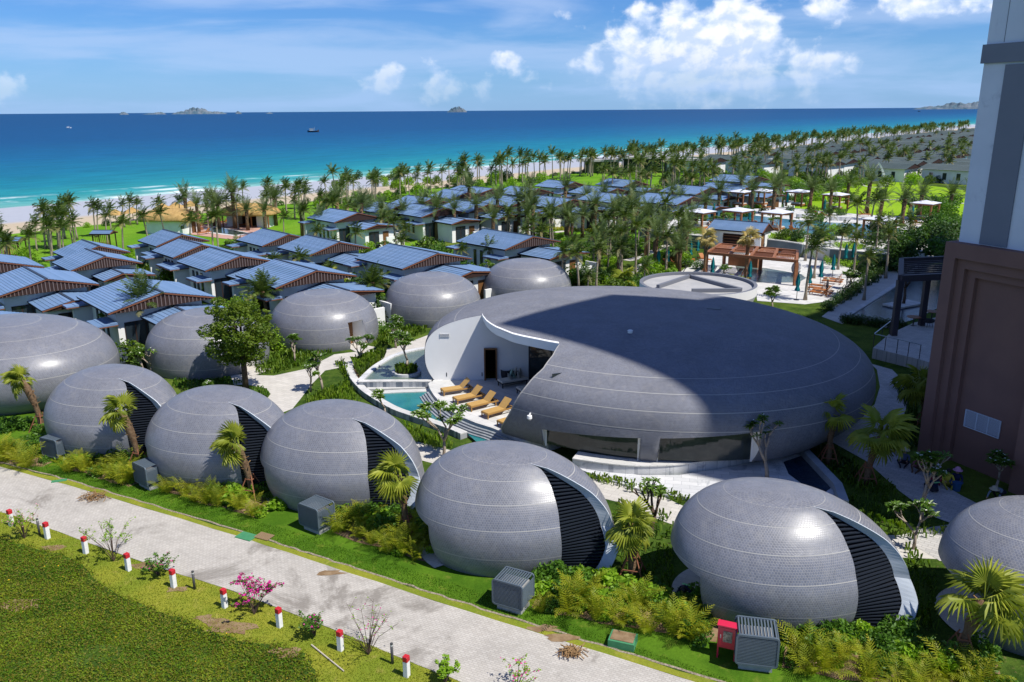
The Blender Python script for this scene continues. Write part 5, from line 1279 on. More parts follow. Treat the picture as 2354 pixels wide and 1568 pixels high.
# ---- areca clumps and leafy shrubs in the beds behind the road lawn
def areca_mesh(seed, n=13, L=1.55):
    rgx = random.Random(seed); b = MB()
    for k in range(n):
        o = Vector((rgx.uniform(-.15,.15), rgx.uniform(-.15,.15), 0)); frond(b, o, k*2.399, R(rgx.uniform(48,82)), L*rgx.uniform(.8,1.15), .75, (.12,0,0), 15, .022, .34, 0, .012, 7, .22, rgx)
    return b.mesh('areca', M_AREC)
AR = [areca_mesh(i) for i in range(5)]
def shrub_mesh(name, seed, r, n, size, m, flat=.5, clumps=14, aspect=.5):
    rng = np.random.default_rng(seed); c = ell_pts(clumps, (r[0]*.75, r[1]*.75, r[2]*.7), rng, .5); c[:,2] = np.abs(c[:,2])+r[2]*.15
    idx = rng.integers(0, clumps, n); sub = ell_pts(n, (r[0]*.38, r[1]*.38, r[2]*.34), rng, .75); pts = c[idx]+sub; pts[:,2] = np.abs(pts[:,2])
    return leaf_cloud(name, pts, size, [m], seed, flat, None, .35, aspect)
SH = [shrub_mesh('shrub', 100+i, (.62,.62,.75), 900, .13, M_SHRUB) for i in range(3)]
SHL = [shrub_mesh('shrub', 110+i, (.55,.55,.6), 420, .22, M_LIME, .4, 12, .6) for i in range(2)]
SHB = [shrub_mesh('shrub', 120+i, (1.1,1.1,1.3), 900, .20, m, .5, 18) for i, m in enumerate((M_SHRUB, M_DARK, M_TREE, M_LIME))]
def plant(nm, me, loc, s, label, cat, group, sz=None):
    o = tag(obj(nm, me, None, loc, random.uniform(0, 6.28)), label, cat, group); o.scale = (s, s, s*(sz or 1)); return o
def between(a, c, n, jx=.3):
    for k in range(n):
        t = (k+.5)/n; yield (a[0]+(c[0]-a[0])*t+random.uniform(-jx,jx), a[1]+(c[1]-a[1])*t+random.uniform(-jx,jx))
beds = [  # (front edge from, to), rows, what fills them, where it is
    ((-30,1062),(95,1075),'by the leftmost box unit'), ((160,1078),(300,1120),'between the first and second box units'), ((372,1128),(590,1192),'before the dome with the palm shadow'),
    ((770,1225),(985,1295),'between the third box unit and the centre dome'), ((1225,1400),(1640,1480),'between the centre dome and the red cabinet'), ((1800,1535),(2330,1640),'at the lower right corner')]
BEDPOLY = []
for (a_, c_, w) in beds:
    a, c = P(*a_), P(*c_); d = (c-a).normalized(); nrm = Vector((-d.y, d.x, 0)); Ld = (c-a).length
    BEDPOLY.append([a, c, c+nrm*2.4, a+nrm*2.2])
    struct(sheet('planting_bed', jit([a+(c-a)*(k/8) for k in range(9)]+[c+nrm*2.4+(a-c)*(k/8) for k in range(9)], .12, int(Ld*9)), .010, M_SOIL))
    for x, y in between(a, c, max(3, int(Ld/.85)), .28): plant('areca_palm', random.choice(AR), (x, y, 0), random.uniform(.55,1.1), 'feathery yellow-green areca palm '+w, 'plant', 'areca palms edging the road lawn')
    for x, y in between(a+nrm*.75, c+nrm*.75, max(3, int(Ld/1.1)), .35):
        if random.random() < .7: plant('areca_palm', random.choice(AR), (x, y, 0), random.uniform(.6,1.1), 'feathery yellow-green areca palm '+w, 'plant', 'areca palms edging the road lawn')
    for x, y in between(a+nrm*.45, c+nrm*.45, max(3, int(Ld/1.0)), .35): plant('leafy_shrub', random.choice(SH+SHL), (x, y, 0), random.uniform(.45,.8), 'rounded green shrub '+w, 'shrub', 'leafy shrubs in the dome beds')
    for x, y in between(a+nrm*1.35, c+nrm*1.35, max(3, int(Ld/.50)), .55): plant('leafy_shrub', random.choice(SH+SHL), (x, y, 0), random.uniform(.75,1.35), 'rounded green shrub '+w, 'shrub', 'leafy shrubs in the dome beds')
    for x, y in between(a+nrm*2.25, c+nrm*2.25, max(2, int(Ld/.75)), .4): plant('leafy_shrub', random.choice(SH+SHL), (x, y, 0), random.uniform(.8,1.3), 'rounded green shrub '+w, 'shrub', 'leafy shrubs in the dome beds')
for u, v, w in [(800,1185,'left of the centre dome slit'),(835,1175,'left of the centre dome slit'),(862,1190,'left of the centre dome slit'),(1268,1335,'at the foot of the centre dome'),(1300,1345,'at the foot of the centre dome'),(1335,1350,'at the foot of the centre dome'),(1245,1350,'at the foot of the centre dome'),
              (1905,1470,'at the foot of the right dome'),(1940,1460,'at the foot of the right dome'),(1870,1495,'at the foot of the right dome'),(1980,1480,'at the foot of the right dome'),(2060,1470,'right of the right dome slit'),(2100,1500,'right of the right dome slit'),(2040,1510,'right of the right dome slit'),(1600,1470,'left of the red cabinet'),(550,1125,'at the foot of the second front dome'),(520,1110,'at the foot of the second front dome'),
              (240,1055,'at the foot of the smallest front dome'),(290,1065,'at the foot of the smallest front dome'),(60,985,'below the wide left dome'),(20,990,'below the wide left dome'),(100,1000,'below the wide left dome')]:
    p = P(u, v); plant('leafy_shrub', random.choice(SH), (p.x, p.y, 0), random.uniform(.9,1.3), 'dense green shrub '+w, 'shrub', 'leafy shrubs in the dome beds')

# ---- low strap-leaved ground cover: uncountable
def strap_field(name, polys, dens, h, m, seed, label, z=0.0, w=.035, spread=.5, excl=None, kind=None, seg=1):
    rng = np.random.default_rng(seed); P_ = []
    for poly in polys:
        xs = [p[0] for p in poly]; ys = [p[1] for p in poly]; A = (max(xs)-min(xs))*(max(ys)-min(ys)); n = int(A*dens)
        q = np.c_[rng.uniform(min(xs), max(xs), n), rng.uniform(min(ys), max(ys), n)]; P_.append(q[in_poly(q, poly)])
    q = np.concatenate(P_); n = len(q)
    az = rng.uniform(0, 2*PI, n); out = rng.uniform(.2, 1, n)*spread; hh = h*rng.uniform(.5, 1.15, n); ww = w*rng.uniform(.7,1.3,n)
    b0 = np.c_[q, np.full(n, z)]; d = np.c_[np.cos(az), np.sin(az), 0*az]; s = np.c_[-np.sin(az), np.cos(az), 0*az]*ww[:,None]
    mid = b0+d*(out*hh*.45)[:,None]+np.c_[0*az, 0*az, hh*.8]; tip = b0+d*(out*hh*1.25)[:,None]+np.c_[0*az, 0*az, hh*rng.uniform(.6,1,n)]
    V = np.stack([b0-s*.6, b0+s*.6, mid+s, tip, mid-s], 1).reshape(-1,3)
    me = D.meshes.new(name); Fl = [tuple(range(i*5, i*5+5)) for i in range(0)]
    Fq = np.arange(n*5).reshape(n,5); me = npmesh(name, V, Fq, [m]); o = obj(name, me); stuff(o, label, 'plants'); return o
def W_(l): return [P(u,v) for u,v in l]
strap_field('ground_cover', [W_([(590,862),(640,858),(700,840),(760,812),(800,800),(780,790),(720,795),(640,812),(585,840)]), W_([(864,805),(905,790),(975,768),(985,745),(940,752),(880,770),(860,790)])], 42, .42, M_HEL, 1, 'yellow-green strap-leaved plants under the frangipani by the rear domes')
strap_field('ground_cover', [W_([(395,890),(470,905),(560,880),(530,868),(470,878),(400,872)]), W_([(575,895),(600,892),(622,905),(612,920),(590,915)])], 45, .30, M_SHRUB, 2, 'low dark plants below the dome behind the broad tree')
strap_field('ground_cover', [W_([(1345,1100),(1400,1118),(1480,1140),(1560,1158),(1620,1160),(1560,1140),(1480,1122),(1390,1098)])], 55, .42, M_HEL, 3, 'grassy plants edging the forecourt pool')
strap_field('ground_cover', [W_([(1400,1230),(1545,1260),(1550,1380),(1460,1400),(1400,1330)]), W_([(1420,1150),(1560,1190),(1550,1250),(1400,1215)])], 20, .38, M_HEL, 4, 'sparse strap-leaved plants on bare soil between the right domes')
strap_field('ground_cover', [W_([(1940,1140),(2080,1190),(2190,1225),(2120,1240),(2010,1240),(1940,1190)]), W_([(1960,1060),(2060,1130),(2100,1180),(1990,1150),(1900,1080)]), W_([(2070,1250),(2150,1310),(2160,1450),(2090,1440),(2080,1300)])], 26, .42, M_HEL, 5, 'strap-leaved plants along the shaded pavement')
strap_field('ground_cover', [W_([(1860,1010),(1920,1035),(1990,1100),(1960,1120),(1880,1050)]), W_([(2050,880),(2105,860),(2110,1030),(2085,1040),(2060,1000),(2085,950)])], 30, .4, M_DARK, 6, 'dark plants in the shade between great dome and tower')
strap_field('tall_grass', [[Vector((p.x,p.y,0)) for p in [Q(u,v,.3) for u,v in [(812,838),(855,820),(886,812),(882,826),(848,852),(828,872)]]]], 150, .75, M_GRASSB, 7, 'tall bright grass between pool wall and pool border', .3, .012, .35)
strap_field('tall_grass', [W_([(700,925),(740,905),(790,890),(795,870),(770,840),(790,832),(800,860),(806,900),(830,930),(810,945),(720,945)]), W_([(935,985),(975,1000),(1010,1010),(1040,1030),(1000,1035),(940,1012)])], 70, .55, M_GRASSB, 8, 'tall bright grass outside the curved pool wall', 0, .014, .4)
strap_field('tall_grass', [[Vector((pc.x+.75*math.cos(a), pc.y+.7*math.sin(a), 0)) for a in np.linspace(0,2*PI,20)[:-1]]], 200, .7, M_GRASSB, 9, 'tuft of tall grass in the round planter ring', ZT, .012, .35)
# lawn of creeping plants with yellow flowers at the bottom left
rng = np.random.default_rng(5)
xs = [p.x for p in PLOT]; ys = [p.y for p in PLOT]; n = 520000
q = np.c_[rng.uniform(max(min(xs),-30), min(max(xs),2), n), rng.uniform(15, min(max(ys),34), n)]
uu = np.array([0.]); q = q[in_poly(q+rng.normal(0,.13,q.shape)+.10*np.sin(q[:,::-1]*7.0), PLOT)]
d_ = q-np.array([0,0]); sx = np.sin(q[:,0]*.9+1.3*np.sin(q[:,1]*.7))+np.sin(q[:,1]*1.1+q[:,0]*.35+2.0*np.sin(q[:,0]*.31)); q = q[(sx > -1.75) | (rng.random(len(q)) < .45)]
cen = np.c_[q, rng.uniform(.01, .085, len(q))]; keep = rng.random(len(cen)) < .75; cen = cen[keep]
mi = (rng.random(len(cen)) < .0035).astype(int)+(rng.random(len(cen)) < .42)*2; mi = np.where(mi > 2, 2, mi)
M_CREEP = leafmat('creeper_leaf', (0.080,0.160,0.006), (0.185,0.240,0.012), .2, .6, 0, .15, .55); M_CREEP2 = leafmat('creeper_leaf_olive', (0.142,0.135,0.014), (0.189,0.176,0.027), .2, .6, 0, .15, .4)
o = obj('creeping_plants', leaf_cloud('creeping_plants', cen, .078, [M_CREEP, M_YEL, M_CREEP2], 6, .35, mi, .5, .55)); stuff(o, 'dark green creeping plants dotted with yellow flowers at the lower left', 'plants')
# short blades on the verge and on the lawn beside the road
strap_field('verge_grass', [RL+vbs[::-1]], 420, .05, leafmat('verge_blade', (.29,.32,.035), (.21,.27,.028), .3), 31, 'short yellow-green grass of the verge', .004, .012, .5)
strap_field('lawn_grass', [offs(RU,.45)+[P(u,v) for u,v in ((1900,1640),(1500,1500),(1100,1360),(700,1230),(300,1110),(0,1045),(-150,1010))]], 330, .06, leafmat('lawn_blade', (.085,.19,.010), (.12,.23,.012), .3), 32, 'short green grass of the road lawn', .004, .012, .5)
# sandy bare patches in it
for u, v, r_ in [(410,1355,.28),(470,1420,.22),(530,1445,.5),(495,1430,.3),(40,1390,.5),(330,1300,.3),(660,1500,.35),(120,1260,.3)]:
    p = P(u, v); rgx = random.Random(int(u)); struct(sheet('bare_soil', [Vector((p.x+r_*rgx.uniform(.6,1.3)*math.cos(a)*1.7, p.y+r_*rgx.uniform(.5,1.1)*math.sin(a), 0)) for a in np.linspace(0,2*PI,15)[:-1]], .010+u*.00002, M_SOIL))

# ---- frangipani: forked pale limbs ending in leaf rosettes and white flowers
def frangipani(loc, h, label, seed, spread=.7, leaves=9, depth=4, bark=None, dens=1.0, flowers=True, leafL=.31, group='frangipani trees'):
    t = thing('frangipani', label, 'tree', loc, 0, group); rgx = random.Random(seed); b = MB(); tips = []
    def grow(p, d, L, r, k):
        e = p+d*L; mid = p+d*L*.5+Vector((rgx.uniform(-.05,.05), rgx.uniform(-.05,.05), 0))*L; b.tube([p, mid, e], [r, r*.85, r*.72], 5)
        if k == 0 or (k < depth-1 and rgx.random() < .08): tips.append((e, d)); return
        for j in range(2 if rgx.random() < .65 else 3):
            a = rgx.uniform(0, 2*PI); nd = (d+Vector((math.cos(a), math.sin(a), 0))*spread*rgx.uniform(.6,1.2)+Vector((0,0,.25))).normalized(); grow(e, nd, L*rgx.uniform(.62,.85), r*.7, k-1)
    grow(Vector((0,0,0)), Vector((rgx.uniform(-.15,.15), rgx.uniform(-.15,.15), 1)).normalized(), h*.30, h*.028+.02, depth); b.build('limbs', bark or M_BARK, t, True)
    V = MB(); Fw = MB()
    for e, d in tips:
        if rgx.random() > dens: continue
        for j in range(leaves+4):
            a = 2*PI*j/(leaves+4)+rgx.uniform(-.2,.2); el = rgx.uniform(-.15,.75); dr = Vector((math.cos(a)*math.cos(el), math.sin(a)*math.cos(el), math.sin(el))); sd_ = dr.cross(Vector((0,0,1))).normalized()*leafL*.17; l = leafL*rgx.uniform(.8,1.2)
            q1 = e+dr*l*.55+Vector((0,0,.02)); q2 = e+dr*l+Vector((0,0,-.05)); V.add([e, q1+sd_, q2, q1-sd_], [(0,1,2,3)])
        if flowers and rgx.random() < .30:
            for j in range(2):
                c = e+d*.08+Vector((rgx.uniform(-.08,.08), rgx.uniform(-.08,.08), rgx.uniform(.04,.12))); s_ = .04; Fw.add([c+Vector((s_,0,0)), c+Vector((0,s_,0.01)), c+Vector((-s_,0,0)), c+Vector((0,-s_,.01))], [(0,1,2,3)])
    o = V.build('leaves', M_FRAN, t); o['kind'] = 'stuff'
    if Fw.v: o = Fw.build('flowers', M_WFLOW, t); o['kind'] = 'stuff'
    return t
FG = [((1762,1108,0),3.6,'bare-limbed frangipani in the forecourt pool against the great dome',1,.45,8,4,None,.8),((1497,1232,0),3.1,'crooked dark-barked frangipani between the two right domes',2,.75,9,3,M_BARKD,.75),((2118,1200,0),3.4,'tall thin frangipani at the edge of the tower shadow',3,.5,9,4,None,.9),
      ((2100,1262,0),2.4,'bushy white-flowered frangipani beside the right dome',4,.9,9,4,None,1),((1020,1050,0),3.0,'many-branched frangipani between the pool and the centre dome',5,.8,10,5,None,1),((934,858,ZT),3.1,'frangipani growing in the round planter ring',6,.75,9,5,None,1),
      ((742,900,0),2.9,'frangipani at the fork of the white path',7,.8,9,4,None,.8),((679,832,0),2.2,'round white-flowered frangipani before the rear dome',8,.75,9,4,None,1),((350,862,0),2.2,'leafless pale frangipani beside the rear dome',9,.8,7,4,None,.25),((828,845,0),2.6,'thin frangipani in front of the dome with the brown door',10,.7,8,4,None,.8),
      ((885,958,0),1.9,'low frangipani in front of the pool wall',11,.8,9,4,None,1),((330,862,0),2.0,'leafy frangipani left of the rear dome',12,.8,9,4,None,1),((480,912,0),1.1,'low white-flowered frangipani below the rear dome',13,1.0,9,4,None,1),((255,800,0),3.0,'frangipani hedge tree behind the wide left dome',14,.9,10,5,None,1),
      ((290,770,0),3.2,'frangipani before the white villa wall behind the wide dome',15,.9,10,5,None,1),((910,800,0),2.8,'frangipani next to the drip-streaked dome',16,.8,9,5,None,1),((1165,690,0),2.0,'small frangipani before the farthest dome',17,.9,9,4,None,1),((1290,668,0),2.0,'small frangipani right of the farthest dome',18,.9,9,4,None,1),
      ((1568,640,0),2.2,'frangipani behind the round building',19,.9,9,4,None,1),((1660,655,0),2.4,'frangipani before the pergola pool',20,.9,9,4,None,1),((1775,715,0),2.8,'frangipani right of the round building',21,.9,9,5,None,1),((1935,680,0),2.6,'frangipani at the lower right of the sun deck',22,.9,9,5,None,1),((1955,665,0),2.4,'frangipani by the dark hedge of the walkway',23,.9,9,4,None,1),
      ((2290,1130,0),2.0,'small white-flowered frangipani at the foot of the tower',24,.7,8,4,None,.9),((165,905,0),1.6,'small frangipani in front of the wide left dome',25,.8,9,3,None,1),((715,900,0),2.4,'frangipani left of the path fork',26,.8,9,4,None,1)]
for (uv, h, lab, sd_, sp, lv_, dp_, bk, dn) in FG:
    p = P(*uv); frangipani((p.x, p.y, uv[2]), h, lab, sd_, sp, lv_, dp_, bk, dn)
# ---- broad leafy tree
def leafy_tree(loc, h, r, label, seed, m=None, n=5200, size=.16, cat='tree', clumps=46, trunk=M_BARKD, group=None, nm='leafy_tree', cz=.62):
    t = thing(nm, label, cat, loc, 0, group); rgx = random.Random(seed); rng = np.random.default_rng(seed); b = MB()
    b.tube([(0,0,0),(.03,.02,h*.22),(-.02,.03,h*.42)], [r*.085,r*.07,r*.065], 8)
    for k in range(7):
        a = k*2.4; e = Vector((math.cos(a)*r*.65, math.sin(a)*r*.65, h*(.55+.3*rgx.random()))); b.tube([(0,.02,h*.36), tuple(e*.5+Vector((0,0,h*.24))), tuple(e)], [r*.045,r*.03,.015], 5)
    b.build('trunk', trunk, t, True)
    c = ell_pts(clumps, (r*.88, r*.88, h*.34), rng, .35); c[:,2] += h*cz
    idx = rng.integers(0, clumps, n); k = rng.uniform(.16,.34,clumps)*r; sub = ell_pts(n, (1,1,.55), rng, .6)*k[idx][:,None]
    o = obj('crown', leaf_cloud('crown', c[idx]+sub, size, [m or M_TREE], seed, .35, None, .2, .55), t); o['kind'] = 'stuff'; return t
leafy_tree(P2(565,897), 6.9, 2.6, 'broad leafy tree with a dark trunk standing on the white path', 1, M_TREEB, 15000, .19, clumps=80)
# scattered trees and shrubs round the villas
def scatter(lst, protos, smin_, smax, nm, lab, cat, grp, z=0):
    for u, v in lst:
        p = P(u, v, z); plant(nm, random.choice(protos), (p.x, p.y, z), random.uniform(smin_, smax), lab, cat, grp)
rs = random.Random(99)
def gapfill(u0, u1, v0, v1, n): return [(rs.uniform(u0,u1), rs.uniform(v0,v1)) for _ in range(n)]
near_sh = [(230,770),(262,785),(300,800),(215,650),(245,665),(270,620),(300,640),(330,630),(190,620),(352,640),(385,660),(430,640),(455,665),(480,690),(500,640),(330,845),(300,838),(60,600),(30,615),(90,625),(300,600),(380,620),(420,615),(880,735),(870,765),(640,800),(870,690),(590,780),(600,810),(640,730),(760,660),(780,655),(850,600),(880,610),(600,610),(575,620),(660,570),(700,575),(850,575),(870,560),
           (1080,600),(1095,620),(1110,605),(1140,615),(1280,600),(1310,610),(1340,600),(1360,630),(1380,650),(1330,650),(1410,640),(1420,660),(1470,660),(1500,640),(1355,580),(1300,570),(1390,575),(1430,590),(250,700),(285,715),(275,740),(240,730),(210,710)]
scatter(near_sh, SHB, .8, 1.5, 'garden_shrub', 'garden shrub filling the gap between villas and domes', 'shrub', 'garden shrubs among the near villas')
scatter(gapfill(1130,1500,545,660,34)+gapfill(1480,1640,560,630,10), SHB, .6, 1.2, 'slope_shrub', 'garden shrub on the slope between the farthest dome and the pools', 'shrub', 'garden shrubs near the round building')
scatter(gapfill(740,1500,500,545,50), SHB, .5, 1.0, 'park_shrub', 'low shrub beside the winding park path', 'shrub', 'garden shrubs in the park')
scatter(gapfill(720,1560,455,500,60), SHB, .7, 1.25, 'park_shrub', 'hedge shrub in front of the blue villas beyond the park', 'shrub', 'hedge shrubs beyond the park')
far_l = []
while len(far_l) < 210:
    u = rs.uniform(1450,2230); v = rs.uniform(305,470)
    if v > np.interp(u, [1450,1900,2230], [392,328,296])+4 and v < np.interp(u, [1450,1800,2230], [470,455,418]): far_l.append((u, v))
scatter(far_l, SHB, 1.2, 2.4, 'round_tree', 'leafy tree or tall shrub between the far grey roofs', 'tree', 'trees between the far villas')
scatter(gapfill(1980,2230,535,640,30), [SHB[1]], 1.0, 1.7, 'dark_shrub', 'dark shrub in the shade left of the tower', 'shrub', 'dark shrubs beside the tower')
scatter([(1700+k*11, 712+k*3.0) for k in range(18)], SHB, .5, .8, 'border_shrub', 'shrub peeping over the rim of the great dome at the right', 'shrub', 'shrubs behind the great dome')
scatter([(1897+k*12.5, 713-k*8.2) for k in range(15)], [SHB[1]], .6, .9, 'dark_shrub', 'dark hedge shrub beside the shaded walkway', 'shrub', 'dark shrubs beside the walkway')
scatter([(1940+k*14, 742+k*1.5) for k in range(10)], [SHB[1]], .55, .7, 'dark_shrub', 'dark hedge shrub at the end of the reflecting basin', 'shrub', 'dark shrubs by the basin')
# flower bands in the park
M_YELF = leafmat('yellow_hedge', (0.459,0.405,0.014), (0.270,0.324,0.027), .2)
for poly, lab in (([(870,540),(935,532),(1000,536),(1000,545),(930,548),(872,552)],'yellow flower band on the left park lawn'),([(1020,530),(1110,522),(1110,530),(1030,540)],'yellow flower band in the middle park lawn'),([(1240,520),(1400,528),(1400,536),(1250,530)],'yellow flower band before the date palms')):
    pl_ = W_(poly); rngx = np.random.default_rng(3); xs = [p.x for p in pl_]; ys = [p.y for p in pl_]; q = np.c_[rngx.uniform(min(xs),max(xs),14000), rngx.uniform(min(ys),max(ys),14000)]; q = q[in_poly(q, pl_)][:4500]
    stuff(obj('flower_band', leaf_cloud('flower_band', np.c_[q, rngx.uniform(.1,.5,len(q))], .22, [M_YELF], 3)), lab, 'plants')

scatter([(pix(*shore(l, -71-rs.random()*2.5))) for l in np.arange(-70, 330, 3.2)], SHB, .5, .9, 'beach_shrub', 'low shrub at the seam of lawn and beach sand', 'shrub', 'low shrubs along the beach edge')
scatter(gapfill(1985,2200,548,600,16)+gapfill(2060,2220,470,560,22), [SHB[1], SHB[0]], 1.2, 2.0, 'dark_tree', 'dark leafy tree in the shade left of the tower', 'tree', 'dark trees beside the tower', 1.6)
scatter(gapfill(1590,1960,486,512,14)+gapfill(1790,1960,540,560,12), SHB, .8, 1.3, 'terrace_shrub', 'leafy shrub on the pool terrace', 'shrub', 'shrubs on the pool terrace', 1.6)
scatter(gapfill(1700,1960,440,475,26), SHB, 1.0, 1.6, 'terrace_shrub', 'leafy shrub behind the pool cabanas', 'shrub', 'shrubs behind the cabanas', 0)
for u, v in [(1640,537),(1670,530),(1790,537),(1830,545),(1770,520),(1960,552)]:
    p = P(u, v, ZU if 'ZU' in globals() else 1.6, ); frangipani((p.x, p.y, 1.6), 2.7, 'frangipani in the planting strip of the pool terrace', int(u), .9, 9, 4, None, 1)
for u, v, s in [(1330,690,.9),(1370,665,.95),(1350,700,.7),(1480,700,.7),(1245,610,.9),(1225,590,.8),(1560,585,.9),(1515,560,.9),(1870,640,1.0),(1985,690,.9),(2035,640,1.0),(1965,580,1.1),(2040,610,1.1),(1995,555,1.1),(2080,590,1.1),(1925,620,1.0)]:
    p = P(u, v); palm(rg2.randrange(6), p, s*.86, 'coconut palm between the domes and the pool terraces', 'coconut palms round the pool terraces')

# gardens between the near villas: shrubs and small trees wherever no villa or dome stands
VILLAS = [o for o in COL.objects if o.parent is None and o.name.startswith('villa')]
DOMES = [(o.location.x, o.location.y, 5.0 if 'wide' not in o['label'] else 7.6) for o in COL.objects if o.parent is None and o.name.startswith('spa_dome')]+[(GC.x, GC.y, 15.5)]
def free(x, y, m=.3):
    for o in VILLAS:
        dx, dy = x-o.location.x, y-o.location.y; a = -o.rotation_euler.z; lx, ly = dx*math.cos(a)-dy*math.sin(a), dx*math.sin(a)+dy*math.cos(a)
        if -4.6-m < lx < 4.4+m and -4.7-m < ly < 4.0+m: return False
        if 4.0 < lx < 7.6+m and -2.2-m < ly < 4.4+m: return False
    return all((x-a)**2+(y-b)**2 > (r+m-.4)**2 for a, b, r in DOMES)
rv = random.Random(202); k = 0; tries = 0
YL = [shrub_mesh('shrub', 130+i, (.9,.9,1.0), 800, .20, M_LIME, .4, 16, .6) for i in range(2)]
while k < 170 and tries < 6000:
    tries += 1; x, y = rv.uniform(-60,8), rv.uniform(56,104)
    if shore_t(x, y) > -116 or shore_t(x, y) < -157 or not free(x, y): continue
    s_ = rv.uniform(.7,1.7); plant('garden_shrub', rv.choice(SHB+YL), (x, y, 0), s_, 'garden shrub filling the gap between villas and domes', 'shrub', 'garden shrubs among the near villas', rv.uniform(.9,1.3)); k += 1
k = 0; tries = 0
while k < 22 and tries < 3000:
    tries += 1; x, y = rv.uniform(-58,6), rv.uniform(58,102)
    if shore_t(x, y) > -118 or shore_t(x, y) < -158 or not free(x, y, .6): continue
    frangipani((x, y, 0), rv.uniform(2.4,3.6), 'frangipani between the near villas', 400+k, .85, 9, 4, None, 1); k += 1
k = 0; tries = 0
while k < 12 and tries < 3000:
    tries += 1; x, y = rv.uniform(-56,6), rv.uniform(60,102)
    if shore_t(x, y) > -118 or shore_t(x, y) < -158 or not free(x, y, .9): continue
    palm(rv.randrange(6), (x, y, 0), rv.uniform(.5,.75), 'young coconut palm between the near villas', 'young coconut palms among the near villas'); k += 1
# and between the villas beyond the park
k = 0; tries = 0
while k < 90 and tries < 5000:
    tries += 1; x, y = rv.uniform(-45,95), rv.uniform(120,240); u, v = pix(x, y, 0)
    if not (740 < u < 1760 and 405 < v < 492) or not free(x, y, 0): continue
    plant('hedge_shrub', rv.choice(SHB+YL), (x, y, 0), rv.uniform(.9,1.9), 'shrub between the blue-roofed villas beyond the park', 'shrub', 'shrubs between the villas beyond the park', 1.2); k += 1

# more palms on the slope and in the park, as thick as they stand there
rq = random.Random(77)
for k in range(18):
    u, v = rq.uniform(1120,1600), rq.uniform(545,650); p = P(u, v)
    if free(p.x, p.y, .2): palm(rq.randrange(4), p, rq.uniform(.9,1.3), 'date palm on the slope', 'date palms on the slope behind the great dome', dp, nm='date_palm')
for k in range(30):
    u, v = rq.uniform(760,1560), rq.uniform(500,556); p = P(u, v)
    if free(p.x, p.y, .2): palm(rq.randrange(4), p, rq.uniform(.95,1.35), 'date palm in the park', 'date palms on the park lawns', dp, nm='date_palm')
for k in range(16):
    u, v = rq.uniform(1130,1600), rq.uniform(550,650); p = P(u, v)
    if free(p.x, p.y, .2): palm(rq.randrange(6), p, rq.uniform(.6,.85), 'coconut palm on the slope', 'coconut palms round the pool terraces')
for k in range(40):
    u, v = rq.uniform(1120,1600), rq.uniform(560,680); p = P(u, v)
    if free(p.x, p.y, 0): plant('slope_shrub', rq.choice(SHB+YL), p, rq.uniform(.7,1.5), 'shrub on the slope', 'shrub', 'garden shrubs near the round building', 1.1)

for k in range(24):
    x, y = shore(rq.uniform(-75,12), rq.uniform(-112,-73)); u, v = pix(x, y, 0)
    if 340 < u < 640 and 470 < v < 560: continue
    palm(rq.randrange(6), (x, y, 0), rq.uniform(.7,.92), 'windblown coconut palm on the bright beach lawn at the left', LABG)
# ================================================================== pools, decks and garden buildings at the right
ZU = 1.6
M_RETW = mat('retaining_slate', (.13,.17,.19), .6, .3, var=(.5,(.09,.12,.14),.7), coord='World')
M_FAB = mat('canopy_fabric', (.62,.64,.72), .8, .2)
M_TEAL = mat('teal_fabric', (.008,.17,.19), .8, .15, var=(5,(.005,.11,.13),.6))
M_TEAK = mat('orange_teak', (.42,.155,.045), .6, .3, var=(5,(.30,.11,.035),.5), rnd=.1)
M_RATT = mat('tan_weave', (.50,.31,.10), .6, .3, var=(7,(.42,.25,.08),.5), fine=(120,.25))
M_RATTF = mat('tan_frame', (.36,.20,.06), .55, .3)
M_BLK = mat('black_metal', (.02,.02,.022), .4, .5)
M_CUSH = mat('cream_cushion', (.55,.54,.48), .85, .15)
M_MINT = mat('mint_cushion', (.22,.36,.32), .85, .15)
M_WICK = mat('dark_wicker', (.03,.03,.035), .6, .3)
up = wpoly([(1563,537),(1643,543),(1760,548),(1850,563),(1910,572),(2066,587),(2210,565),(2240,505),(1990,494),(1870,483),(1800,476),(1640,486),(1560,500),(1490,528)], ZU)
up = [P(u,v,ZU) for u,v in [(1563,537),(1643,543),(1760,548),(1850,563),(1910,572),(2066,587),(2210,565),(2240,505),(1990,494),(1870,483),(1800,476),(1640,486),(1560,500),(1490,528)]]
struct(sheet('upper_deck', up, ZU, M_DECK, 1.7))
struct(sheet('pool_water', [P(u,v,ZU) for u,v in [(1603,500),(1650,492),(1746,497),(1826,506),(1943,514),(2050,519),(2075,530),(2040,540),(1960,546),(1930,542),(1883,541),(1838,536),(1780,522),(1700,513),(1620,509)]], ZU+.02, mat_water('blue_pool_water', (.02,.13,.20), (.05,.22,.30), .8, .06, .3, .7)))
rw = thing('retaining_wall', 'dark slate retaining wall below the cabana terrace', 'wall')
for seg in ([(1470,524),(1490,531),(1563,540),(1640,546)], [(1764,552),(1800,556),(1845,563)], [(1908,574),(1985,581),(2066,589)]):
    c = smooth_curve([P(u,v,ZU) for u,v in seg], 3); b = MB(); ribbon(c, .3, 0, ZU+.05, b); b.build('wall_body', M_RETW, rw); b = MB(); ribbon(c, .45, ZU+.05, ZU+.16, b); b.build('coping', M_DECK, rw)
low = wpoly([(1545,640),(1590,605),(1640,580),(1700,576),(1850,583),(1905,598),(1995,632),(1925,690),(1850,700),(1740,692),(1735,655),(1560,645)])
struct(sheet('sun_deck', low, .02, M_DECK))
struct(sheet('pool_water', wpoly([(1690,612),(1760,617),(1841,631),(1852,640),(1835,650),(1735,650),(1700,640)]), .035, mat_water('shallow_pool_water', (.10,.14,.14), (.17,.22,.21), 1.2, .06, .3, .6)))
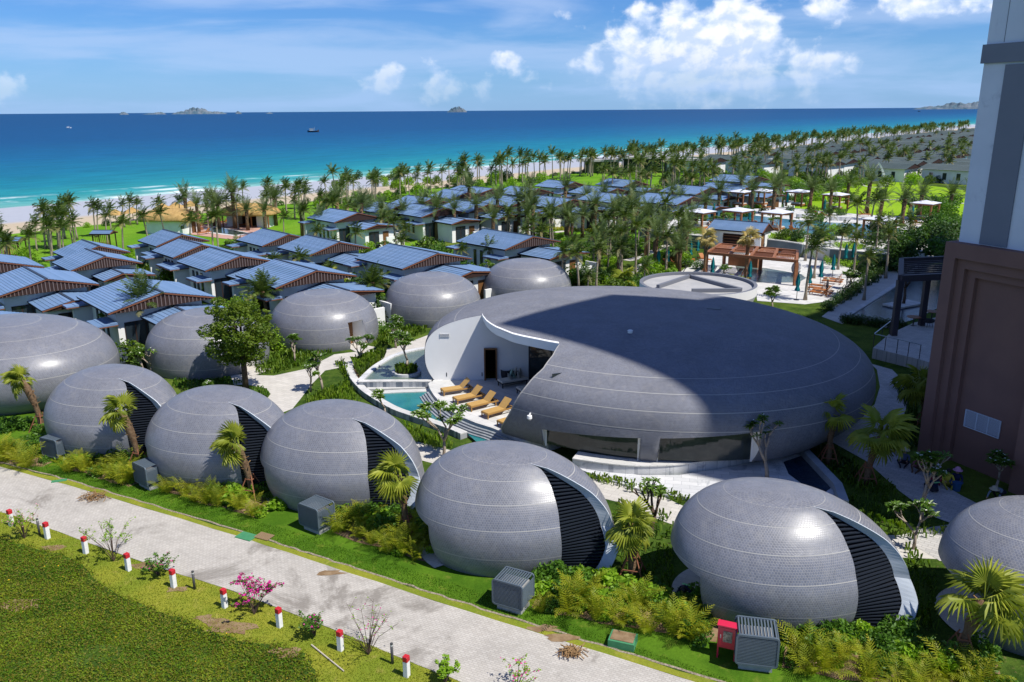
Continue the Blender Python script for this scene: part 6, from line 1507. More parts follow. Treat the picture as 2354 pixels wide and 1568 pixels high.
path('path', [(1500,600),(1450,625),(1420,650),(1395,690)], 1.4, .03)
path('path', [(1480,560),(1510,552),(1545,556),(1475,590),(1440,600)], 1.2, .06)
# planted strips on the terrace edge
for poly, z, lab in (([(1565,528),(1640,536),(1640,542),(1563,536)],ZU,'yellow-green plants along the slate wall, left of the white hut'),([(1766,541),(1850,552),(1846,560),(1764,549)],ZU,'yellow-green plants along the slate wall, right of the white hut'),([(1912,566),(1960,562),(1990,572),(1960,578)],ZU,'yellow-green plants by the steps')):
    pl_ = [P(u,v,z) for u,v in poly]; rngx = np.random.default_rng(int(poly[0][0])); xs = [p.x for p in pl_]; ys = [p.y for p in pl_]; q = np.c_[rngx.uniform(min(xs),max(xs),6000), rngx.uniform(min(ys),max(ys),6000)]; q = q[in_poly(q, pl_)][:1800]
    stuff(obj('planting', leaf_cloud('planting', np.c_[q, rngx.uniform(z+.05,z+.5,len(q))], .20, [M_LIME], 4)), lab, 'plants')
pl_ = wpoly([(1890,600),(1945,592),(2030,600),(2080,598),(2060,612),(1990,622),(1900,610)]); q = np.c_[RN.uniform(min(p.x for p in pl_),max(p.x for p in pl_),20000), RN.uniform(min(p.y for p in pl_),max(p.y for p in pl_),20000)]; q = q[in_poly(q, pl_)][:4200]
stuff(obj('planting', leaf_cloud('planting', np.c_[q, RN.uniform(.05,.7,len(q))], .24, [M_LIME], 4)), 'bright green planting between sun deck and slate wall', 'plants')
# cabanas
def cabana():
    t = thing('cabana', 'x', 'cabana', (0,0,0), 0, 'wooden cabanas round the big pool'); W2 = 1.45
    for sx in (-1,1):
        for sy in (-1,1): b = MB(); b.box((sx*W2, sy*W2, 1.15), (.24,.24,2.3)); b.build('post', M_WOOD, t)
    for s_ in (-1,1):
        b = MB(); b.box((s_*W2, 0, 2.40), (.26,3.16,.24)); b.build('beam', M_WOOD, t); b = MB(); b.box((0, s_*W2, 2.40), (2.62,.26,.24)); b.build('beam', M_WOOD, t)
    b = MB(); b.add([(-1.7,-1.7,2.50),(1.7,-1.7,2.50),(1.7,1.7,2.50),(-1.7,1.7,2.50),(0,0,2.95),(-1.7,-1.7,2.56),(1.7,-1.7,2.56),(1.7,1.7,2.56),(-1.7,1.7,2.56)], [(3,2,1,0),(5,6,4),(6,7,4),(7,8,4),(8,5,4),(0,1,6,5),(1,2,7,6),(2,3,8,7),(3,0,5,8)]); b.build('canopy', M_FAB, t)
    b = MB(); b.box((0,0,.30), (1.9,1.5,.25)); b.build('daybed', M_TEAK, t); b = MB(); b.box((0,0,.50), (1.8,1.4,.14)); b.build('mattress', M_CUSH, t)
    return t
cb = cabana(); CT = tree_of(cb)
cabs = [(1606,527,'leftmost cabana at the near side of the pool'),(1694,524,'second cabana at the near side of the pool'),(1783,529,'cabana behind the white hut roof at the right'),(1833,474,'cabana behind the pool with two posts in front of the far edge'),(1918,482,'tall cabana on the bright lawn beside the teal parasol'),(1700,474,'cabana at the far left of the pool, behind the date palms'),(1748,472,'narrow cabana behind the pool centre'),(2122,505,'cabana at the right end close to the tower'),(2018,548,'low cabana in front of the pool, near the dark trees')]
for i, (u, v, lab) in enumerate(cabs):
    p = P(u, v, ZU)
    if i == 0: cb.location = (p.x,p.y,ZU); cb.rotation_euler.z = R(-48); cb['label'] = 'grey-canopied wooden '+lab
    else: dup(cb, (p.x,p.y,ZU), R(-48), 'grey-canopied wooden '+lab, tree=CT)
# closed parasols
def parasol():
    t = thing('parasol', 'x', 'parasol', (0,0,0), 0, 'closed teal parasols')
    b = MB(); b.tube([(0,0,0),(0,0,2.75)], .03, 6); b.build('pole', M_BLK, t)
    b = MB(); n = 10; prof = [(.20,.95),(.23,1.05),(.13,1.35),(.17,1.55),(.20,1.8),(.13,2.3),(.05,2.62),(.01,2.70)]
    for r_, z in prof:
        for k in range(n): a = 2*PI*k/n; rr2 = r_*(1.2 if k % 2 else .75); b.v.append((rr2*math.cos(a), rr2*math.sin(a), z))
    for i in range(len(prof)-1):
        for k in range(n): b.f.append((i*n+k, i*n+(k+1)%n, (i+1)*n+(k+1)%n, (i+1)*n+k)); b.m.append(0)
    b.build('canopy', M_TEAL, t); b = MB(); b.lathe([(.28,0),(.28,.06),(.05,.09)], 10); b.build('base', M_BLK, t); return t
pr = parasol(); PT = tree_of(pr)
pars = [(1534,620,'by the loungers left of the pergola, leftmost'),(1558,611,'by the loungers left of the pergola, second'),(1586,604,'by the loungers left of the pergola, third'),(1602,594,'half behind the dry fan palm'),(1512,625,'among the coconut palms left of the sun deck'),(1636,648,'peeping over the round roof, left one'),(1721,657,'peeping over the round roof, right one'),
        (1884,657,'on the sun deck, second row'),(1912,640,'on the sun deck at the planting edge'),(1858,672,'on the sun deck beside the coconut trunk'),(1830,690,'on the sun deck nearest the round building'),(1941,612,'among bright shrubs by the slate wall'),(1958,610,'among bright shrubs, the farther one')]
pars2 = [(1639,507,'between two near cabanas'),(1721,520,'right of the second near cabana'),(1815,526,'right of the third near cabana'),(1654,482,'behind the pool at the left'),(1732,476,'behind the pool near the narrow cabana'),(1893,496,'left of the tall lawn cabana'),(2094,512,'left of the rightmost cabana'),(1808,478,'left of the far cabana')]
for i, (u, v, lab) in enumerate(pars):
    p = P(u, v); L_ = 'closed teal parasol '+lab
    if i == 0: pr.location = p; pr['label'] = L_
    else: dup(pr, (p.x,p.y,0), 0, L_, tree=PT)
for u, v, lab in pars2: p = P(u, v, ZU); dup(pr, (p.x,p.y,ZU), 0, 'closed teal parasol '+lab, tree=PT)
# loungers: woven terrace ones with wheels, teak ones on the decks
def lounger(nm, mp, mf, wheels=True, slats=0):
    t = thing(nm, 'x', 'sun lounger', (0,0,0)); 
    b = MB()
    for sy in (-.31,.31): b.box((0, sy, .30), (2.0,.06,.08))
    b.box((-.98,0,.30),(.05,.62,.08)); b.box((.98,0,.30),(.05,.62,.08)); b.build('frame', mf, t)
    if slats:
        for k in range(slats): b = MB(); b.box((-.92+1.22*k/(slats-1), 0, .355), (.085,.60,.025)); b.build('slat', mp, t)
    else: b = MB(); b.box((-.33, 0, .36), (1.28,.64,.035)); b.build('seat_panel', mp, t)
    b = MB(); b.bar((.30,0,.37), (.82,0,.86), .62, .035, up=(0,0,1)); b.build('backrest', mp, t)
    for sy in (-.2,.2): b = MB(); b.bar((.62,sy,.66),(.85,sy,.30),.03); b.build('backrest_support', M_BLK if wheels else mf, t)
    for sx in (-.95,.80):
        for sy in (-.30,.30): b = MB(); b.box((sx, sy, .15), (.06,.05,.30)); b.build('leg', mf, t)
    if wheels:
        for sy in (-.37,.37):
            b = MB(); b.tube([(1.0,sy-.02,.11),(1.0,sy+.02,.11)], .11, 14); b.build('wheel', M_BLK, t)
    return t
lg = lounger('sun_lounger', M_RATT, M_RATTF); LGT = tree_of(lg); g_ = 'tan woven loungers on the terrace'
def place_l(foot, head, z, root, tree, lab, grp, first=False, s=1.0):
    a, c = P(*foot, z), P(*head, z); d = (c-a).normalized(); m_ = a+d*1.0*s; ang = math.atan2(d.y, d.x)
    if first: root.location = (m_.x,m_.y,z); root.rotation_euler.z = ang; root['label'] = lab; root['group'] = grp; root.scale = (s,s,s); return root
    return dup(root, (m_.x,m_.y,z), ang, lab, s, grp, tree)
TL = [((1015.5,907.8),(1078,899),'farthest tan woven lounger, next to the white wall'),((1045,928),(1107,915),'second tan woven lounger from the white wall'),((1076,944),(1137,929),'third tan woven lounger from the white wall'),((1113,961.5),(1170,945),'fourth tan woven lounger, near the dome edge'),((1149,983),(1207,966),'tan woven lounger mostly hidden by the dome edge')]
for i, (f_, h_, lab) in enumerate(TL): place_l(f_, h_, ZT, lg, LGT, lab, g_, i == 0)
tl = lounger('sun_lounger', M_TEAK, M_TEAK, False, 10); TLT = tree_of(tl)
dk = [((1538,622),(1515,618),'nearest the leftmost parasol'),((1552,616),(1528,611),'second from the left parasol'),((1566,611),(1541,606),'between two parasols'),((1578,606),(1554,601),'right of the second parasol'),((1592,602),(1570,597),'left of the third parasol'),((1630,603),(1606,597),'under the pergola edge'),
      ((1862,676),(1888,680),'nearest the round building'),((1857,666),(1884,669),'beside the standing person'),((1862,660),(1888,663),'second row beside the standing person'),((1890,650),(1916,653),'below the second deck parasol'),((1893,645),(1920,648),'farthest on the sun deck'),((1868,671),(1893,674),'next to the nearest one')]
for i, (f_, h_, w) in enumerate(dk): place_l(f_, h_, .02, tl, TLT, 'orange teak lounger on the sun deck, '+w, 'orange teak loungers', i == 0)
for u, v, w in [(1640,520,'beside the second near cabana'),(1660,518,'by the planter boxes'),(1730,518,'right of the second cabana'),(1745,520,'near the parasol at the near pool edge'),(1822,532,'right of the third cabana'),(1880,497,'left of the tall lawn cabana'),(1896,499,'by the parasol of the tall lawn cabana'),(1640,478,'behind the pool at the far left'),(1760,480,'behind the narrow cabana'),(1985,497,'at the far pool edge'),(2110,517,'beside the rightmost cabana')]:
    p = P(u, v, ZU); dup(tl, (p.x,p.y,ZU), R(200+random.uniform(-25,25)), 'orange teak lounger on the pool terrace, '+w, None, 'orange teak loungers', TLT)
# planter boxes
for u, v, w in [(1608,519,'left'),(1692,521,'middle'),(1850,501,'long'),(1930,507,'right long'),(1770,494,'far')]:
    p = P(u, v, ZU); b = MB(); b.box((0,0,.3), (2.6,.8,.6)); o = b.build('planter_box', M_MARB, None, False, (p.x,p.y,ZU), R(-8)); tag(o, 'white stone planter box by the pool, the %s one' % w, 'planter', 'stone planter boxes')
# white hut with shuttered bar
a, c = P(1631,572,0), P(1746,583,0); hd = (c-a).normalized(); hl = (c-a).length; ha = math.atan2(hd.y, hd.x); hm = (a+c)/2
hut = thing('pool_hut', 'white hut with a small blue gabled roof and dark shelf opening', 'hut', (hm.x, hm.y, 0), ha)
gable_roof(hut, hl+.6, 4.4, 2.75, 3.75, 0, 1.7, 9)
b = MB(); b.box((-hl/2+.25*hl/2, 0, 1.3), (hl*.25, .2, 2.6)); b.box((hl*.36, 0, 1.3), (hl*.28,.2,2.6)); b.box((0,0,2.45),(hl*.5,.2,.35)); b.box((0,0,.45),(hl*.5,.2,.9)); b.box((-hl/2+.1,1.8,1.3),(.2,3.4,2.6)); b.box((hl/2-.1,2.5,1.3),(.2,2.0,2.6)); b.box((0,3.5,1.3),(hl,.2,2.6)); b.build('wall', M_VW, hut)
b = MB(); b.box((-.1,.35,1.55), (hl*.5,.4,1.4)); b.build('shelf_back', M_SOFF, hut)
for k in range(3): b = MB(); b.box((-.1,.05,1.2+.38*k), (hl*.48,.22,.04)); b.build('shelf', M_WOOD, hut)
b = MB(); b.box((hl/2-.12,.9,1.15), (.1,1.1,2.3)); b.build('door', M_DOOR, hut)
# long wooden pergola over the pool bar
A_, B_, C_, D_ = P(1624,582,2.6), P(1831,601,2.6), P(1832,578,2.6), P(1656,562,2.6)
pg = thing('pergola', 'long flat wooden pergola with chequered slat panels over the pool bar', 'pergola')
ex = (B_-A_); ey = (D_-A_)
for i in range(5):
    p, q = A_+ex*i/4, D_+(C_-D_)*i/4; b = MB(); b.bar(p, q, .28, .34); b.build('beam', M_WOOD, pg)
for j in range(3):
    p = A_+(D_-A_)*j/2; q = B_+(C_-B_)*j/2; b = MB(); b.bar(p+Vector((0,0,.01)), q+Vector((0,0,.01)), .26, .30); b.build('beam', M_WOOD, pg)
for i in range(4):
    for j in range(2):
        c00 = A_+ex*i/4+(D_-A_)*j/2; c10 = A_+ex*(i+1)/4+(C_-B_)*j/2; c01 = c00+(D_-A_)/2; c11 = c10+(C_-B_)/2
        if (i+j) % 2:
            for k in range(12):
                f_ = (k+.5)/12; p, q = c00+(c10-c00)*f_, c01+(c11-c01)*f_; b = MB(); b.bar(p+Vector((0,0,.03)), q+Vector((0,0,.03)), .09, .05); b.build('slat', M_WOOD, pg)
        else:
            for k in range(9):
                f_ = (k+.5)/9; p, q = c00+(c01-c00)*f_, c10+(c11-c10)*f_; b = MB(); b.bar(p+Vector((0,0,.03)), q+Vector((0,0,.03)), .20, .04); b.build('slat', mat('pergola_wood_dark', (.17,.065,.032), .7, .2), pg)
for p in (A_, A_+ex*.5, B_, D_+(C_-D_)*.06, D_+(C_-D_)*.55, C_): b = MB(); b.box((p.x, p.y, 1.22), (.34,.34,2.44)); b.build('post', M_WOOD, pg)
p = P(1709,612,0); b = MB(); b.box((0,0,.55), (3.6,.9,1.1)); tag(b.build('bar_counter', M_WOOD, None, False, (p.x,p.y,.02), ha), 'wooden bar counter below the pergola', 'counter')
for u, v, lab in ((1895,598,'left grey stone pillar by the terrace steps'),(1907,595,'right grey stone pillar by the terrace steps')):
    p = P(u, v); b = MB(); b.box((0,0,1.1), (.5,.5,2.2)); b.box((0,0,2.22),(.54,.54,.05)); tag(b.build('stone_pillar', M_MARB, None, False, p, .3), lab, 'pillar', 'stone pillars')
st = thing('stairs', 'white stone stairs up to the pool terrace', 'stairs')
for k in range(7): p = P(1872+1.2*k, 594-3.2*k, 0); b = MB(); b.box((0,0,0), (2.6,.5,.24)); o = b.build('step', M_DECK, st); o.location = (p.x, p.y, .12+.22*k); o.rotation_euler.z = ha
def urn(loc, s, lab, m, grp=None):
    b = MB(); b.lathe([(.22,0),(.40,.25),(.46,.55),(.36,.9),(.22,1.05),(.26,1.12),(.22,1.13),(.18,1.0)], 14); o = b.build('urn', m, None, True, loc); o.scale = (s,)*3; tag(o, lab, 'urn', grp)
urn(P(1829,630), 1.25, 'large white urn beside the pergola pool', M_WHITE)
for i, (u, v) in enumerate([(1372,560),(1387,552),(1364,565)]): urn(P(u,v), 1.0, 'tall ribbed clay urn on the slope path, '+['middle','highest','lowest'][i]+' of three', mat('clay', (.42,.33,.22), .9, .1), 'clay urns')
# arch sculpture on the event lawn
ar = thing('arch_sculpture', 'white pointed petal-shaped arch standing on the bright lawn', 'sculpture', tuple(P(2014,424)), R(-20))
for s_ in (-1, 1):
    b = MB(); n = 12; pts = []
    for i in range(n+1): t = i/n; pts.append((s_*2.1*(1-t**1.9), 0, 5.4*t))
    for i in range(n):
        w0, w1 = 1.2*(1-i/n*.6), 1.2*(1-(i+1)/n*.6); a_, c_ = pts[i], pts[i+1]
        b.add([(a_[0],-w0,a_[2]),(c_[0],-w1,c_[2]),(c_[0],w1,c_[2]),(a_[0],w0,a_[2]),(a_[0]*.70,-w0,a_[2]*.90),(c_[0]*.70,-w1,c_[2]*.90),(c_[0]*.70,w1,c_[2]*.90),(a_[0]*.70,w0,a_[2]*.90)], [(0,1,2,3),(7,6,5,4),(0,4,5,1),(2,6,7,3)])
    b.build('petal', M_WHITE, ar)
b = MB(); c = [P(2012+30*math.cos(a), 424+7*math.sin(a)) for a in np.linspace(0,2*PI,28)]; ribbon([Vector((p.x,p.y,0)) for p in c], .5, .0, .06, b); struct(b.build('ring_path', M_PATH))

# ---- thatched buildings, straw sunshades and pink-paved pool near the beach
M_THAT = mat('thatch', (.50,.33,.13), .95, .1, var=(2.5,(.38,.24,.09),.8), bump=(12,1.0,.08), fine=(20,.3))
def thatched(u, v, L, W, lab, op=False):
    p = P(u, v); t = thing('thatched_building', lab, 'building', (p.x, p.y, 0), R(-8))
    b = MB(); n = 36; rings = [(1.0,2.05),(1.07,2.0),(1.10,2.2),(1.03,2.7),(.88,3.15),(.62,3.5),(.30,3.68),(.02,3.72)]
    rgx = random.Random(int(u))
    for f_, z in rings:
        for k in range(n):
            a = 2*PI*k/n; ca, sa_ = math.cos(a), math.sin(a); e = .55; x = L/2*f_*math.copysign(abs(ca)**e, ca); y = W/2*f_*math.copysign(abs(sa_)**.75, sa_); b.v.append((x+rgx.uniform(-.05,.05), y+rgx.uniform(-.05,.05), z+rgx.uniform(-.05,.05)))
    for i in range(len(rings)-1):
        for k in range(n): b.f.append((i*n+k, i*n+(k+1)%n, (i+1)*n+(k+1)%n, (i+1)*n+k)); b.m.append(0)
    b.f.append(tuple(k for k in range(n-1,-1,-1))); b.m.append(0); b.build('thatch_roof', M_THAT, t, True)
    b = MB(); prof = [(L/2*.9*math.copysign(abs(math.cos(a))**.5, math.cos(a)), W/2*.85*math.copysign(abs(math.sin(a))**.7, math.sin(a))) for a in np.linspace(0,2*PI,33)[:-1]]
    if not op: b.prism(prof, 0, 2.1); b.build('wall', M_VW, t); b = MB(); b.box((L/2*.9,-.2,.95), (.25,1.0,1.9)); b.build('door', M_DOOR, t); b = MB(); b.box((L*.36,-W/2*.82,1.1), (.5,.12,.5)); b.build('window', M_VWIN, t)
    else:
        b.box((L*.30,.2,1.05), (L*.22,W*.6,2.1)); b.box((-L*.3,.4,1.05), (L*.2,W*.5,2.1)); b.build('wall', M_VW, t); b = MB(); b.box((-.1,.9,1.05), (L*.42,.2,2.1)); b.build('back_wall', M_SOFF, t)
        for x in (-L*.42,-L*.15,L*.12,L*.44): b = MB(); b.tube([(x,-W*.36,0),(x,-W*.36,2.1)], .12, 7); b.build('post', M_WOOD, t)
    return t
thatched(397,534,8.2,5.4,'round-cornered building with a straw thatched roof and grey-white walls, nearer the left')
thatched(577,520,9.0,5.6,'thatched beach bar with an open dark front and posts, beside the pink pool', True)
M_PINK = mat('pink_paving', (.50,.30,.24), .85, .2, var=(1,(.44,.27,.22),.6), coord='World')
struct(sheet('pink_deck', wpoly([(438,523),(492,512),(540,512),(600,522),(590,540),(560,552),(520,550),(440,540)]), .05, M_PINK))
struct(sheet('pool_edge', wpoly([(468,526),(500,521),(577,537),(543,544),(476,536)]), .062, M_DECK))
struct(sheet('pool_water', wpoly([(474,527),(500,523.5),(571,537),(541,541.5),(480,534)]), .075, mat_water('olive_pool_water', (.035,.06,.05), (.06,.09,.07), 1, .05, .2, .7)))
for i, (u, v, w) in enumerate([(376,500,'leftmost of three'),(407,497,'middle one of three'),(440,493,'rightmost of three'),(307,510,'on its own at the left'),(268,515,'farthest left')]):
    p = P(u, v, -.3); t = thing('straw_sunshade', 'round straw sunshade on the beach sand, '+w, 'sunshade', (p.x,p.y,-.35), 0, 'straw sunshades'); b = MB(); b.tube([(0,0,0),(0,0,2.3)], .06, 6); b.build('pole', M_TRUNK, t)
    b = MB(); b.lathe([(1.65,1.65),(1.6,1.72),(.9,2.1),(.25,2.5),(.02,2.62)], 16); b.build('straw_top', M_THAT, t)
for i, (u, v) in enumerate([(455,520),(470,517),(485,515),(500,514),(515,514),(452,531),(470,539),(545,518),(560,521)]):
    p = P(u, v); dup(tl, (p.x,p.y,.05), R(30+random.uniform(-20,20)), 'white-looking lounger on the pink pool deck, number of a loose row' if False else 'lounger on the pink paving round the far left pool', None, 'loungers on the pink deck', TLT)
# villa plunge pools and small slatted carports
for u, v, w, l in [(170,745,4.2,2.2),(540,655,3.4,1.6),(150,700,2.6,1.6)]:
    p = P(u, v); b = MB(); b.box((0,0,.05), (w+1.2,l+1.2,.10)); struct(b.build('villa_terrace', M_PAVT, None, False, (p.x,p.y,0), R(-48))); b = MB(); b.box((0,0,.055), (w,l,.12)); struct(b.build('plunge_pool', M_POOLB, None, False, (p.x,p.y,0), R(-48)))
def carport(u, v, lab):
    p = P(u, v); t = thing('carport', lab, 'shelter', (p.x,p.y,0), R(-4), 'small blue-roofed shelters'); gable_roof(t, 2.9, 2.1, 2.2, 2.55, 0, 0, 3)
    for x in (-1.2,1.2):
        for y in (-.75,.75): b = MB(); b.box((x,y,1.08),(.12,.12,2.16)); b.build('post', M_SOFF, t)
    for k in range(9): b = MB(); b.box((-1.1+.27*k,-.78,1.15),(.06,.06,1.9)); b.build('slat', M_WOOD, t)
for u, v, lab in [(55,705,'small blue-roofed slatted shelter at the far left'),(185,640,'small blue-roofed shelter before the left villas'),(412,655,'small blue-roofed shelter between left and middle villas'),(700,625,'small blue-roofed shelter before the middle villa'),(35,590,'small blue-roofed shelter at the edge of the palm lawn'),(243,572,'tiny blue-roofed shelter on the palm lawn')]: carport(u, v, lab)
# hotel beach restaurant far off
p = P(1480,396); fr_ = thing('beach_restaurant', 'low long restaurant with flat grey roofs beside the beach palms', 'building', (p.x,p.y,0), R(-2))
for x, w, z, d_ in ((-13,12,3.6,9),(-1,13,4.4,10),(11,11,3.8,9)):
    b = MB(); b.box((x,0,z), (w,d_,.5)); b.build('roof', M_ROOFG, fr_); b = MB(); b.box((x,.5,z/2-.1), (w-2,d_-3,z-.4)); b.build('glass_front', M_VWIN if x < 0 else M_VW, fr_)

# ---- shaded reflecting basin, walkway kerb, dark pergola, railing
rb2 = wpoly([(1948,731),(2050,664),(2116,612),(2160,610),(2175,700),(2100,735),(2043,752),(1965,740)])
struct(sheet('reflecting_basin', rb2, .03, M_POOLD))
b = MB(); ribbon([P(1939,732),P(2046,664),P(2115,610)], .5, 0, .12, b); struct(b.build('basin_kerb', M_DECK)); b = MB(); ribbon([P(1939,732),P(1990,744),P(2045,754)], .3, 0, .10, b); struct(b.build('basin_kerb', M_DECK))
p = P(2075,703); b = MB(); b.box((0,0,.15), (3.6,1.8,.16)); tag(b.build('planter_slab', M_DECK, None, False, (p.x,p.y,0), .5), 'square stone planter slab in the reflecting basin', 'planter')
frangipani((p.x,p.y,.15), 5.2, 'tall dark frangipani in the reflecting basin', 61, .7, 9, 5, M_BARKD, .9, False)
tp = [P(u,v,.8) for u,v in [(2006,800),(2043,768),(2100,742),(2190,720),(2190,850),(2113,826)]]; struct(sheet('shaded_terrace', tp, .8, M_PAVE, .8))
M_DPER = mat('dark_painted_steel', (.055,.045,.055), .6, .3)
dpg = thing('dark_pergola', 'dark painted pergola beside the tower over the shaded terrace', 'pergola')
c1, c2, c3 = P(2053,771,.8), P(2117,748,.8), P(2175,735,.8); 
for c in (c1, c2): b = MB(); b.box((c.x,c.y,3.0), (.42,.42,4.4)); b.build('post', M_DPER, dpg)
e1 = Vector((c1.x,c1.y,5.35)); e2 = Vector((c1.x+8,c1.y+1.5,5.35)); e3 = Vector((c1.x+3.5,c1.y+7.5,5.35)); e4 = e2+(e3-e1)
for p, q in ((e1,e2),(e1,e3),(e3,e4),(e2,e4)): b = MB(); b.bar(p, q, .38, .5); b.build('beam', M_DPER, dpg)
for k in range(1, 9): b = MB(); b.bar(e1+(e3-e1)*k/9, e2+(e3-e1)*k/9, .12, .12); b.build('slat', M_DPER, dpg)
rl = thing('railing', 'thin steel railing round the shaded terrace', 'railing'); rp_ = [P(2006,798,.8),P(2043,768,.8)]; rp2 = [P(2006,799,.8),P(2060,812,.8),P(2112,825,.8)]
for chain in (rp_, rp2):
    for a_, c_ in zip(chain[:-1], chain[1:]):
        b = MB(); b.bar(a_+Vector((0,0,1.05)), c_+Vector((0,0,1.05)), .05); b.build('handrail', M_CUSH if False else mat('steel_rail', (.45,.5,.55), .3, .5, metal=.6), rl)
        for k in range(3): p = a_+(c_-a_)*(k/2); b = MB(); b.bar(p, p+Vector((0,0,1.05)), .04); b.build('post', M_DPER, rl)
for k, (u, v) in enumerate([(2098,748),(2140,735)]):
    p = P(u, v, .8); t = thing('cafe_table', 'round café table in the shade beside the basin, '+['left','right'][k]+' one', 'table', (p.x,p.y,.8)); b = MB(); b.lathe([(.55,.70),(.55,.74)], 16); b.build('table_top', M_WOOD, t); b = MB(); b.lathe([(.3,0),(.05,.05),(.05,.7)], 8); b.build('stem', M_BLK, t)
    t = thing('armchair', 'dark wire armchair next to the café table, '+['left','right'][k]+' one', 'chair', (p.x+1.0,p.y-.5,.8)); b = MB(); b.lathe([(.30,.36),(.42,.45),(.45,.62),(.40,.60),(.28,.42)], 12); b.build('seat', M_WICK, t)
    for a in range(4): b = MB(); b.bar((.25*math.cos(a*1.57+.8),.25*math.sin(a*1.57+.8),.4),(.35*math.cos(a*1.57+.8),.35*math.sin(a*1.57+.8),0),.03); b.build('leg', M_BLK, t)

# ---- terrace daybeds heaped with cushions
def daybed(loc, rz, lab, pile):
    t = thing('daybed', lab, 'daybed', loc, rz); b = MB(); b.box((0,0,.30), (1.9,.75,.07)); b.build('frame', M_WICK, t); b = MB(); b.box((0,0,.40), (1.85,.72,.12)); b.build('mattress', M_CUSH, t)
    for x in (-.88,.88):
        for y in (-.33,.33): b = MB(); b.box((x,y,.14),(.06,.06,.28)); b.build('leg', M_WICK, t)
    return t
a = Q(1178,885); daybed((a.x,a.y,ZT), .45, 'low daybed heaped with cushions in the shade by the white wall', 1)
a2 = Q(1222,903); daybed((a2.x,a2.y,ZT), .45, 'low daybed half hidden behind the dome edge', 0)
for i, (dx, dy, dz, r_, m_) in enumerate([(-.2,.0,.58,.5,M_CUSH),(.15,.1,.60,-.4,M_MINT),(.45,.0,.66,.9,M_CUSH),(.62,.15,.80,.2,M_CUSH),(.30,.2,.86,-.8,M_CUSH),(0.0,.18,.82,.3,M_MINT)]):
    b = MB(); n = 5
    for sx in range(n+1):
        for sy in range(n+1):
            x, y = sx/n*2-1, sy/n*2-1; th_ = .085*(1-x**4)*(1-y**4)+.005
            b.v.append((x*.24, y*.24, th_)); 
    for sx in range(n+1):
        for sy in range(n+1): x, y = sx/n*2-1, sy/n*2-1; b.v.append((x*.24, y*.24, -(.085*(1-x**4)*(1-y**4)+.005)))
    N = (n+1)**2
    for sx in range(n):
        for sy in range(n): i0 = sx*(n+1)+sy; b.f += [(i0,i0+n+1,i0+n+2,i0+1), (N+i0,N+i0+1,N+i0+n+2,N+i0+n+1)]; b.m += [0,0]
    o = b.build('cushion', m_, None, True, (a.x+dx*math.cos(.45)-dy*math.sin(.45), a.y+dx*math.sin(.45)+dy*math.cos(.45), ZT+dz)); o.rotation_euler = (r_, .9+.2*i, r_); tag(o, ['cream','mint green'][m_ is M_MINT]+' cushion in the heap on the shaded daybed, '+['lowest front','front','right','top right','top','top left'][i]+' one', 'cushion', 'cushions heaped on the daybed')
for i, (u, v) in enumerate([(1163,872),(1184,872)]):
    p = Q(u, v); t = thing('wicker_chair', 'dark wicker armchair behind the cushion heap, '+['left','right'][i], 'chair', (p.x,p.y,ZT)); b = MB(); b.lathe([(.30,0),(.36,.35),(.38,.70),(.33,.70),(.30,.42),(.02,.40)], 14); b.build('shell', M_WICK, t); b = MB(); b.lathe([(.29,.42),(.29,.5),(.02,.52)], 12); b.build('seat_cushion', M_BLK, t)

# ================================================================== roadside things
M_BWH = mat('bollard_white', (.80,.80,.79), .6, .3, var=(8,(.66,.65,.62),.4)); M_BRED = mat('bollard_red', (.52,.02,.03), .5, .4, var=(9,(.40,.015,.025),.5))
def bollard():
    t = thing('bollard', 'x', 'bollard', (0,0,0), 0, 'red-topped white bollards along the verge')
    b = MB(); w = .075; c = .012
    def oct_(w, z): return [(w-c,-w,z),(w,-w+c,z),(w,w-c,z),(w-c,w,z),(-w+c,w,z),(-w,w-c,z),(-w,-w+c,z),(-w+c,-w,z)]
    def loft(b, rs):
        o = len(b.v)
        for w_, z in rs: b.v += oct_(w_, z)
        for i in range(len(rs)-1):
            for k in range(8): b.f.append((o+i*8+k, o+i*8+(k+1)%8, o+(i+1)*8+(k+1)%8, o+(i+1)*8+k)); b.m.append(0)
        b.f.append(tuple(o+(len(rs)-1)*8+k for k in range(8))); b.m.append(0)
    loft(b, [(.09,-.05),(.09,.62)]); b.build('post', M_BWH, t); b = MB(); loft(b, [(.093,.60),(.093,.775),(.082,.79)]); b.build('red_cap', M_BRED, t); return t
bo = bollard(); BT = tree_of(bo)
bl_ = [(27,1208),(110,1238),(198,1272),(296,1311.5),(400,1350),(517,1396),(643,1441),(783,1494.5),(935,1554.5)]
bw = ['leftmost, beside a yellowish shrub','second from the left, right of a slim dark lamp post','third from the left','fourth from the left, right of the tall sparse shrub','fifth from the left, left of a slim dark lamp post','left of the magenta shrub','right of the magenta shrub','behind the bare twiggy shrub','lowest right, beside a slim dark lamp post']
for i, ((u, v), w) in enumerate(zip(bl_, bw)):
    p = P(u, v); lab = 'white bollard with red top, '+w
    if i == 0: bo.location = p; bo.rotation_euler.z = ROAD_A+PI; bo['label'] = lab
    else: o = dup(bo, tuple(p), ROAD_A+PI+random.uniform(-.08,.08), lab, tree=BT)
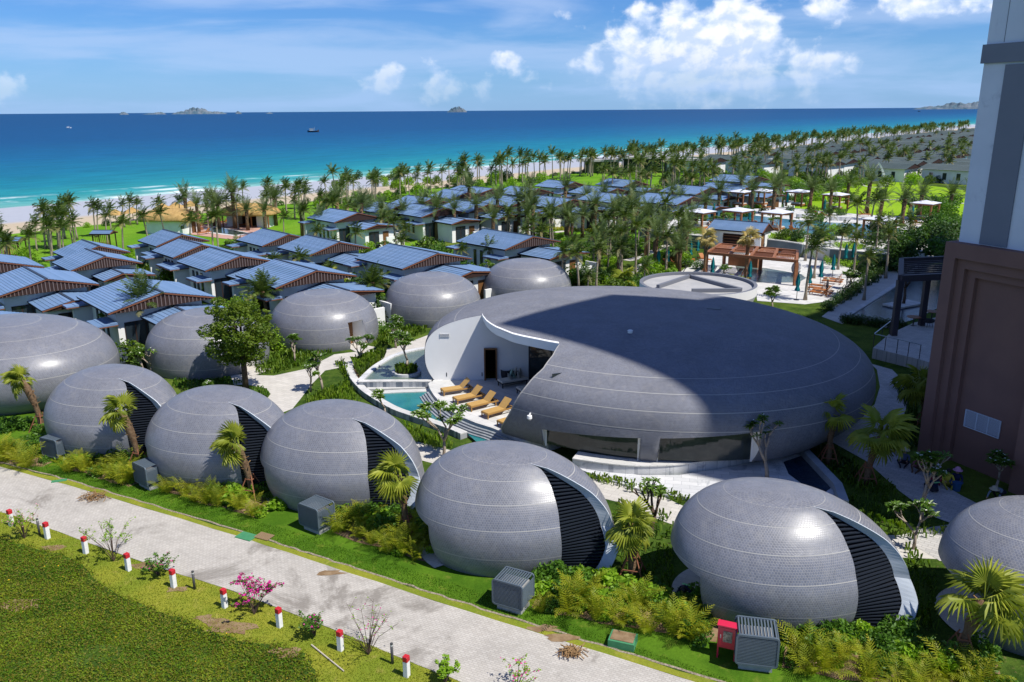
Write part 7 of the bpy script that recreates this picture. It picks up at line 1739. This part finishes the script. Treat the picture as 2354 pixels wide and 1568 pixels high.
for (u, v), w in zip([(91.6,1230),(447.6,1354.5),(902,1525.5)], ['leftmost, between two bollards','middle one, left of the magenta shrub','rightmost, near the lowest bollard']):
    t = thing('lamp_post', 'short dark garden lamp post, '+w, 'lamp', tuple(P(u,v)), 0, 'short lamp posts along the verge')
    b = MB(); b.lathe([(.05,-.03),(.05,.70)], 12); b.build('post', mat('lamp_grey', (.06,.06,.06), .5, .4), t, True); b = MB(); b.lathe([(.044,.70),(.044,.76)], 12); b.build('lens', mat('frosted_lens', (.6,.6,.58), .3, .4), t); b = MB(); b.lathe([(.052,.76),(.052,.80),(.046,.81)], 12); b.build('cap', mat('lamp_grey', (.06,.06,.06)), t)
# louvred box units
M_ACF = mat('slate_blue_metal', (.095,.125,.155), .45, .45, var=(3,(.075,.10,.125),.4)); M_ACB = mat('unit_dark', (.012,.015,.02), .8, .2); M_CONC = mat('concrete_base', (.36,.36,.36), .85, .2, var=(5,(.28,.28,.28),.6))
def acunit():
    t = thing('louvred_box', 'x', 'air conditioner', (0,0,0), 0, 'louvred slate-blue box units by the domes'); W2, Dp, H0, H1 = .64, .48, .26, 1.32; r_ = .13
    for y in (-Dp, Dp):
        b = MB(); n = 6; out_ = []; inn_ = []
        for cx_, cz_, a0 in ((W2-r_,H1-r_,0),(-W2+r_,H1-r_,PI/2),(-W2+r_,H0+r_,PI),(W2-r_,H0+r_,1.5*PI)):
            for k in range(n+1): a = a0+PI/2*k/n; out_.append((cx_+r_*math.cos(a), cz_+r_*math.sin(a))); inn_.append((cx_+(r_-.06)*math.cos(a), cz_+(r_-.06)*math.sin(a)))
        N = len(out_)
        for yy in (y-.03, y+.03):
            b.v += [(x,yy,z) for x,z in out_]+[(x,yy,z) for x,z in inn_]
        for k in range(N): j = (k+1) % N; b.f += [(k,j,N+j,N+k), (2*N+k,3*N+k,3*N+j,2*N+j), (k,2*N+k,2*N+j,j), (N+k,N+j,3*N+j,3*N+k)]; b.m += [0]*4
        b.build('frame', M_ACF, t)
    for z in np.linspace(H0+.07, H1-.07, 19): b = MB(); b.box((0,-Dp,float(z)), (2*W2-.10,.035,.032)); b.build('front_louver', M_ACF, t)
    for x in np.linspace(-W2+.10, W2-.10, 12): b = MB(); b.box((float(x),0,H1-.03), (.045,2*Dp-.06,.03)); b.build('top_louver', M_ACF, t)
    for z in np.linspace(H0+.16, H1-.16, 14): b = MB(); b.box((W2-.02,0,float(z)), (.03,2*Dp-.06,.035)); b.build('side_louver', M_ACF, t); b = MB(); b.box((-W2+.02,0,float(z)), (.03,2*Dp-.06,.035)); b.build('side_louver', M_ACF, t)
    b = MB(); b.box((0,0,.72), (2*W2-.30,2*Dp-.16,.70)); b.build('cooling_unit', mat('cooling_unit_white', (.30,.31,.31), .6), t)
    b = MB(); b.box((0,-Dp+.05,.79), (2*W2-.12,.02,.98)); b.build('inner_panel', M_ACB, t)
    b = MB(); b.box((0,0,.12), (1.0,.72,.30)); b.build('plinth', M_CONC, t); return t
ac = acunit(); AT = tree_of(ac)
acs = [((1131,1400),(1202,1421),'beside the centre foreground dome'),((686,1215),(738,1236),'in front of the third front dome, standing clear on the lawn'),((1688,1540),(1783,1552),'next to the red cabinet'),((309,1115),(345,1134),'half behind areca palms before the second front dome'),((98,1056),(138,1066),'leftmost, before the smallest front dome')]
for i, (a_, c_, w) in enumerate(acs):
    a, c = P(*a_), P(*c_); d = (c-a).normalized(); nr = Vector((-d.y, d.x, 0)); m_ = (a+c)/2+nr*.48; ang = math.atan2(d.y, d.x); lab = 'louvred slate-blue box unit '+w
    if i == 0: ac.location = (m_.x,m_.y,0); ac.rotation_euler.z = ang; ac['label'] = lab
    else: dup(ac, (m_.x,m_.y,0), ang, lab, 1.0 if i != 2 else 1.08, tree=AT)
p = P(276,842); dup(ac, (p.x,p.y,0), -.5, 'louvred slate-blue box unit between the wide dome and the rear dome', tree=AT)
# red fire cabinet
M_REDC = mat('red_enamel', (.60,.015,.06), .35, .5, coat=.3); p = P(1668,1512); rc_ = thing('fire_cabinet', 'red fire hose cabinet on legs beside the right dome', 'cabinet', (p.x,p.y,0), R(-22))
b = MB(); b.box((0,0,.88), (.62,.26,.84)); b.box((0,-.02,1.32),(.68,.34,.04)); b.build('body', M_REDC, rc_)
for x in (-.28,.28): b = MB(); b.box((x,0,.22), (.05,.2,.5)); b.build('leg', M_REDC, rc_)
b = MB(); b.box((.02,-.135,.90), (.50,.02,.68)); dr_ = b.build('door', M_REDC, rc_); b = MB(); b.box((.02,-.15,.92), (.30,.015,.42)); b.build('window', mat('dusty_glass', (.32,.28,.25), .2, .5, var=(14,(.10,.08,.07),.9)), dr_)
b = MB(); b.box((-.21,-.155,.9), (.03,.03,.12)); b.build('handle', M_CONC, dr_)
# green-edged concrete block and drain grates
M_GRN = mat('green_paint', (.05,.22,.10), .7, .3, var=(3,(.08,.27,.13),.6))
p = P(1431,1480); t = thing('concrete_chamber', 'concrete chamber with green painted sides in the lawn', 'chamber', (p.x,p.y,0), R(-20)); b = MB(); b.box((0,0,.13), (.92,.68,.30)); b.build('sides', M_GRN, t); b = MB(); b.box((0,.02,.285), (.80,.56,.03)); b.build('top', M_SOIL, t)
p = P(585,1235); t = thing('drain_grate', 'rusty drain grate in a green painted frame at the road edge', 'drain', (p.x,p.y,.02), R(-25)); b = MB(); b.box((-.35,-.12,0), (.85,.55,.05)); b.build('green_slab', M_GRN, t)
M_RUST = mat('rust', (.28,.19,.11), .8, .2)
for k in range(9): b = MB(); b.box((.05+.085*k,.18,.035), (.045,.5,.03)); b.build('grate_bar', M_RUST, t)
p = P(136,1106); b = MB(); b.box((0,0,.02), (.7,.25,.04)); tag(b.build('green_board', M_GRN, None, False, (p.x,p.y,0), R(20)), 'thin green board lying at the lawn edge', 'board')
# heaps of dried fronds, stick, sandbag
def heap(u, v, r_, lab, seed):
    p = P(u, v, .02); rgx = random.Random(seed); b = MB()
    for k in range(110):
        a = rgx.uniform(0,2*PI); o = Vector((rgx.gauss(0,r_*.4), rgx.gauss(0,r_*.3), rgx.uniform(.02,.22))); d = Vector((math.cos(a), math.sin(a), rgx.uniform(-.15,.3)))*rgx.uniform(.15,.45); b.bar(o-d*.5, o+d*.5, .03, .008)
    o = b.build('dried_fronds', M_DRY, None, False, (p.x,p.y,0)); stuff(o, lab, 'debris')
heap(217,1143,.75,'flat heap of dried palm fronds at the road edge, upper left',1); heap(1312,1502,.45,'brown heap of dried fronds on the road at the right',2)
for k, (u, v) in enumerate([(1290,1465),(1250,1445),(760,1318)]): 
    p = P(u, v); rgx = random.Random(k); struct(sheet('spilled_sand', [Vector((p.x+.42*rgx.uniform(.5,1.2)*math.cos(a)*1.5, p.y+.25*rgx.uniform(.5,1.2)*math.sin(a), 0)) for a in np.linspace(0,2*PI,13)[:-1]], .020, M_SOIL))
a, c = P(716,1482,.05), P(790,1542,.05); b = MB(); b.tube([a, c], [.028,.022], 6); tag(b.build('pale_stick', mat('bare_wood', (.55,.48,.38), .8, .2)), 'long pale stick lying on the yellow-green verge', 'stick')
p = P(1880,1002); b = MB(); b.lathe([(.25,0),(.34,.15),(.30,.42),(.15,.55),(.06,.62)], 10, 0, (0,0,0), 1, .7); tag(b.build('plastic_sack', mat('white_sack', (.5,.52,.6), .6, .3, var=(5,(.35,.38,.48),.7)), None, True, p), 'white plastic sack leaning by the great dome in the shade', 'sack')
p = P(1827,1021); b = MB(); b.box((0,0,.28), (.5,.4,.5)); b.box((0,0,.55),(.56,.46,.05)); tag(b.build('utility_box', mat('box_cream', (.42,.42,.38), .7), None, False, p, .3), 'small cream utility box at the end of the plinth', 'box')
p = P(668,1278); 
# verge shrubs
def twiggy(loc, h, r_, label, seed, n=90, leaf=M_LIME, lsz=.06, flowers=None, nf=0, stems=9, bark=M_BARKD):
    t = thing('verge_shrub', label, 'shrub', loc, 0, 'shrubs on the yellow-green verge'); rgx = random.Random(seed); b = MB(); V = MB(); W = MB()
    for k in range(stems):
        a = rgx.uniform(0,2*PI); rr2 = r_*rgx.uniform(.3,1); pts = [Vector((0,0,0)), Vector((math.cos(a)*rr2*.35, math.sin(a)*rr2*.35, h*.45)), Vector((math.cos(a)*rr2, math.sin(a)*rr2, h*rgx.uniform(.7,1)))]
        b.tube(pts, [.016,.010,.005], 4)
        for j in range(3):
            f_ = rgx.uniform(.3,.9); o = pts[1]+(pts[2]-pts[1])*f_; e = o+Vector((rgx.uniform(-1,1), rgx.uniform(-1,1), rgx.uniform(.1,.8)))*r_*.35; b.tube([o, e], [.007,.003], 3)
            for q in range(n//stems//3+1):
                c = o+(e-o)*rgx.uniform(.1,1.1)+Vector((rgx.gauss(0,.035), rgx.gauss(0,.035), rgx.gauss(0,.035))); tgt = W if (flowers and rgx.random() < nf) else V; s_ = lsz*rgx.uniform(.7,1.3); d = Vector((rgx.uniform(-1,1), rgx.uniform(-1,1), rgx.uniform(-.2,.6))).normalized()*s_; sd_ = d.cross(Vector((rgx.uniform(-.3,.3), rgx.uniform(-.3,.3), 1))).normalized()*s_*.45
                tgt.add([c-d*.5, c+sd_, c+d*.5, c-sd_], [(0,1,2,3)])
    b.build('stems', bark, t)
    if V.v: o = V.build('leaves', leaf, t); o['kind'] = 'stuff'
    if W.v: o = W.build('flowers', flowers, t); o['kind'] = 'stuff'
    return t
twiggy(P(57,1238), 1.35, .85, 'yellowish bougainvillea with pale pink tips, leftmost', 1, 520, M_LIME, .075, mat('pale_pink_bract', (.62,.30,.36), .6, .3), .25, 12)
twiggy(P(262,1290), 1.7, 1.15, 'tall sparse light green shrub with fanned stems', 2, 420, M_LIME, .07, None, 0, 15)
twiggy(P(364,1322), .72, .80, 'low dark green bougainvillea between two bollards', 3, 620, M_SHRUB, .08, M_MAG, .05, 12)
twiggy(P(585,1412), 1.35, 1.0, 'magenta flowering bougainvillea between two bollards', 4, 1050, M_SHRUB, .08, M_MAG, .62, 14)
twiggy(P(724,1462), .85, .65, 'low green bougainvillea right of the magenta one', 5, 560, M_SHRUB, .08, M_MAG, .07, 12)
twiggy(P(847,1505), 1.7, 1.2, 'almost bare twiggy bougainvillea with a few pink flowers', 6, 130, M_LIME, .06, M_MAG, .18, 16)
twiggy(P(1022,1575), .85, .5, 'light green bushy shrub at the bottom edge', 7, 620, M_LIME, .085, None, 0, 12)
twiggy(P(1188,1585), .95, .75, 'sparse pink-dotted shrub at the bottom edge of the road', 8, 240, M_LIME, .07, M_MAG, .2, 12)

# ================================================================== people
M_SKIN = mat('skin', (.36,.20,.13), .6, .3); M_HAIR = mat('black_hair', (.012,.010,.010), .5, .3)
def person(loc, rz, lab, shirt, trousers, pose, hat=None, s=1.0, stripe=None):
    J = {'hip':(0,0,.95),'chest':(0,0,1.32),'neck':(0,0,1.50),'head':(0,.02,1.64),'hipL':(-.10,0,.92),'kneeL':(-.11,.03,.50),'ankL':(-.11,0,.09),'toeL':(-.12,.16,.04),'hipR':(.10,0,.92),'kneeR':(.11,.03,.50),'ankR':(.11,0,.09),'toeR':(.12,.16,.04),
         'shL':(-.19,0,1.42),'elL':(-.25,.03,1.14),'haL':(-.24,.14,.90),'shR':(.19,0,1.42),'elR':(.25,.03,1.14),'haR':(.24,.14,.90)}
    if pose == 'sit':
        J.update({'hip':(0,0,.16),'chest':(0,.06,.50),'neck':(0,.10,.68),'head':(0,.14,.82),'hipL':(-.11,.02,.15),'kneeL':(-.28,.36,.36),'ankL':(-.10,.50,.08),'toeL':(-.08,.62,.04),'hipR':(.11,.02,.15),'kneeR':(.28,.36,.36),'ankR':(.10,.50,.08),'toeR':(.08,.62,.04),
                  'shL':(-.19,.07,.60),'elL':(-.26,.22,.40),'haL':(-.12,.40,.34),'shR':(.19,.07,.60),'elR':(.26,.22,.40),'haR':(.12,.40,.34)})
    if pose == 'crouch':
        J.update({'hip':(0,-.15,.45),'chest':(0,.22,.62),'neck':(0,.36,.66),'head':(0,.48,.64),'hipL':(-.11,-.13,.42),'kneeL':(-.20,.28,.48),'ankL':(-.15,.02,.08),'toeL':(-.15,.18,.04),'hipR':(.11,-.13,.42),'kneeR':(.20,.28,.48),'ankR':(.15,.02,.08),'toeR':(.15,.18,.04),
                  'shL':(-.19,.26,.62),'elL':(-.25,.42,.36),'haL':(-.16,.58,.10),'shR':(.19,.26,.62),'elR':(.26,.44,.38),'haR':(.20,.66,.14)})
    names = list(J); E = [('hip','chest'),('chest','neck'),('neck','head'),('hip','hipL'),('hipL','kneeL'),('kneeL','ankL'),('ankL','toeL'),('hip','hipR'),('hipR','kneeR'),('kneeR','ankR'),('ankR','toeR'),('chest','shL'),('shL','elL'),('elL','haL'),('chest','shR'),('shR','elR'),('elR','haR')]
    rad = {'hip':.15,'chest':.155,'neck':.055,'head':.11,'hipL':.10,'kneeL':.065,'ankL':.042,'toeL':.035,'shL':.065,'elL':.043,'haL':.034}; rad.update({k[:-1]+'R':v for k, v in rad.items() if k.endswith('L')})
    me = D.meshes.new('body'); me.from_pydata([J[n] for n in names], [(names.index(a), names.index(c)) for a, c in E], []); tmp = D.objects.new('tmp', me); COL.objects.link(tmp)
    tmp.modifiers.new('s', 'SKIN'); 
    for i, n in enumerate(names): r_ = rad[n]; me.skin_vertices[0].data[i].radius = (r_, r_*(.75 if n in ('hip','chest') else 1)); me.skin_vertices[0].data[i].use_root = (n == 'hip')
    tmp.modifiers.new('u', 'SUBSURF').levels = 2; dg = bpy.context.evaluated_depsgraph_get(); m2 = D.meshes.new_from_object(tmp.evaluated_get(dg)); D.objects.remove(tmp)
    m2.materials.clear(); [m2.materials.append(x) for x in (shirt, trousers, M_SKIN)]
    hj = Vector(J['head']); nk = Vector(J['neck']); hip = Vector(J['hip']); idx = []
    leg = [Vector(J[k]) for k in ('kneeL','kneeR','ankL','ankR','toeL','toeR','hipL','hipR')]; hands = [Vector(J['haL']), Vector(J['haR'])]; upp = [Vector(J[k]) for k in ('chest','shL','shR','elL','elR','neck')]
    for pl in m2.polygons:
        c = pl.center; dl = min((c-q).length for q in leg); du = min((c-q).length for q in upp)
        idx.append(2 if (c-hj).length < .15 or min((c-q).length for q in hands) < .09 else (1 if dl < du else 0))
    m2.polygons.foreach_set('material_index', idx); m2.polygons.foreach_set('use_smooth', [True]*len(idx))
    t = thing('person', lab, 'person', loc, rz); t.scale = (s,s,s); m2.name = 'body'; obj('body', m2, t)
    b = MB(); b.lathe([(.10,-.06),(.118,0),(.11,.08),(.05,.125),(.01,.13)], 10, 0, (hj.x,hj.y-.015,hj.z+.02)); b.build('hair', M_HAIR, t, True)
    if hat:
        b = MB(); k, m_ = hat
        if k == 'cone': b.lathe([(.24,.02),(.235,.03),(.10,.13),(.01,.20)], 16, 0, (hj.x,hj.y,hj.z+.05))
        else: b.lathe([(.23,.0),(.225,.015),(.13,.05),(.125,.13),(.06,.17),(.01,.17)], 16, 0, (hj.x,hj.y,hj.z+.04))
        b.build('hat', m_, t, True)
    if stripe:
        ch = Vector(J['chest']); b = MB(); b.box((ch.x, ch.y-.125 if pose != 'crouch' else ch.y-.05, ch.z+(.08 if pose != 'crouch' else .12)), (.30,.03,.04)); b.build('reflective_stripe', stripe, t)
    return t
def cl(n, c): return mat('cloth_'+n, c, .85, .15)
M_HW = cl('white', (.62,.60,.60)); M_HP = cl('pink', (.55,.28,.42)); M_STR = cl('conical_straw', (.45,.40,.28)); M_HIV = mat('reflective_green', (.25,.60,.25), .5, .4)
person(P2(2076,1068), 2.6, 'person in a conical straw hat sitting at the pavement edge', cl('blue', (.10,.13,.22)), cl('dark', (.03,.03,.04)), 'sit', ('cone', M_STR))
person(P2(2113,1082), 2.2, 'person in a pink top and pale hat sitting close to the tower wall', cl('rose', (.30,.10,.13)), cl('brown', (.12,.07,.04)), 'sit', ('brim', cl('lilac', (.42,.40,.55))))
person(P2(2144,1105), 3.0, 'person in a white sun hat and grey-blue top sitting in the group', cl('slate', (.10,.14,.20)), cl('red', (.25,.03,.05)), 'sit', ('brim', M_HW))
person(P2(2147,1134), .15, 'person in dark overalls with a reflective stripe, back to the camera', cl('navy', (.012,.018,.05)), cl('dark', (.03,.03,.04)), 'sit', None, 1.05, M_HIV)
person(P2(2174,1116), 2.9, 'person in a yellow shirt sitting in the middle of the group', cl('yellow', (.50,.42,.05)), cl('yellow_print', (.38,.32,.05)), 'sit', None)
person(P2(2196,1115), 2.6, 'person in a pink sun hat and dark blue clothes at the right of the group', cl('deep_blue', (.02,.03,.08)), cl('blue_grey', (.05,.08,.16)), 'sit', ('brim', M_HP))
person(P2(2296,1150), 2.0, 'person bending behind the small frangipani at the right edge', cl('pattern', (.20,.24,.30)), cl('dark', (.03,.03,.04)), 'crouch', ('brim', M_STR))
person(P2(1899,680), 1.0, 'person in dark clothes and a straw hat standing at the sun deck edge', cl('grey', (.07,.07,.08)), cl('dark', (.03,.03,.04)), 'stand', ('brim', M_STR))
person(P2(1578,1378,.07), 2.6, 'person with a reflective stripe crouching under the edge of the right dome', cl('navy', (.012,.018,.05)), cl('dark', (.03,.03,.04)), 'crouch', None, 1.0, M_HIV)
p = P(2135,1122); b = MB(); b.lathe([(.14,0),(.20,.16),(.21,.2),(.18,.2)], 14); tag(b.build('red_basket', cl('basket_red', (.40,.03,.07)), None, False, p), 'red basket between the seated people', 'basket')
p = P(2197,1127); b = MB(); b.lathe([(.17,0),(.21,.4),(.22,.42),(.19,.42)], 14); tag(b.build('blue_bucket', cl('bucket_blue', (.03,.09,.20)), None, False, p), 'blue bucket in front of the pink-hatted person', 'bucket')

# ================================================================== sea: islands and boats
M_ISL = mat('island_rock', (.070,.125,.165), .95, .1, var=(.012,(.20,.22,.25),.7), stain=(.02,(.05,.09,.10),.7,.5))
def island(u, wpx, hpx, lab, seed, dist=12000, peaks=None):
    az, _ = azel(u, 250); k = F/dist; w, h = wpx/k, hpx/k; rgx = np.random.default_rng(seed); nx, ny = 40, 14; b = MB()
    ph_ = rgx.uniform(0, 6, 12); pk = peaks or [(0,1,.5)]
    for j in range(ny+1):
        for i in range(nx+1):
            x = i/nx*2-1; y = j/ny*2-1; env = max([a_*max(0,1-((x-c_)/ww)**2)**.8 for c_, a_, ww in pk]+[0]); z = env*max(0,1-y*y)**.7
            z *= .66*(1+.20*math.sin(x*9+ph_[0])*math.cos(y*4+ph_[1])+.14*math.sin(x*23+ph_[2]+y*7)+.10*math.sin(x*47+ph_[3])); b.v.append((x*w/2, y*w*.22, max(0,z)*h*.95-6))
    for j in range(ny):
        for i in range(nx): b.f.append((j*(nx+1)+i, j*(nx+1)+i+1, (j+1)*(nx+1)+i+1, (j+1)*(nx+1)+i)); b.m.append(0)
    o = b.build('island', M_ISL, None, False, (math.sin(az)*dist, math.cos(az)*dist, SEAZ), -az); tag(o, lab, 'island', 'islands on the horizon')
island(283,38,9,'small bare rocky island, farthest left on the horizon',1); island(357,60,8,'low dark island left of the big one',2,peaks=[(-.3,.6,.6),(.2,1,.5)]); island(457,118,20,'largest island with a hilly ridge on the left horizon',3,peaks=[(-.55,.45,.4),(-.1,1,.55),(.5,.45,.45)])
island(547,28,9,'small pointed islet right of the largest island',4); island(618,34,5,'flat islet on the left horizon',5); island(1051,46,18,'steep dome-shaped island in the middle of the horizon',6,peaks=[(0,1,.95),(-.1,.6,1)])
island(2205,190,24,'hilly headland disappearing behind the tower',7,peaks=[(-.4,.45,.5),(0,.8,.5),(.5,1,.6)])
def boat(u, v, L, lab, mh, mc):
    p = P(u, v, SEAZ); t = thing('boat', lab, 'boat', (p.x,p.y,SEAZ), random.uniform(-.3,.3)); b = MB()
    sec = [(-.5,.10,.16),(-.3,.16,.12),(0,.18,.10),(.3,.14,.13),(.5,.01,.22)]
    for x, w, h in sec: b.v += [(x*L,-w*L,h*L),(x*L,-w*L*.5,-.03*L),(x*L,w*L*.5,-.03*L),(x*L,w*L,h*L)]
    for i in range(4):
        for k in range(3): b.f.append((i*4+k, i*4+k+1, (i+1)*4+k+1, (i+1)*4+k)); b.m.append(0)
        b.f.append((i*4, (i+1)*4, (i+1)*4+3, i*4+3)); b.m.append(0)
    b.build('hull', mh, t); b = MB(); b.box((-.15*L,0,.22*L),(.34*L,.2*L,.16*L)); b.box((-.15*L,0,.31*L),(.42*L,.26*L,.02*L)); b.build('cabin', mc, t); b = MB(); b.bar((.12*L,0,.1*L),(.12*L,0,.45*L),.02*L); b.build('mast', mc, t)
boat(720,304,12,'dark fishing boat with a pale cabin on the open sea', cl('hull_dark',(.05,.05,.06)), cl('cabin_grey',(.35,.42,.45))); boat(158,295,7,'small white motorboat near the left horizon', M_WHITE, M_WHITE); boat(2112,257,15,'tiny dark boat just below the right horizon', cl('hull_dark',(.05,.05,.06)), cl('hull_dark',(.05,.05,.06)))
# drop unplaced helper state
# ================================================================== labels: tell alike plants apart by what they stand beside
LM = {'the smallest front dome':(-22.1,42.6),'the second front dome':(-14.9,38.7),'the third front dome':(-8.3,36.3),'the centre foreground dome':(-.1,31.0),'the dome with the red cabinet':(10,27.1),'the right-edge dome':(19.5,25.3),
      'the wide left dome':(-34,53),'the dome behind the broad tree':(-22.7,58.7),'the brown-door dome':(-15.4,65.2),'the drip-streaked dome':(-7.2,72.5),'the farthest dome':(1.5,79.4),'the great dome':(8,52),
      'the villa behind the wide dome':(-29.8,65.2),'the far-left villa':(-41.7,70.7),'the villa with a palm before its roof':(-41.6,81.3),'the villa by the palm lawn':(-45.3,87.8),'the villa before the thatched building':(-39.5,95.6),'the second middle villa':(-34.6,88),
      'the villa facing the broad tree':(-28.6,81.4),'the villa behind the brown-door dome':(-19.7,73.9),'the villa with the canopy hut':(-20.7,89.8),'the villa beside the pink pool':(-27.5,95.6),'the big villa behind the drip-streaked dome':(-10,82.6),'the villa behind the farthest dome':(-.3,93.4)}
for nm, (u, v) in {'the round building':(1603,690),'the white pool hut':(1690,578),'the pergola':(1730,620),'the leftmost cabana':(1606,527),'the tall lawn cabana':(1918,482),'the tower-side cabana':(2122,505),'the urns':(1372,560),'the pink pool':(520,532),'the reflecting basin':(2040,700),
                   'the dark pergola':(2080,765),'the arch sculpture':(2014,424),'the dry lawn':(1300,505),'the left park lawn':(900,530),'the middle park lawn':(1100,525),'the park path fork':(1240,536),'the tower':(2130,1000),'the shaded pavement bend':(2060,930)}.items():
    p = P(u, v); LM[nm] = (p.x, p.y)
from collections import defaultdict
bucket = defaultdict(list); SKIP = ('coconut palms among the far villas','windblown coconut palms between beach and villas','grey-roofed villas in dense rows towards the tower','trees between the far villas','low shrubs along the beach edge','shrubs between the villas beyond the park','cushions heaped on the daybed')
cnt = defaultdict(list)
for o in COL.objects:
    if o.parent is None and 'label' in o and o.get('group') not in SKIP and o.get('kind') is None: cnt[o['label']].append(o)
KN = {'areca_palm':'feathery areca palm','leafy_shrub':'rounded green shrub','garden_shrub':'garden shrub','dark_shrub':'dark shrub','date_palm':'date palm','coconut_palm':'coconut palm','frangipani':'frangipani','dark_tree':'dark leafy tree','terrace_shrub':'terrace shrub'}
for lab, os_ in cnt.items():
    if len(os_) < 2: continue
    for o in os_:
        x, y = o.location.x, o.location.y; nm, (lx, ly) = min(LM.items(), key=lambda q: (q[1][0]-x)**2+(q[1][1]-y)**2); dx, dy = x-lx, y-ly
        side = ('right of' if dx > 0 else 'left of') if abs(dx) > abs(dy) else ('behind' if dy > 0 else 'in front of'); bucket[(o.name.split('.')[0], side, nm)].append((math.hypot(dx, dy), o.name, o))
ORD = ['nearest to it','second nearest','third nearest','fourth nearest','fifth nearest','sixth nearest','seventh nearest','eighth nearest','ninth nearest','tenth nearest','eleventh nearest','twelfth nearest']
for (k, side, nm), l in bucket.items():
    l.sort()
    for i, (_, _, o) in enumerate(l):
        kn = KN.get(k, k.replace('_', ' ')); size = '' if len(l) == 1 else ', '+(ORD[i] if i < len(ORD) else 'one of those farther off')
        o['label'] = ' '.join(f'{kn} {side} {nm}{size}'.split()[:16])
